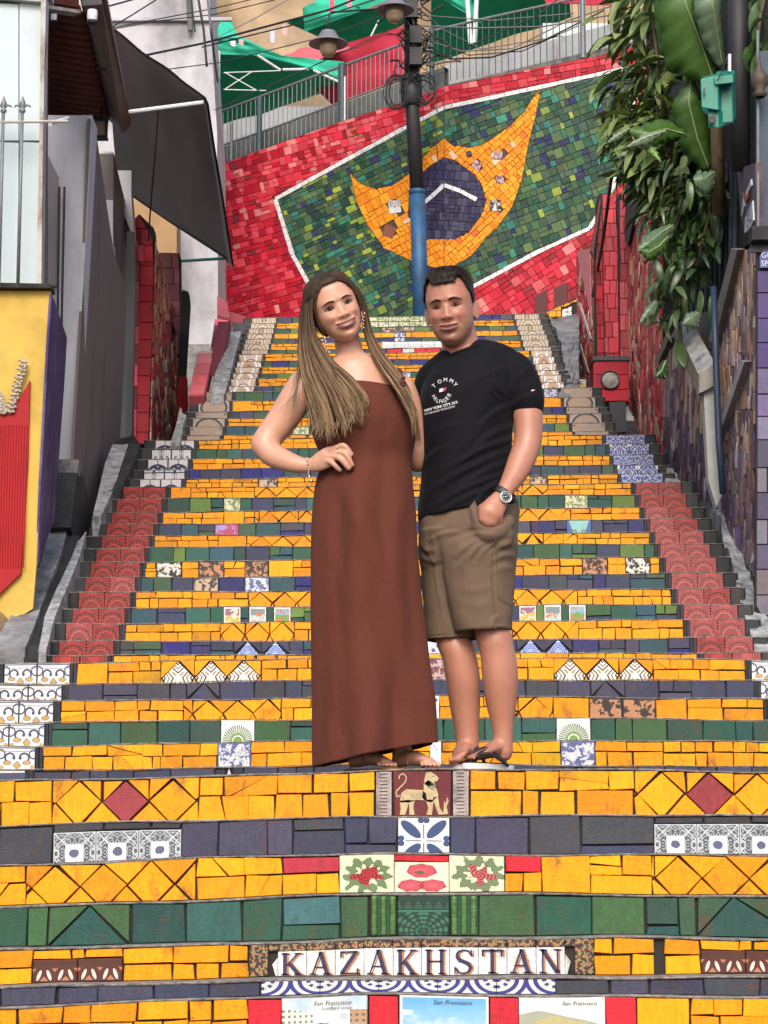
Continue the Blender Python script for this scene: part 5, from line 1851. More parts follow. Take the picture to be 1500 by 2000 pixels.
for i in range(28):
 x = -84 + i * 5.2
 m_ = MB().tube([pl_pt(Pdoor, x, 835, 0.078), pl_pt(Pdoor, x - 7, 1112, 0.078)], 0.0042, 5)
 m_.obj('flute', M['red_door'], shop)
# beaded cream collar drawn as a V of raised studs
studs = MB()
for (p0, p1) in (((-2, 770), (13, 812)), ((26, 810), (52, 714)), ((-44, 790), (-24, 806))):
 for i in range(13):
  t = i / 12
  for w in range(-2, 2):
   x = p0[0] + (p1[0] - p0[0]) * t + w * 4.2 + R.uniform(-1, 1) + (2 if i % 2 else 0)
   y = p0[1] + (p1[1] - p0[1]) * t + R.uniform(-2, 2) - abs(w) * 1.5
   c = pl_pt(Pdoor, x, y, 0.09)
   studs.lathe([(0.0, 0.012), (0.006, 0.010), (0.0095, 0.004), (0.0095, -0.008)], c, 7, axis=(0, -1, 0))
so = studs.obj('bead_trim', simple('cream_beads', (0.60, 0.54, 0.46), 0.4, 0.5, 40, bstr=0.1), shop, smooth=True)
so['kind'] = 'stuff'
panel('yellow_wall', [(-900, 570), (-91, 570), (-91, 1290), (-900, 1290)], Pn, M['yellow_wall'], 0.3, shop, proud=0.04)
panel('upper_wall', [(-900, -300), (-91, -300), (-91, 565), (-900, 565)], Pn, M['white_wall'], 0.3, shop)
panel('upper_wall', [(-91, -300), (92, -300), (92, -24), (-91, -24)], PlY(YH + 0.1), M['white_wall'], 0.3, shop)
# receding purple flank
panel('purple_flank', [(101, 572), (131, 660), (125, 760), (115, 897), (107, 1014), (93, 1050), (74, 1106), (80, 942), (96, 650)], PlP((101, 571, YH - 0.04), (73, 1105, YH - 0.04), (131, 660, YH + 0.85)), M['purple'], 0.015, shop)
# iron fence with spear heads
fence = empty('iron_fence', T(20, 420, YH - 0.2))
tag(fence, 'old iron fence with spear heads before the pale blue shutter', 'fence')
for x in (-54, -24, 7, 44):
 a, b = T(x, 196, YH - 0.2), T(x - 2, 560, YH - 0.2)
 b.x = a.x
 bar = MB().tube([b, a], 0.011, 8).obj('bar', M['rail'], fence, smooth=True)
 c = T(x, 212, YH - 0.2)
 sh = MB().lathe([(0.012, -0.03), (0.022, -0.015), (0.012, 0.0), (0.014, 0.01), (0.020, 0.03), (0.0, 0.085)], c, 10)
 for s in (-1, 1):
  sh.tube([c + Vector((0, 0, 0.0)), c + Vector((s * 0.025, 0, 0.022)), c + Vector((s * 0.045, 0, 0.016)), c + Vector((s * 0.05, 0, 0.006))], [0.007, 0.008, 0.006, 0.003], 6)
 sh.obj('spear_head', M['rail'], fence, smooth=True)
for y in (239,):
 MB().tube([T(-90, y, YH - 0.2), T(133, y - 2, YH - 0.2)], 0.010, 8).obj('rail', M['rust_white'], fence)
MB().tube([T(98, 242, YH - 0.2), T(132, 231, YH + 0.3)], 0.013, 8).obj('rail', M['white_steel'], fence)
# --- second house: white pilaster, dark flank, stepped piers
hs = empty('grey_house', T(150, 880, 15.8))
tag(hs, 'grey house with white pilaster beyond the yellow wall', 'building')
panel('front', [(86, 225), (180, 225), (170, 420), (160, 600), (143, 897), (100, 897), (100, 600), (84, 560)], PlY(15.8), M['white_wall'], 0.3, hs)
panel('recess', [(92, 300), (114, 345), (114, 560), (84, 560)], PlY(15.8), M['mauve_grey'], 0.05, hs, proud=0.03)
for x0, x1 in ((116, 112), (126, 120)):
 MB().tube([T(x0, 365, 15.74), T(x1, 655, 15.74)], 0.008, 6).obj('conduit', M['black_metal'], hs)
hx = at(172, 400, 15.8).x
panel('dark_flank', [(176, 232), (186, 245), (222, 492), (246, 560), (243, 700), (234, 862), (200, 962), (176, 1024), (143, 980), (143, 897), (163, 560)], PlP((176, 232, 15.75), (141, 980, 15.75), (234, 862, 18.7)), M['brown_grey'], 0.02, hs)
panel('pier_front', [(196, 296), (221, 296), (220, 500), (212, 500)], PlY(18.6), M['white_wall'], 0.2, hs)
panel('pier_flank', [(221.5, 300), (246, 400), (262, 470), (262, 560), (222, 560)], PlX(at(221.5, 400, 18.6).x), M['brown_grey'], 0.2, hs)
panel('pier_front', [(229, 333), (257, 333), (256, 372), (262, 470), (243, 420)], PlY(19.4), M['white_wall'], 0.2, hs)
panel('door_leaf', [(247, 452), (262, 452), (264, 560), (260, 730), (258, 850), (231, 862), (240, 700)], PlY(18.9), simple('dark_slate_paint', (0.06, 0.065, 0.07), 0.6, 0.4, 8, stretch=(1, 1, .4)), 0.1, hs)
lampc = T(245, 590, 18.85)
# --- red tiled pier with slivered flank
def shard_wall(root, poly, P, pal_fn, kind, w=(3.5, 8), h=(14, 46), lean=0.0, lim=300, gap=0.35, n=None):
 xs = [p[0] for p in poly]; ys = [p[1] for p in poly]
 ts = Tiles()
 x = min(xs) - 6
 while x < max(xs) + 6:
  ww = R.uniform(*w)
  y = min(ys) - R.uniform(0, 30)
  while y < max(ys) + 5:
   hh = R.uniform(*h)
   cy = y + hh / 2
   sx = lean * (cy - min(ys)) * 0
   t = R.uniform(0.15, 0.85)
   wob = R.uniform(-1.5, 1.5)
   q = [(x + wob, y + hh), (x - 0.4, y + hh * (1 - t)), (x + ww * R.uniform(.2, .8), y - 4), (x + ww + 0.4, y + hh * t), (x + ww + wob, y + hh)]
   q = [(a + lean * (b - 800) * 0.1, b) for a, b in q]
   # keep inside a convex outline
   c = q
   if area(c) < 0: c = c[::-1]
   A = poly if area(poly) > 0 else poly[::-1]
   for i in range(len(A)):
    p0, p1 = A[i], A[(i + 1) % len(A)]
    nx, ny = p1[1] - p0[1], -(p1[0] - p0[0])
    c = clip_half(c, nx, ny, nx * p0[0] + ny * p0[1])
    if len(c) < 3: break
   if len(c) >= 3 and abs(area(c)) > 6:
    c = inset(c, gap)
    if len(c) >= 3:
     m = centroid(c)
     pts = [pl_pt(P, a, b, 0.014 + R.uniform(0, 0.003)) for a, b in c]
     ts.add(kind, pts, P.n, jit(pal_fn(m), 0.22), 'wallglaze', None, 0.013, 0.001, abs(area(c)))
   y += hh * R.uniform(0.8, 1.0)
  x += ww
 ts.flush(root, lim)
def brick_face(root, poly, P, cols, kind, bw, bh, gap=0.6, proud=0.014, brick=True):
 xs = [p[0] for p in poly]; ys = [p[1] for p in poly]
 ts = Tiles()
 y = min(ys)
 row = 0
 A = poly if area(poly) > 0 else poly[::-1]
 while y < max(ys):
  hh = bh * R.uniform(0.88, 1.12)
  x = min(xs) - (bw * 0.5 if (row % 2 and brick) else 0)
  while x < max(xs):
   ww = bw * R.uniform(0.85, 1.15)
   if max(xs) - (x + ww) < bw * 0.35: ww = max(xs) - x + 0.1
   c = rectp(x, x + ww, y, y + hh)
   for i in range(len(A)):
    p0, p1 = A[i], A[(i + 1) % len(A)]
    nx, ny = p1[1] - p0[1], -(p1[0] - p0[0])
    c = clip_half(c, nx, ny, nx * p0[0] + ny * p0[1])
    if len(c) < 3: break
   if len(c) >= 3 and abs(area(c)) > 8:
    c = inset(c, gap)
    if len(c) >= 3:
     pts = [pl_pt(P, a + R.uniform(-.3, .3), b + R.uniform(-.3, .3), proud + R.uniform(0, 0.004)) for a, b in c]
     ts.add(kind, pts, P.n, jit(R.choice(cols), 0.18), 'wallglaze', None, 0.013, 0.0015, abs(area(c)))
   x += ww
  y += hh
  row += 1
 ts.flush(root)
MAR = [(0.20, 0.025, 0.04), (0.26, 0.04, 0.06), (0.30, 0.06, 0.08), (0.16, 0.02, 0.03)]
RDK = [(0.34, 0.008, 0.02), (0.30, 0.007, 0.016), (0.40, 0.012, 0.028)]
PNK = [(0.60, 0.08, 0.10), (0.52, 0.05, 0.075), (0.66, 0.14, 0.15)]
def pal_red(m):
 r = R.random()
 if r < 0.30: return (0.30, 0.06, 0.06)
 if r < 0.52: return (0.42, 0.11, 0.07)
 if r < 0.66: return (0.52, 0.22, 0.10)
 if r < 0.76: return (0.42, 0.32, 0.22)
 if r < 0.80: return (0.62, 0.52, 0.42)
 return (0.36, 0.025, 0.05)
def pal_redR(m):
 t = 0.25 if m[0] < 1215 else 0.5
 r = R.random()
 if r < 0.52: return R.choice([(0.50, 0.055, 0.08), (0.58, 0.08, 0.10), (0.45, 0.05, 0.065), (0.34, 0.04, 0.055)])
 if r < 0.68: return (0.50, 0.13, 0.09)
 if r < 0.82: return (0.52, 0.38, 0.26)
 if r < 0.90: return (0.66, 0.36, 0.26)
 if r < 0.93: return (0.70, 0.62, 0.55)
 return (0.30, 0.10, 0.10)
def pal_purp(m):
 r = R.random()
 up = max(0, min(1, (980 - m[1]) / 260.0))
 if r < 0.20 * up: return (0.60, 0.46, 0.35)
 if r < 0.42 * up: return (0.46, 0.27, 0.18)
 if r < 0.55 * up: return (0.38, 0.26, 0.26)
 if r > 0.965: return (0.45, 0.42, 0.48)
 return R.choice([(0.16, 0.12, 0.135), (0.11, 0.085, 0.15), (0.22, 0.16, 0.17), (0.085, 0.07, 0.14), (0.25, 0.18, 0.18), (0.15, 0.09, 0.10)])
rp_ = empty('tiled_pier', T(285, 860, 19.8))
tag(rp_, 'red tiled pier with orange slivers on its flank beyond the grey house', 'wall')
Pr = PlY(19.8)
panel('core', [(262, 428), (272, 418), (300, 445), (303, 480), (290, 868), (258, 868), (262, 640)], Pr, M['mortar'], 0.2, rp_)
brick_face(rp_, [(273, 520), (300, 520), (298, 640), (290, 868), (266, 868)], Pr, RDK, 'red_tile', 40, 36)
brick_face(rp_, [(263, 470), (273, 470), (272, 640), (266, 868), (258, 868), (262, 640)], Pr, PNK[:2] + MAR, 'pink_tile', 30, 40)
brick_face(rp_, [(264, 430), (272, 420), (299, 470), (300, 520), (273, 520), (264, 470)], Pr, RDK + PNK[:1], 'red_tile', 20, 30)
px_ = at(301, 600, 19.8).x
Pf = PlP((301, 470, 19.8), (291, 868, 19.8), (350, 655, 22.4))
flank = [(301, 470), (350, 655), (350, 740), (343, 820), (334, 862), (291, 868)]
panel('core', flank, Pf, M['mortar'], 0.2, rp_)
shard_wall(rp_, flank, Pf, pal_red, 'sliver', w=(2, 4.5), h=(12, 45))
p2_ = empty('maroon_pier', T(330, 690, 21.5))
tag(p2_, 'maroon tiled square pier under the ochre wall', 'wall')
panel('core', [(305, 494), (350, 494), (352, 640), (348, 662), (312, 560)], PlY(21.5), M['mortar'], 0.25, p2_)
brick_face(p2_, [(305, 494), (350, 494), (352, 640), (348, 662), (312, 560)], PlY(21.5), [(0.17, 0.035, 0.05), (0.24, 0.07, 0.09), (0.20, 0.045, 0.06)], 'maroon_tile', 27, 29)
p3_ = empty('dark_post', T(360, 800, 22.2))
tag(p3_, 'dark mossy square post standing before the white building', 'post')
panel('shaft', [(352, 572), (358, 566), (368, 570), (371, 590), (362, 735), (350, 735)], PlY(22.2), M['stone_dk'], 0.12, p3_)
panel('foot', [(350, 735), (364, 735), (366, 790), (358, 850), (336, 862), (344, 800)], PlY(22.2), M['red_door'], 0.12, p3_)
# pink stepped parapet
par_ = empty('tiled_parapet', T(410, 770, 23.0))
tag(par_, 'sloping pink tiled parapet left of the upper steps', 'wall')
def quad_slope(name, poly, mat, thick, parent, dY=0.0):
 pts = [at(x, y, Yrow(y) + dY) for x, y in poly]
 return MB().slab(pts, thick).obj(name, mat, parent)
Pk = simple('parapet_bed', (0.30, 0.05, 0.07), 0.8)
quad_slope('coping', [(368, 774), (400, 774), (418, 692), (386, 692)], Pk, 0.12, par_)
quad_slope('coping', [(410, 690), (435, 690), (446, 626), (420, 622)], Pk, 0.12, par_)
quad_slope('coping', [(424, 620), (450, 626), (444, 592), (424, 578)], Pk, 0.12, par_)
def slope_tile(poly, col, parent, kind='pink_tile'):
 pts = [at(x, y, Yrow(y)) + Vector((0, -0.012, 0.012)) for x, y in poly]
 n = (pts[1] - pts[0]).cross(pts[-1] - pts[0]).normalized()
 if n.y > 0: n = -n
 vs, fs = Tiles.geo(pts, n, 0.02, 0.002)
 mesh_obj(kind, vs, fs, M['wallglaze'], parent, col=[col] * len(vs), loc=sum(pts, Vector()) / len(pts))
def ladder(L, Rr, n, cols):
 for i in range(n):
  t0, t1 = i / n + 0.01, (i + 1) / n - 0.01
  f = lambda A, t: (A[0][0] + (A[1][0] - A[0][0]) * t, A[0][1] + (A[1][1] - A[0][1]) * t)
  slope_tile([f(L, t0), f(Rr, t0), f(Rr, t1), f(L, t1)], jit(R.choice(cols), 0.1), par_)
PK2 = [(0.72, 0.15, 0.17), (0.70, 0.11, 0.14), (0.75, 0.22, 0.23), (0.80, 0.55, 0.55)]
ladder(((369, 773), (387, 693)), ((398, 773), (416, 693)), 4, PK2[:3])
ladder(((411, 689), (421, 624)), ((434, 689), (445, 628)), 4, PK2[:3])
ladder(((425, 619), (424, 580)), ((449, 625), (444, 592)), 2, [(0.30, 0.06, 0.08)])
ladder(((387, 692), (388, 688)), ((416, 692), (417, 688)), 1, [PK2[3]])
panel('flank', [(435, 690), (446, 628), (452, 640), (442, 700), (436, 735), (424, 735)], PlX(at(437, 690, Yrow(690)).x), simple('maroon_flank', (0.20, 0.03, 0.045), 0.7), 0.1, par_)
# --- sloping kerbs, gutters and rocks beside the steps
def ground_part(name, L, Rr, mat, label, cat, **k):
 o = rock_strip(name, L, Rr, mat, **k)
 tag(o, label, cat)
 return o
K1L = [(-30, 1272), (0, 1235), (20, 1202), (33, 1157), (62, 1121), (78, 1105), (93, 1050), (107, 1014)]
K1R = [(46, 1272), (65, 1228), (88, 1163), (117, 1089), (122, 1070), (127, 1053), (131, 1030)]
ground_part('stone_kerb', K1L, K1R, M['stone'], 'grey sloping stone kerb under the yellow and purple wall', 'kerb', thick=0.35, rough=0.03)
ground_part('gutter', [(46, 1272), (65, 1228), (88, 1163), (117, 1089), (131, 1030)], [(75, 1272), (88, 1202), (107, 1157), (140, 1089), (155, 1040)], M['stone_dk'], 'black wet gutter between the kerb and the lower red tiled steps', 'gutter', thick=0.3, rough=0.02, fn=lambda x, y: slope(x, y) + Vector((0, 0, -0.04)))
ground_part('gutter_edge', [(75, 1272), (88, 1202), (107, 1157), (140, 1089), (152, 1056)], [(90, 1272), (108, 1202), (138, 1130), (158, 1080), (168, 1040)], M['stone_white'], 'flaking white edge strip beside the lower red tiled steps', 'kerb', thick=0.3, rough=0.02)
ground_part('rock', [(-60, 1290), (-60, 1180), (0, 1145)], [(-20, 1290), (12, 1225), (22, 1172)], simple('orange_stained_rock', (0.40, 0.24, 0.10), 0.9, 0.8, 6, grime=(0.08, 0.07, 0.06), gs=5, bstr=1), 'orange stained rock at the foot of the yellow wall', 'rock', thick=0.4, rough=0.05)
po = empty('concrete_stump', T(128, 1020, 15.4))
tag(po, 'broken concrete stump below the white pilaster', 'post')
panel('front', [(112, 897), (154, 898), (150, 930), (142, 1010), (134, 1030), (107, 1018), (110, 940)], PlY(15.4), simple('peeling_concrete', (0.34, 0.32, 0.34), 0.9, 0.9, 5, grime=(0.05, 0.045, 0.045), gs=4, bstr=1), 0.15, po)
panel('side', [(154, 898), (160, 925), (170, 960), (177, 1024), (172, 1050), (146, 1060), (138, 1030), (146, 960)], PlX(at(150, 960, 15.4).x), M['stone_dk'], 0.15, po)
ground_part('stone_kerb', [(180, 1012), (192, 962), (205, 905), (221, 866)], [(197, 1008), (222, 955), (238, 905), (251, 866)], M['stone_white'], 'pale sloping slab beside the dark flank of the grey house', 'kerb', thick=0.3, rough=0.02)
ground_part('gutter', [(200, 960), (222, 950), (240, 905), (251, 866)], [(205, 962), (236, 955), (262, 900), (275, 862)], M['stone_dk'], 'dark gutter beside the ironwork patterned steps', 'gutter', thick=0.3, rough=0.02)
panel('low_wall', [(228, 858), (262, 850), (272, 866), (275, 905), (258, 930), (250, 868), (222, 870)], PlY(18.4), M['stone_dk'], 0.2, label='dark block where the gutter meets the red pier', cat='block')
ground_part('stone_kerb', [(334, 862), (344, 830), (350, 800)], [(352, 862), (358, 830), (364, 812)], M['stone_white'], 'small rough white stone beside the tan arch tiles on the left', 'rock', thick=0.25, rough=0.03)
ground_part('stone_kerb', [(412, 774), (420, 730), (440, 680), (448, 640)], [(437, 774), (447, 740), (462, 680), (474, 640)], M['stone_white'], 'white worn stone ramp left of the scrolled tiles', 'kerb', thick=0.25, rough=0.03)
panel('drain_opening', [(452, 630), (476, 630), (476, 652), (468, 657), (458, 655)], PlY(22.7), M['ink_dark'], 0.05, label='black drain opening at the top left of the steps', cat='drain')
panel('low_wall', [(440, 606), (480, 618), (480, 640), (447, 650)], PlY(23.9), Pk, 0.3, label='short red wall behind the black drain opening', cat='wall')
# --- overhanging roof, beams, awning on the left
rf = empty('tiled_eave', T(150, 150, 15.5))
tag(rf, 'underside of an old red clay roof above the white pilaster', 'roof')
def quad3(name, pts, mat, thick, parent): return MB().slab([T(*p) for p in pts], thick).obj(name, mat, parent)
e0, e1, e2, e3 = (88, 12, 14.6), (160, 24, 14.9), (205, 230, 18.2), (92, 212, 17.2)
quad3('soffit', [e0, e1, e2, e3], M['roof_red'], 0.05, rf)
A_, B_, C_, D_ = [T(*p) for p in (e0, e1, e2, e3)]
for i in range(17):
 t = (i + 0.5) / 17
 p, q = A_.lerp(D_, t), B_.lerp(C_, t)
 MB().tube([p + Vector((0, -0.01, -0.02)), q + Vector((0, -0.01, -0.02))], 0.05, 8).obj('roof_tile', M['roof_red'], rf, smooth=True)
quad3('fascia', [(88, 204, 17.1), (208, 228, 18.2), (212, 246, 18.2), (92, 238, 17.1)], M['render_grey'], 0.05, rf)
quad3('roof_edge', [(60, -20, 14.4), (152, -20, 14.7), (155, 14, 14.7), (62, 0, 14.4)], M['roof_red'], 0.05, rf)
quad3('eave_beam', [(36, 0, 14.3), (158, 20, 14.7), (158, 26, 14.7), (36, 8, 14.3)], M['rust_white'], 0.08, rf)
bm_ = empty('overhang_beam', T(190, 120, 15.0))
tag(bm_, 'long taupe steel beam hanging out over the left side', 'beam')
quad3('edge_strip', [(153, -20, 14.5), (163, -20, 14.5), (215, 236, 18.4), (203, 232, 18.4)], M['rust_white'], 0.06, bm_)
quad3('soffit_board', [(163, 10, 14.6), (199, 8, 14.6), (238, 262, 18.4), (214, 236, 18.4)], M['beam'], 0.05, bm_)
quad3('white_board', [(161, -20, 14.4), (195, -20, 14.4), (195, 9, 14.5), (161, 11, 14.5)], M['white_wall'], 0.05, bm_)
quad3('face_board', [(195, -20, 14.4), (204, -20, 14.4), (256, 244, 18.4), (240, 262, 18.4)], simple('rosy_taupe_paint', (0.27, 0.19, 0.18), 0.7, 0.2, 6), 0.05, bm_)
MB().tube([T(188, 133, 15.6), T(209, 136, 15.6)], 0.012, 6).obj('bracket', M['black_metal'], bm_)
sl = empty('security_lamp', T(180, 38, 14.4))
tag(sl, 'round white ceiling lamp under the taupe beam', 'lamp')
MB().lathe([(0.0, 0.07), (0.032, 0.07), (0.036, 0.03), (0.032, 0.0)], T(180, 40, 14.4), 18).obj('housing', M['white_steel'], sl, smooth=True)
MB().lathe([(0.034, 0.0), (0.036, -0.014), (0.028, -0.024), (0.0, -0.026)], T(180, 41, 14.4), 18).obj('rim', M['black_metal'], sl, smooth=True)
fl_ = empty('floodlight', T(104, 34, 14.3))
tag(fl_, 'small square floodlight on the chipped white post', 'lamp')
MB().box(T(104, 33, 14.3), (0.05, 0.04, 0.055)).obj('housing', M['black_metal'], fl_)
MB().box(T(105, 33, 14.27), (0.036, 0.01, 0.04)).obj('lens', M['white_steel'], fl_)
ln = empty('wall_lantern', T(197, 250, 17.5))
tag(ln, 'black box lantern hanging where eave and beam meet', 'lantern')
c = T(197, 252, 17.5)
fr = MB()
for dx in (-.045, .045):
 for dy in (-.035, .035):
  fr.box(c + Vector((dx, dy, 0)), (0.012, 0.012, 0.15))
fr.box(c + Vector((0, 0, 0.075)), (0.11, 0.09, 0.03)); fr.box(c + Vector((0, 0, -0.075)), (0.11, 0.09, 0.02))
fr.tube([c + Vector((0, 0, 0.08)), c + Vector((0.0, 0.02, 0.2))], 0.008, 6)
fr.obj('frame', M['black_metal'], ln)
MB().box(c, (0.07, 0.05, 0.12)).obj('glass', M['amber'], ln)
aw = empty('brown_awning', T(320, 250, 19))
tag(aw, 'large dark brown awning stretched over the left side of the steps', 'awning')
cloth('awning_sheet', [T(206, 44, 17.2), T(402, 190, 17.6), T(447, 505, 22.0), T(232, 362, 22.2)], M['brown_cloth'], aw, nu=16, nv=12, sag=0.02, fold=0.02, thick=0.02, seed=3)
cloth('valance', [T(402, 190, 17.6), T(408, 203, 17.55), T(459, 532, 22.0), T(447, 505, 22.0)], M['brown_cloth'], aw, nu=4, nv=10, sag=0, fold=0.01, thick=0.02)
MB().tube([T(251, 219, 17.5), T(397, 200, 17.6)], 0.018, 8).obj('cross_bar', M['white_steel'], aw)
MB().tube([T(232, 362, 22.1), T(330, 430, 22.1), T(447, 506, 21.9)], 0.018, 8).obj('edge_rope', M['black_metal'], aw)
MB().tube([T(309, 212, 17.6), T(303, 300, 18.5), T(293, 420, 19.2), T(290, 470, 19.4)], 0.007, 6).obj('cord', M['black_metal'], aw)
MB().tube([T(350, 510, 22.6), T(448, 504, 22.0)], 0.016, 8).obj('brace_bar', simple('green_steel', (0.02, 0.10, 0.09), 0.5), aw)
# ------------------------------------------------------------------ right side
# far red strip of wall between the mural and the first pillar, with tile bits on the ramp
rr_ = empty('shard_wall', T(1145, 720, 22.6))
tag(rr_, 'narrow sliver mosaic wall with pale pink wedges behind the red pillar', 'wall')
Pq = PlS((1128, 23.4), (1172, 22.2))
pol = [(1128, 500), (1138, 482), (1172, 470), (1176, 705), (1162, 738), (1131, 738)]
panel('core', pol, Pq, M['mortar'], 0.2, rr_)
shard_wall(rr_, pol, Pq, pal_redR, 'sliver', w=(2, 4), h=(12, 40))
for w_ in ([(1130, 492), (1156, 486), (1158, 620)], ):
 pts = [pl_pt(Pq, x, y, 0.02) for x, y in w_]
 vs, fs = Tiles.geo(pts, Pq.n, 0.012, 0.001)
 mesh_obj('pink_tile', vs, fs, M['wallglaze'], rr_, col=[(0.72, 0.26, 0.28)] * len(vs))
for a, b in (((1135, 592), (1157, 662)), ((1135, 672), (1152, 728))):
 pts = [pl_pt(Pq, *p, 0.022) for p in stroke(a, b, 4)]
 vs, fs = Tiles.geo(pts, Pq.n, 0.012, 0.001)
 mesh_obj('white_tile', vs, fs, M['wallglaze'], rr_, col=[(0.66, 0.58, 0.55)] * len(vs))
ground_part('rock', [(1126, 735), (1090, 770), (1112, 770), (1100, 700), (1090, 650), (1072, 622)], [(1128, 736), (1130, 760), (1131, 736), (1131, 680), (1131, 640), (1131, 612)], M['stone'], 'grey cracked rock ramp right of the topmost steps', 'rock', thick=0.4, rough=0.03)
rb = empty('tile_strip', T(1095, 606, 24.2))
tag(rb, 'short strip of yellow and patterned tiles above the grey rock', 'wall')
Pz = PlY(24.35)
panel('core', [(1062, 622), (1066, 608), (1128, 582), (1130, 612), (1100, 624)], Pz, M['mortar'], 0.2, rb)
brick_face(rb, [(1066, 610), (1096, 597), (1096, 621), (1072, 622)], Pz, [(0.80, 0.40, 0.03), (0.76, 0.30, 0.02)], 'yellow_tile', 13, 11)
brick_face(rb, [(1096, 597), (1127, 584), (1127, 590), (1096, 603)], Pz, [(0.70, 0.26, 0.03)], 'orange_tile', 12, 9)
pts = [pl_pt(Pz, x, y, 0.018) for x, y in ((1097, 605), (1117, 598), (1117, 618), (1097, 620))]
vs, fs = Tiles.geo(pts, Pz.n, 0.014, 0.001)
mesh_obj('patterned_tile', vs, fs, M['ink_black'], rb, col=[(.6, .6, .6)] * 12, uvs=[(0, 1), (1, 1), (1, 0), (0, 0)] * 3)
# red pillar with bright column of tiles
rp2 = empty('red_pillar', T(1195, 780, 21.4))
tag(rp2, 'bright red tiled pillar right of the upper steps', 'pillar')
Pp = PlY(21.4)
panel('core', [(1168, 382), (1172, 378), (1204, 378), (1230, 392), (1234, 520), (1232, 700), (1176, 702), (1166, 700), (1163, 520)], Pp, M['mortar'], 0.25, rp2)
brick_face(rp2, [(1176, 380), (1204, 379), (1209, 700), (1181, 702)], Pp, [(0.46, 0.03, 0.05), (0.54, 0.05, 0.075), (0.40, 0.05, 0.07), (0.62, 0.06, 0.085)], 'red_tile', 15, 29)
brick_face(rp2, [(1210, 392), (1230, 394), (1234, 520), (1232, 700), (1211, 701)], Pp, [(0.42, 0.05, 0.07), (0.46, 0.07, 0.09), (0.33, 0.04, 0.055)], 'red_tile', 18, 31)
brick_face(rp2, [(1163, 520), (1175, 395), (1180, 702), (1166, 700)], Pp, RDK, 'dark_red_tile', 16, 26)
panel('edge_plank', [(1153, 490), (1171, 388), (1173, 396), (1158, 500)], Pp, simple('dark_red_timber', (0.10, 0.015, 0.015), 0.6), 0.1, rp2, proud=0.03)
# long red sliver wall running towards the viewer
rw = empty('shard_wall', T(1250, 900, 19.5))
tag(rw, 'long red and tan sliver mosaic wall right of the blue patterned tiles', 'wall')
Pw = PlS((1228, 21.3), (1296, 18.3))
pol = [(1228, 395), (1296, 330), (1296, 946), (1228, 790)]
panel('core', pol, Pw, M['mortar'], 0.25, rw)
shard_wall(rw, pol, Pw, pal_redR, 'sliver', w=(1.8, 4.6), h=(18, 62))
MB().tube([pl_pt(Pw, 1262, 330, .3), pl_pt(Pw, 1240, 470, .3), pl_pt(Pw, 1217, 578, .3)], 0.016, 6).obj('leaning_rod', M['black_metal'], rw)
for x in range(5): MB().tube([T(1203, 395 + x * 8, 21.1), T(1209 + x, 500 + x * 3, 21.2)], 0.005, 5).obj('wire', M['black_metal'], rw)
panel('black_net', [(1232, 370), (1275, 310), (1268, 345), (1236, 480), (1230, 470)], Pw, simple('dark_netting', (0.05, 0.045, 0.045), 0.9), 0.02, rw, proud=0.05)
# red box with round glass
rbx = empty('meter_niche', T(1190, 785, 20.6))
tag(rbx, 'red box with a round glass window low on the right wall', 'box')
Pb = PlY(20.6)
panel('body', [(1160, 700), (1228, 700), (1229, 785), (1159, 786)], Pb, simple('crimson_paint', (0.38, 0.010, 0.03), 0.5, 0.3, 8), 0.4, rbx)
panel('lid', [(1158, 697), (1230, 697), (1230, 705), (1158, 705)], Pb, M['ink_dark'], 0.42, rbx, proud=0.03)
brick_face(rbx, [(1162, 706), (1226, 706), (1227, 784), (1162, 784)], Pb, [(0.42, 0.012, 0.03), (0.38, 0.012, 0.03)], 'red_tile', 62, 26)
cg = pl_pt(Pb, 1191, 743, 0.02)
MB().lathe([(0.0, 0.010), (0.05, 0.009), (0.074, 0.007), (0.080, 0.002)], cg, 24, axis=(0, -1, 0)).obj('glass_disc', simple('frosted_glass', (0.45, 0.44, 0.42), 0.45, 0.9, 26, grime=(0.10, 0.09, 0.08), gs=18), rbx, smooth=True)
MB().lathe([(0.080, 0.0), (0.080, 0.022), (0.088, 0.022), (0.090, 0.0)], cg, 24, axis=(0, -1, 0)).obj('glass_ring', M['ink_dark'], rbx, smooth=True)
panel('hollow', [(1190, 786), (1222, 784), (1224, 842), (1207, 846), (1192, 815)], PlY(20.5), M['ink_dark'], 0.1, label='black hollow in the wall under the red box', cat='hollow')
bk = empty('step_block', T(1132, 782, 21.2))
tag(bk, 'dark block with a small picture tile at the end of a step', 'block')
panel('body', [(1110, 740), (1118, 735), (1156, 738), (1158, 786), (1110, 770)], PlY(21.15), M['stone_dk'], 0.25, bk)
pts = [pl_pt(PlY(21.15), x, y, 0.015) for x, y in ((1121, 742), (1144, 742), (1144, 763), (1121, 763))]
vs, fs = Tiles.geo(pts, NF, 0.012, 0.001)
mesh_obj('picture_tile', vs, fs, M['postcard_a'], bk, col=[(.6, .6, .6)] * 12, uvs=[(0, 1), (1, 1), (1, 0), (0, 0)] * 3)
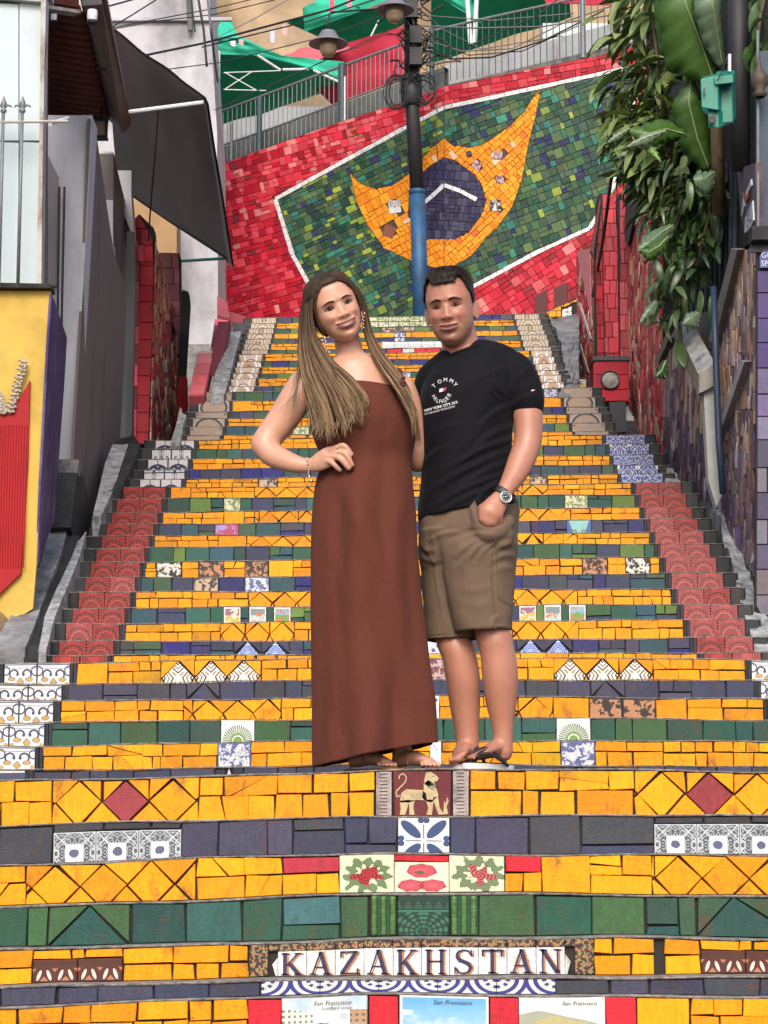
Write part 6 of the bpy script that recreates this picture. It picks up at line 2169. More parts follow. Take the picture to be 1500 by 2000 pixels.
# purple sliver wall
pwl = empty('shard_wall', T(1390, 1000, 15.5))
tag(pwl, 'tall purple and brown sliver mosaic wall at the right edge', 'wall')
Pu = PlS((1297, 18.4), (1478, 13.9))
pol1 = [(1297, 700), (1330, 660), (1400, 690), (1402, 990), (1299, 945)]
pol2 = [(1402, 660), (1455, 492), (1478, 478), (1477, 800), (1402, 800)]
pol3 = [(1402, 800.3), (1477, 800.3), (1475, 1195), (1402, 990)]
for pol in (pol1, pol2, pol3):
 panel('core', pol, Pu, M['mortar'], 0.25, pwl)
 shard_wall(pwl, pol, Pu, pal_purp, 'sliver', w=(2.2, 5.5), h=(22, 75))
for pol in ([(1297, 640), (1400, 600), (1400, 688), (1330, 658), (1297, 698)],):
 panel('bare_patch', pol, Pu, simple('grey_green_render', (0.20, 0.20, 0.17), 0.9, 0.5, 5, grime=(0.08, 0.08, 0.07), bstr=.5), 0.2, pwl)
for a, b, w_, c in (((1413, 862), (1469, 705), 8, (0.42, 0.38, 0.42)), ((1406, 668), (1452, 486), 13, (0.22, 0.20, 0.17)), ((1296, 706), (1318, 657), 9, (0.24, 0.20, 0.17))):
 pts = [pl_pt(Pu, *p, 0.06) for p in stroke(a, b, w_)]
 vs, fs = Tiles.geo(pts, Pu.n, 0.06, 0.003)
 mesh_obj('raking_strip', vs, fs, simple('raking_cement', c, 0.85, 0.5, 10, bstr=.5), pwl)
cs = empty('coping_slab', T(1360, 700, 15.6))
tag(cs, 'whitewashed sloping coping slab with a block end below the leaves', 'slab')
M['whitewash'] = simple('flaking_whitewash', (0.62, 0.61, 0.60), 0.85, 0.7, 10, grime=(0.16, 0.15, 0.12), gs=7, bstr=0.9)
quad3('top', [(1320, 637, 16.4), (1350, 627, 16.4), (1396, 708, 15.1), (1366, 735, 15.1)], M['whitewash'], 0.08, cs)
quad3('side', [(1319, 638, 16.4), (1366, 736, 15.1), (1364, 775, 15.1), (1318, 665, 16.4)], simple('mossy_cement', (0.25, 0.22, 0.17), 0.9, 0.6, 8, bstr=.6), 0.05, cs)
quad3('end_block', [(1366, 728, 15.05), (1397, 712, 15.05), (1398, 752, 15.05), (1366, 768, 15.05)], simple('old_cement', (0.36, 0.35, 0.31), 0.9, 0.6, 8, bstr=.6), 0.12, cs)
dp = empty('drain_pipe', T(1400, 985, 15.0))
tag(dp, 'pale square concrete downpipe below the coping slab', 'pipe')
panel('shaft', [(1374, 762), (1398, 756), (1408, 950), (1410, 968), (1399, 990), (1384, 940)], PlY(15.1), M['cement'] if False else simple('pale_concrete', (0.44, 0.46, 0.44), 0.85, 0.35, 12, bstr=.3), 0.12, dp)
bp = MB().tube([T(1394, 560, 14.9), T(1398, 700, 14.9), T(1404, 860, 14.9), T(1412, 965, 14.9)], 0.022, 10).obj('blue_pipe', simple('dark_blue_pipe', (0.02, 0.045, 0.09), 0.5), smooth=True)
tag(bp, 'thin dark blue pipe running down beside the pale downpipe', 'pipe')
# violet brick-tiled column at the far right
vc = empty('tiled_column', T(1500, 1100, 13.6))
tag(vc, 'violet brick tiled column at the right edge of the picture', 'column')
Pv = PlY(13.7)
panel('core', [(1477, 478), (1640, 470), (1640, 1330), (1500, 1230), (1474, 1190), (1477, 800)], Pv, M['mortar'], 0.03, vc)
brick_face(vc, [(1478, 529), (1640, 529), (1640, 720), (1478, 720)], Pv, [(0.065, 0.045, 0.15), (0.08, 0.06, 0.18)], 'violet_tile', 60, 47, brick=True, gap=1.0)
brick_face(vc, [(1478, 720), (1640, 720), (1640, 860), (1478, 860)], Pv, [(0.13, 0.115, 0.22), (0.16, 0.15, 0.24)], 'violet_tile', 60, 47, brick=True, gap=1.0)
brick_face(vc, [(1478, 860), (1640, 860), (1640, 1320), (1500, 1225), (1476, 1185)], Pv, [(0.15, 0.13, 0.16), (0.10, 0.08, 0.11), (0.17, 0.15, 0.20), (0.08, 0.07, 0.12)], 'violet_tile', 60, 49, brick=True, gap=1.0)
panel('ledge', [(1463, 452), (1640, 448), (1640, 476), (1463, 478)], Pv, M['stone_dk'], 0.12, vc, proud=0.12)
panel('dark_gap', [(1465, 478), (1640, 478), (1640, 494), (1465, 494)], Pv, M['ink_dark'], 0.02, vc, proud=0.02)
sg = empty('tile_sign', pl_pt(Pv, 1505, 525, 0.03))
tag(sg, 'small arched blue sign tile with white lettering on the violet column', 'sign')
arch = [(1482, 526), (1482, 505), (1485, 497), (1491, 492), (1500, 491), (1520, 491), (1530, 497), (1534, 505), (1534, 526)]
panel('plaque', arch, Pv, simple('sign_blue_glaze', (0.06, 0.075, 0.30), 0.4), 0.02, sg, proud=0.04)
def text3(s, P, px, py, size_px, mat, parent, shear=0.0, name='lettering', proud=0.045, rot=0.0, extr=0.0):
 cu = bpy.data.curves.new(name, 'FONT')
 cu.body = s; cu.size = 1.0; cu.shear = shear; cu.resolution_u = 2
 ob = bpy.data.objects.new(name, cu)
 COL.objects.link(ob)
 dg = bpy.context.evaluated_depsgraph_get()
 me = bpy.data.meshes.new_from_object(ob.evaluated_get(dg))
 bpy.data.objects.remove(ob)
 cr, sr = math.cos(rot), math.sin(rot)
 off = Vector((0, 0, 0))
 par = parent
 while par is not None:
  off += par.location; par = par.parent
 for v in me.vertices:
  x, y = v.co.x * size_px, v.co.y * size_px
  v.co = pl_pt(P, px + x * cr + y * sr, py + x * sr * -1 * -1 * (-1) * -1 - y * cr if False else py - (x * -sr) - y * cr, proud) - off
 me.materials.append(mat)
 o = bpy.data.objects.new(name, me)
 link(o, parent)
 return o
M['sign_white'] = simple('sign_white_glaze', (0.62, 0.64, 0.70), 0.4, 0.1, 10, bstr=0)
text3('GU', Pv, 1484, 507, 15, M['sign_white'], sg); text3('SP', Pv, 1484, 523, 15, M['sign_white'], sg)
gs_ = empty('painted_board', T(1469, 440, 13.9))
tag(gs_, 'narrow board with white lettered strip above the dark ledge', 'board')
Pg = PlS((1440, 15.0), (1474, 13.9))
panel('board', [(1440, 330), (1476, 318), (1476, 452), (1462, 452), (1452, 440), (1446, 420)], Pg, simple('mauve_graffiti_board', (0.16, 0.12, 0.14), 0.8, 0.6, 8, bstr=.2), 0.05, gs_)
panel('white_patch', [(1459, 425), (1473, 392), (1475, 430), (1470, 442), (1462, 452), (1457, 455), (1458, 440)], Pg, M['sign_white'], 0.01, gs_, proud=0.012)
panel('white_patch', [(1459, 378), (1470, 350), (1471, 362), (1461, 382)], Pg, M['sign_white'], 0.01, gs_, proud=0.012)
panel('white_patch', [(1451, 420), (1455, 383), (1457, 402), (1452, 424)], Pg, M['sign_white'], 0.01, gs_, proud=0.012)
panel('red_patch', [(1452, 376), (1459, 384), (1467, 374), (1466, 386), (1459, 396), (1456, 384)], Pg, simple('faded_red_paint', (0.42, 0.10, 0.08), 0.7), 0.01, gs_, proud=0.014)
for k_, (ch_, y_) in enumerate((('S', 412), ('0', 423), ('N', 434), ('I', 446))):
 text3(ch_, Pg, 1462 + (1 if k_ == 0 else 0), y_, 11, M['ink_dark'], gs_, shear=0.3, proud=0.016)
# dark slate-blue boards and fence behind the plants
dbk = empty('dark_cladding', T(1400, 600, 16.4))
tag(dbk, 'dark blue corrugated cladding hidden behind hanging leaves', 'wall')
Pd = PlS((1240, 21.0), (1480, 14.6))
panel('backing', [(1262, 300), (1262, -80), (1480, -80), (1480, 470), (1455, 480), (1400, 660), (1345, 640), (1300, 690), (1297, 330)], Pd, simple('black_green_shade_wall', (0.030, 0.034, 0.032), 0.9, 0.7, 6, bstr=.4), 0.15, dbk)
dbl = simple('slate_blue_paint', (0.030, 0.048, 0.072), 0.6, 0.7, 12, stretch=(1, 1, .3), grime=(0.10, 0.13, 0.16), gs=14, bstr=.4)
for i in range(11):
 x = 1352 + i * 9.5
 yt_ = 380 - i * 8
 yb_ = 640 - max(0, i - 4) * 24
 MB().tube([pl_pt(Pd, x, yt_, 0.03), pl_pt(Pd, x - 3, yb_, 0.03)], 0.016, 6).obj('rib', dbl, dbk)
bb = panel('notice_panel', [(1480, 100), (1640, 90), (1640, 452), (1480, 452)], PlY(13.9), simple('blue_grey_panel', (0.045, 0.075, 0.12), 0.6, 0.3, 3, bstr=.1), 0.1, label='blue grey panel at the upper right edge', cat='panel')
MB().tube([T(1480, 60, 13.8), T(1481, 450, 13.8)], 0.010, 8).obj('panel_edge', M['rail'], bb)
fin = MB().lathe([(0.03, 0), (0.05, 0.02), (0.03, 0.05), (0.055, 0.08), (0.055, 0.14), (0.03, 0.17), (0.012, 0.22), (0.0, 0.32)], T(1484, 190, 13.75), 14).obj('post_finial', simple('dark_bronze', (0.10, 0.07, 0.05), 0.6, 0.6, 12, bstr=.4), smooth=True)
tag(fin, 'rusty turned finial on the post at the upper right edge', 'finial')
# black pole and green meter box
bpz = MB().tube([T(1441, -80, 14.6), T(1443, 100, 14.6), T(1446, 330, 14.6)], [0.075, 0.072, 0.066], 18).obj('black_pole', M['pole_black'], smooth=True)
tag(bpz, 'thick black pole behind the green meter box', 'pole')
gmb = empty('meter_box', T(1402, 245, 14.0))
tag(gmb, 'green plastic electricity meter box strapped among the leaves', 'box')
M['green_plastic'] = simple('green_plastic', (0.008, 0.22, 0.155), 0.35, 0.25, 10, bstr=.05)
def frust(name, poly_f, poly_b, Yf, Yb, mat, parent, bev=0.006):
 a = [T(x, y, Yf) for x, y in poly_f]; b = [T(x, y, Yb) for x, y in poly_b]
 m = len(a)
 fs = [tuple(range(m)), tuple(reversed(range(m, 2 * m)))]
 for i in range(m):
  j = (i + 1) % m
  fs.append((i, m + i, m + j, j))
 o = mesh_obj(name, a + b, fs, mat, parent)
 md = o.modifiers.new('bevel', 'BEVEL'); md.width = bev; md.segments = 2
 return o
frust('body', [(1400, 158), (1430, 156), (1432, 238), (1402, 242)], [(1368, 168), (1436, 150), (1438, 232), (1370, 216)], 13.95, 14.12, M['green_plastic'], gmb)
frust('cover', [(1368, 155), (1402, 147), (1404, 216), (1370, 210)], [(1372, 150), (1410, 142), (1410, 214), (1374, 208)], 13.86, 13.96, M['green_plastic'], gmb)
frust('lid', [(1394, 150), (1432, 146), (1433, 162), (1396, 166)], [(1400, 139), (1436, 137), (1437, 158), (1402, 160)], 13.84, 14.02, M['green_plastic'], gmb)
frust('lower_housing', [(1382, 214), (1404, 216), (1404, 250), (1384, 250)], [(1384, 212), (1434, 214), (1434, 240), (1386, 248)], 13.9, 14.1, M['green_plastic'], gmb)
MB().lathe([(0.0, 0.012), (0.026, 0.012), (0.028, 0.0)], T(1391, 234, 13.86), 20, axis=(0, -1, 0)).obj('sticker', M['ink_black'], gmb)
MB().box(T(1376, 178, 13.83), (0.012, 0.01, 0.04)).obj('window', M['ink_dark'], gmb)
MB().tube([T(1425, 140, 13.9), T(1425, 106, 13.9)], 0.011, 8).obj('white_conduit', M['white_steel'], gmb)
MB().tube([T(1400, 158, 13.8), T(1411, 140, 13.8), T(1420, 110, 13.9)], 0.004, 5).obj('strap', M['black_metal'], gmb)
# right-hand kerb rocks
ground_part('stone_kerb', [(1388, 985), (1404, 1010), (1414, 1052), (1434, 1128), (1452, 1180), (1474, 1270)], [(1402, 988), (1424, 1012), (1440, 1052), (1462, 1120), (1500, 1185), (1560, 1270)], M['stone_white'], 'rough pale stone edge along the right red tiled steps', 'kerb', thick=0.35, rough=0.04)
ground_part('stone_kerb', [(1298, 950), (1300, 930), (1300, 920)], [(1335, 952), (1325, 932), (1312, 918)], M['stone_white'], 'pale stone lump just above the right red tiled column', 'rock', thick=0.25, rough=0.03)
ground_part('rock', [(1480, 1180), (1465, 1130), (1460, 1090)], [(1540, 1260), (1520, 1180), (1500, 1100)], M['stone_dk'], 'dark mossy rock at the foot of the violet column', 'rock', thick=0.4, rough=0.05)
# slopes of packed earth under everything beside the stairs
V_ = [(-6, 7.5, 0.2), (-1.95, 7.5, 0.2), (-1.95, 24, 5.2), (-6, 24, 5.2)]
for nm, xs_ in (('slope', (-7.0, -1.9)), ('slope', (2.2, 7.0))):
 st = [(5, 0.0), (10.3, 0.55), (14.6, 1.9), (18.9, 3.7), (23.4, 5.4), (25.0, 5.6)]
 V, Fc = [], []
 for y, z in st:
  V += [(xs_[0], y, z), (xs_[1], y, z)]
 for i in range(len(st) - 1): Fc.append((2 * i, 2 * i + 1, 2 * i + 3, 2 * i + 2))
 o = mesh_obj(nm, V, Fc, M['stone_dk'])
 o['kind'] = 'structure'
# ------------------------------------------------------------------ plants
def leaf_mesh(L, W, droop, fold, nseg=7, tipw=0.0, wav=0.0, name='leaf'):
 V, Fc = [], []
 for i in range(nseg + 1):
  t = i / nseg
  w = W * (math.sin(PI * min(1, t * 0.93 + 0.05)) ** 0.7) * (1 - 0.25 * t)
  if i == nseg: w = 0.001
  ang = -droop * t
  x = L * (t - 0.12 * droop * t * t)
  z = -L * droop * 0.45 * t * t
  for s in (-1, 0, 1):
   V.append((x, s * w / 2 + wav * W * math.sin(t * 9 + s), z + abs(s) * fold * w * 0.5 + wav * W * math.sin(t * 14) * abs(s) * 0.6))
 for i in range(nseg):
  for s in (0, 1):
   a = i * 3 + s
   Fc.append((a, a + 3, a + 4, a + 1))
 n = len(V)
 me = bpy.data.meshes.new(name)
 me.from_pydata(V, [], Fc)
 me.polygons.foreach_set('use_smooth', [True] * len(me.polygons))
 return me
def leaf_mat(name, c1, c2, rough=0.38):
 m, b = new_mat(name, rough, 0.5)
 oi = E.nt.nodes.new('ShaderNodeObjectInfo')
 n = tex_noise(12, 3)
 link_col(b, mul(mix(E(oi.outputs['Random']), c1, c2), 0.8 + (n - 0.3) * 0.5))
 b.inputs['Subsurface Weight'].default_value = 0.0
 return m
LM = {'drac': leaf_mat('dracaena_leaf', (0.06, 0.12, 0.025), (0.25, 0.32, 0.10), 0.5),
      'dark': leaf_mat('dark_glossy_leaf', (0.024, 0.055, 0.018), (0.085, 0.15, 0.045), 0.35),
      'banana': leaf_mat('banana_leaf', (0.035, 0.095, 0.014), (0.055, 0.13, 0.02), 0.5),
      'pale': leaf_mat('pale_leaf', (0.10, 0.17, 0.10), (0.18, 0.25, 0.17), 0.4),
      'lime': leaf_mat('lime_leaf', (0.12, 0.24, 0.035), (0.20, 0.33, 0.05), 0.4)}
def leaf_set(key, specs, name='leaf'):
 out = []
 for sp_ in specs:
  me = leaf_mesh(*sp_, name=name)
  me.materials.append(LM[key])
  out.append(me)
 return out
def place_leaf(root, me, pos, yaw, pitch, roll, s=1.0, name='leaf'):
 o = bpy.data.objects.new(name, me)
 link(o, root)
 o.location = Vector(pos) - root.location
 o.rotation_euler = (Matrix.Rotation(yaw, 3, 'Z') @ Matrix.Rotation(-pitch, 3, 'Y') @ Matrix.Rotation(roll, 3, 'X')).to_euler()
 o.scale = (s, s, s)
 return o
def bush(name, label, cat, base, stems, leafs, n, spread, yaw_c=None, yaw_r=PI, pitch=(-.9, .5), group=None, s=(0.7, 1.2), stem_r=0.014, stem_mat=None):
 """stems: list of polylines in (px,py,Y); leaves grow from along them"""
 root = empty(name, T(*base))
 tag(root, label, cat, group)
 sm = stem_mat or M['stem']
 P3 = [[T(*p) for p in st] for st in stems]
 for st in P3: MB().tube(st, stem_r, 6).obj('stem', sm, root, smooth=True)
 for i in range(n):
  st = R.choice(P3)
  j = R.randrange(len(st) - 1)
  p = st[j].lerp(st[j + 1], R.random()) + Vector((R.gauss(0, spread), R.gauss(0, spread), R.gauss(0, spread)))
  yaw = R.uniform(-yaw_r, yaw_r) + (yaw_c if yaw_c is not None else 0)
  place_leaf(root, R.choice(leafs), p, yaw, R.uniform(*pitch), R.uniform(-.6, .6), R.uniform(*s))
 return root
M['stem'] = simple('plant_stem', (0.12, 0.09, 0.05), 0.9, 0.5, 20, bstr=.3)
dl = leaf_set('drac', [(0.32, 0.080, 0.9, 0.25), (0.26, 0.072, 1.2, 0.3), (0.34, 0.085, 0.6, 0.2), (0.28, 0.075, 1.5, 0.3)])
dk = leaf_set('dark', [(0.22, 0.06, 1.0, 0.3), (0.26, 0.05, 1.4, 0.3), (0.18, 0.08, 0.8, 0.2)])
pl_ = leaf_set('pale', [(0.30, 0.07, 0.7, 0.3), (0.26, 0.06, 1.0, 0.3)])
Yp = 16.2
bush('dracaena_plant', 'dense dracaena bush hanging over the top right of the mural', 'plant', (1250, 420, Yp + .6),
     [[(1300, 330, Yp + .5), (1260, 180, Yp + .3), (1240, 60, Yp + .2), (1230, -60, Yp + .2)], [(1310, 330, Yp), (1290, 160, Yp), (1270, 20, Yp), (1262, -60, Yp)], [(1310, 360, Yp), (1265, 300, Yp - .1), (1230, 240, Yp - .1)]],
     dl, 290, 0.085, yaw_c=PI + 0.25, yaw_r=1.35, pitch=(-1.0, .25), s=(0.55, 1.0))
bush('dracaena_plant', 'second dracaena layer behind the hanging one near the picture top', 'plant', (1280, 420, Yp + .9),
     [[(1320, 330, Yp + .8), (1280, 180, Yp + .7), (1250, 60, Yp + .6), (1240, -60, Yp + .6)], [(1320, 300, Yp + .8), (1262, 250, Yp + .6), (1215, 200, Yp + .5)]],
     dl + dk, 290, 0.12, yaw_c=PI + 0.1, yaw_r=1.7, pitch=(-1.0, .5), s=(0.6, 1.0))
bush('dracaena_plant', 'lower dracaena clump drooping over the sliver wall below the meter box', 'plant', (1300, 430, Yp),
     [[(1340, 420, Yp - .1), (1290, 330, Yp - .2), (1240, 280, Yp - .3)], [(1330, 460, Yp), (1280, 380, Yp - .1), (1250, 330, Yp - .1)]],
     dl + pl_, 190, 0.075, yaw_c=PI + 0.3, yaw_r=1.2, pitch=(-1.1, .2), s=(0.5, 0.95))
bush('hanging_vine', 'dark glossy vine hanging down over the grey coping slab', 'plant', (1350, 560, 15.9),
     [[(1375, 380, 15.9), (1350, 470, 15.8), (1330, 560, 15.7), (1325, 625, 15.7)], [(1340, 380, 15.9), (1310, 470, 15.8), (1320, 560, 15.7)], [(1395, 330, 15.6), (1385, 420, 15.6), (1360, 520, 15.6)]],
     dk, 290, 0.085, yaw_c=PI, yaw_r=1.9, pitch=(-1.3, .3), s=(0.6, 1.1))
bush('leafy_shrub', 'dark shrub in the gap behind the green meter box', 'plant', (1330, 420, 16.9),
     [[(1320, 420, 16.8), (1330, 250, 16.8), (1340, 80, 16.7), (1345, -40, 16.7)], [(1400, 420, 16.6), (1395, 300, 16.6), (1390, 150, 16.6)]],
     dk, 160, 0.12, yaw_c=PI, yaw_r=2.2, pitch=(-1.0, .7), s=(0.9, 1.5))
bush('fern_plant', 'small pale green schefflera sprig below the dracaena', 'plant', (1310, 230, 15.6),
     [[(1302, 225, 15.6), (1296, 195, 15.55), (1285, 188, 15.5)], [(1265, 215, 15.6), (1262, 205, 15.55)]],
     leaf_set('lime', [(0.10, 0.028, 0.6, 0.2), (0.08, 0.025, 0.9, 0.2)]), 46, 0.022, yaw_c=PI / 2 + PI, yaw_r=2.6, pitch=(-.5, 0.9))
bush('leafy_shrub', 'shrub leaves drooping at the top right corner', 'plant', (1480, 20, 14.4),
     [[(1500, -40, 14.4), (1485, 30, 14.3), (1478, 90, 14.3)], [(1560, 60, 14.4), (1500, 110, 14.3)]],
     leaf_set('banana', [(0.22, 0.07, 1.2, 0.2), (0.18, 0.06, 1.5, 0.2)]), 26, 0.05, yaw_c=PI, yaw_r=1.6, pitch=(-1.4, -.2))
# the big banana leaves
def big_leaf(label_name, mid, widths, mat, root, side=None, ripple=0.02):
 """mid: midrib polyline (px,py,Y); widths: half width in metres on the left and right at each point"""
 P3 = [T(*p) for p in mid]
 N = 18
 pts, wl, wr = [], [], []
 for i in range(N + 1):
  t = i / N * (len(P3) - 1)
  j = min(int(t), len(P3) - 2)
  f = t - j
  pts.append(P3[j].lerp(P3[j + 1], f))
  wl.append(widths[j][0] + (widths[j + 1][0] - widths[j][0]) * f)
  wr.append(widths[j][1] + (widths[j + 1][1] - widths[j][1]) * f)
 V, Fc = [], []
 for i, p in enumerate(pts):
  d = (pts[min(i + 1, N)] - pts[max(i - 1, 0)]).normalized()
  s = d.cross(Vector((0, -1, 0))).normalized()
  for q, w in ((-1, wl[i]), (-0.5, wl[i] * .5), (0, 0), (0.5, wr[i] * .5), (1, wr[i])):
   sg_ = -1 if q < 0 else 1
   V.append(p + s * sg_ * w + Vector((0, 0.5 * w + ripple * math.sin(i * 2.1 + q * 3) * abs(q), -0.1 * w)))
 for i in range(N):
  for k_ in range(4):
   a = i * 5 + k_
   Fc.append((a, a + 5, a + 6, a + 1))
 o = mesh_obj('leaf', V, Fc, mat, root, smooth=True)
 md = o.modifiers.new('thickness', 'SOLIDIFY'); md.thickness = 0.003
 MB().tube(pts, [0.007 * (1 - 0.6 * i / N) for i in range(N + 1)], 6).obj('midrib', M['midrib'], root, smooth=True)
 return o
M['midrib'] = simple('pale_midrib', (0.30, 0.38, 0.20), 0.5, 0.2, 20, bstr=0)
bn = empty('banana_plant', T(1380, 250, 15.3))
tag(bn, 'banana plant with two broad leaves beside the black pole', 'plant')
big_leaf('', [(1395, 160, 15.2), (1372, 90, 15.1), (1340, 10, 15.0), (1322, -70, 15.0)], [(0.04, 0.05), (0.26, 0.12), (0.19, 0.16), (0.1, 0.1)], LM['banana'], bn)
big_leaf('', [(1412, 130, 15.1), (1402, 70, 15.0), (1392, 10, 14.9), (1385, -60, 14.9)], [(0.03, 0.03), (0.10, 0.05), (0.12, 0.06), (0.1, 0.06)], LM['pale'], bn)
big_leaf('', [(1330, 135, 15.3), (1335, 90, 15.2), (1318, 10, 15.2), (1300, -60, 15.2)], [(0.05, 0.05), (0.16, 0.16), (0.14, 0.14), (0.1, 0.1)], LM['banana'], bn)
big_leaf('', [(1385, 330, 15.5), (1362, 270, 15.4), (1345, 200, 15.3), (1350, 150, 15.3)], [(0.03, 0.03), (0.12, 0.12), (0.11, 0.11), (0.03, 0.03)], LM['banana'], bn)
MB().tube([T(1405, 420, 15.4), T(1400, 260, 15.2), T(1396, 150, 15.1)], [0.05, 0.045, 0.03], 10).obj('stalk', simple('banana_stalk', (0.20, 0.14, 0.07), 0.8, 0.8, 14), bn, smooth=True)
fl2 = empty('broad_leaf_plant', T(1310, 300, 15.5))
tag(fl2, 'plant with wide folded bright green leaves below the meter box', 'plant')
big_leaf('', [(1340, 262, 15.3), (1300, 252, 15.2), (1262, 262, 15.1), (1222, 252, 15.1)], [(0.02, 0.02), (0.075, 0.10), (0.08, 0.10), (0.0, 0.0)], LM['banana'], fl2)
big_leaf('', [(1258, 258, 15.0), (1272, 290, 14.95), (1292, 318, 14.9)], [(0.03, 0.03), (0.04, 0.035), (0.0, 0.0)], LM['lime'], fl2)
big_leaf('', [(1300, 255, 14.9), (1262, 268, 14.9), (1212, 292, 14.9)], [(0.01, 0.01), (0.045, 0.03), (0.0, 0.0)], LM['pale'], fl2)
big_leaf('', [(1230, 250, 14.9), (1205, 265, 14.9), (1182, 282, 14.9)], [(0.01, 0.01), (0.03, 0.025), (0.0, 0.0)], LM['pale'], fl2)
fl3 = empty('curled_leaf_plant', T(1290, 480, 15.4))
tag(fl3, 'curled glossy pale leaf sticking out left over the red wall', 'plant')
big_leaf('', [(1315, 440, 15.3), (1290, 455, 15.2), (1265, 475, 15.1), (1246, 490, 15.1)], [(0.02, 0.02), (0.05, 0.05), (0.06, 0.055), (0.01, 0.01)], LM['pale'], fl3)
big_leaf('', [(1305, 462, 15.2), (1288, 480, 15.1), (1268, 492, 15.05), (1250, 488, 15.05)], [(0.01, 0.01), (0.04, 0.05), (0.05, 0.05), (0.01, 0.01)], LM['banana'], fl3)
big_leaf('', [(1282, 588, 15.4), (1268, 605, 15.3), (1245, 636, 15.3)], [(0.02, 0.02), (0.045, 0.03), (0.0, 0.0)], LM['pale'], fl3)
big_leaf('', [(1395, 335, 15.2), (1375, 350, 15.1), (1355, 352, 15.1)], [(0.01, 0.01), (0.10, 0.09), (0.03, 0.03)], LM['pale'], fl3)
big_leaf('', [(1365, 610, 15.2), (1350, 622, 15.1), (1332, 634, 15.1)], [(0.02, 0.02), (0.07, 0.06), (0.0, 0.0)], LM['pale'], fl3)
big_leaf('', [(1300, 705, 15.6), (1292, 725, 15.5), (1278, 738, 15.5)], [(0.02, 0.02), (0.06, 0.04), (0.0, 0.0)], LM['dark'], fl3)
# little plants rooted in the mural wall
bush('wall_weed', 'small weed growing from the red tiles above the white border', 'plant', (694, 264, 26.0), [[(700, 262, 26.0), (690, 260, 25.95)]], leaf_set('lime', [(0.12, 0.03, 0.6, 0.2)]), 22, 0.03, yaw_c=-PI / 2, yaw_r=1.6, pitch=(-.4, .7), s=(.5, 1), stem_r=0.004)
bush('wall_weed', 'thin weed trailing down the corner of the mural', 'plant', (850, 200, 25.5), [[(850, 188, 25.55), (853, 230, 25.5), (851, 262, 25.5), (856, 320, 25.5)]], leaf_set('lime', [(0.06, 0.02, 0.6, 0.2)]), 34, 0.012, yaw_c=-PI / 2, yaw_r=1.6, pitch=(-.9, .3), s=(.5, 1), stem_r=0.004)
# ------------------------------------------------------------------ the two people
ZF = ZT[0]
PPM = 592.0
def remesh(mb_list, voxel, smooth=4, name='body'):
 V, Fc = [], []
 for m_ in mb_list:
  k_ = len(V)
  V += m_.v
  Fc += [tuple(i + k_ for i in f) for f in m_.f]
 me = bpy.data.meshes.new('tmp')
 me.from_pydata(V, [], Fc)
 o = bpy.data.objects.new('tmp', me)
 COL.objects.link(o)
 md = o.modifiers.new('r', 'REMESH'); md.mode = 'VOXEL'; md.voxel_size = voxel; md.adaptivity = 0
 if smooth:
  md = o.modifiers.new('s', 'SMOOTH'); md.factor = 0.5; md.iterations = smooth
 dg = bpy.context.evaluated_depsgraph_get()
 m2 = bpy.data.meshes.new_from_object(o.evaluated_get(dg))
 m2.name = name
 bpy.data.objects.remove(o)
 m2.materials.clear()
 return m2
def get_co(me):
 a = np.zeros(len(me.vertices) * 3, dtype=np.float32)
 me.vertices.foreach_get('co', a)
 return a.reshape(-1, 3)
def get_no(me):
 a = np.zeros(len(me.vertices) * 3, dtype=np.float32)
 me.vertices.foreach_get('normal', a)
 return a.reshape(-1, 3)
def set_co(me, co):
 me.vertices.foreach_set('co', co.astype(np.float32).ravel())
 me.update()
def px_coords(co):
 z = co[:, 2] - CAMZ
 xc = co[:, 0]; yc_ = -co[:, 1] * sp + z * cp; zc_ = co[:, 1] * cp + z * sp
 return 750 + F_PX * xc / zc_, 1000 - F_PX * yc_ / zc_
def relax(me, w, it):
 """weighted smoothing of a mesh"""
 co = get_co(me).astype(np.float64)
 n = len(co)
 e = np.zeros(len(me.edges) * 2, dtype=np.int32)
 me.edges.foreach_get('vertices', e)
 a, b = e[0::2], e[1::2]
 deg = np.maximum(np.bincount(a, minlength=n) + np.bincount(b, minlength=n), 1)
 for _ in range(it):
  av = np.stack([np.bincount(a, co[b, k_], n) + np.bincount(b, co[a, k_], n) for k_ in range(3)], 1) / deg[:, None]
  co += (av - co) * (0.6 * w)[:, None]
 set_co(me, co)
def finish(me, name, mat, parent, col=None):
 me.materials.append(mat)
 me.polygons.foreach_set('use_smooth', [True] * len(me.polygons))
 if col is not None:
  a = me.attributes.new('col', 'FLOAT_COLOR', 'POINT')
  arr = np.ones((len(me.vertices), 4), dtype=np.float32)
  arr[:, :3] = col
  a.data.foreach_set('color', arr.ravel())
 o = bpy.data.objects.new(name, me)
 link(o, parent)
 o.location = -Vector(parent.location)
 return o
def densify(rows, k_):
 """smooth (Catmull-Rom) interpolation between rows"""
 out = []
 n = len(rows)
 for i in range(n - 1):
  p0, p1, p2, p3 = rows[max(i - 1, 0)], rows[i], rows[i + 1], rows[min(i + 2, n - 1)]
  for q in range(k_):
   t = q / k_
   out.append(tuple(0.5 * ((2 * b) + (-a + c) * t + (2 * a - 5 * b + 4 * c - d) * t * t + (-a + 3 * b - 3 * c + d) * t ** 3) for a, b, c, d in zip(p0, p1, p2, p3)))
 out.append(rows[-1])
 return out
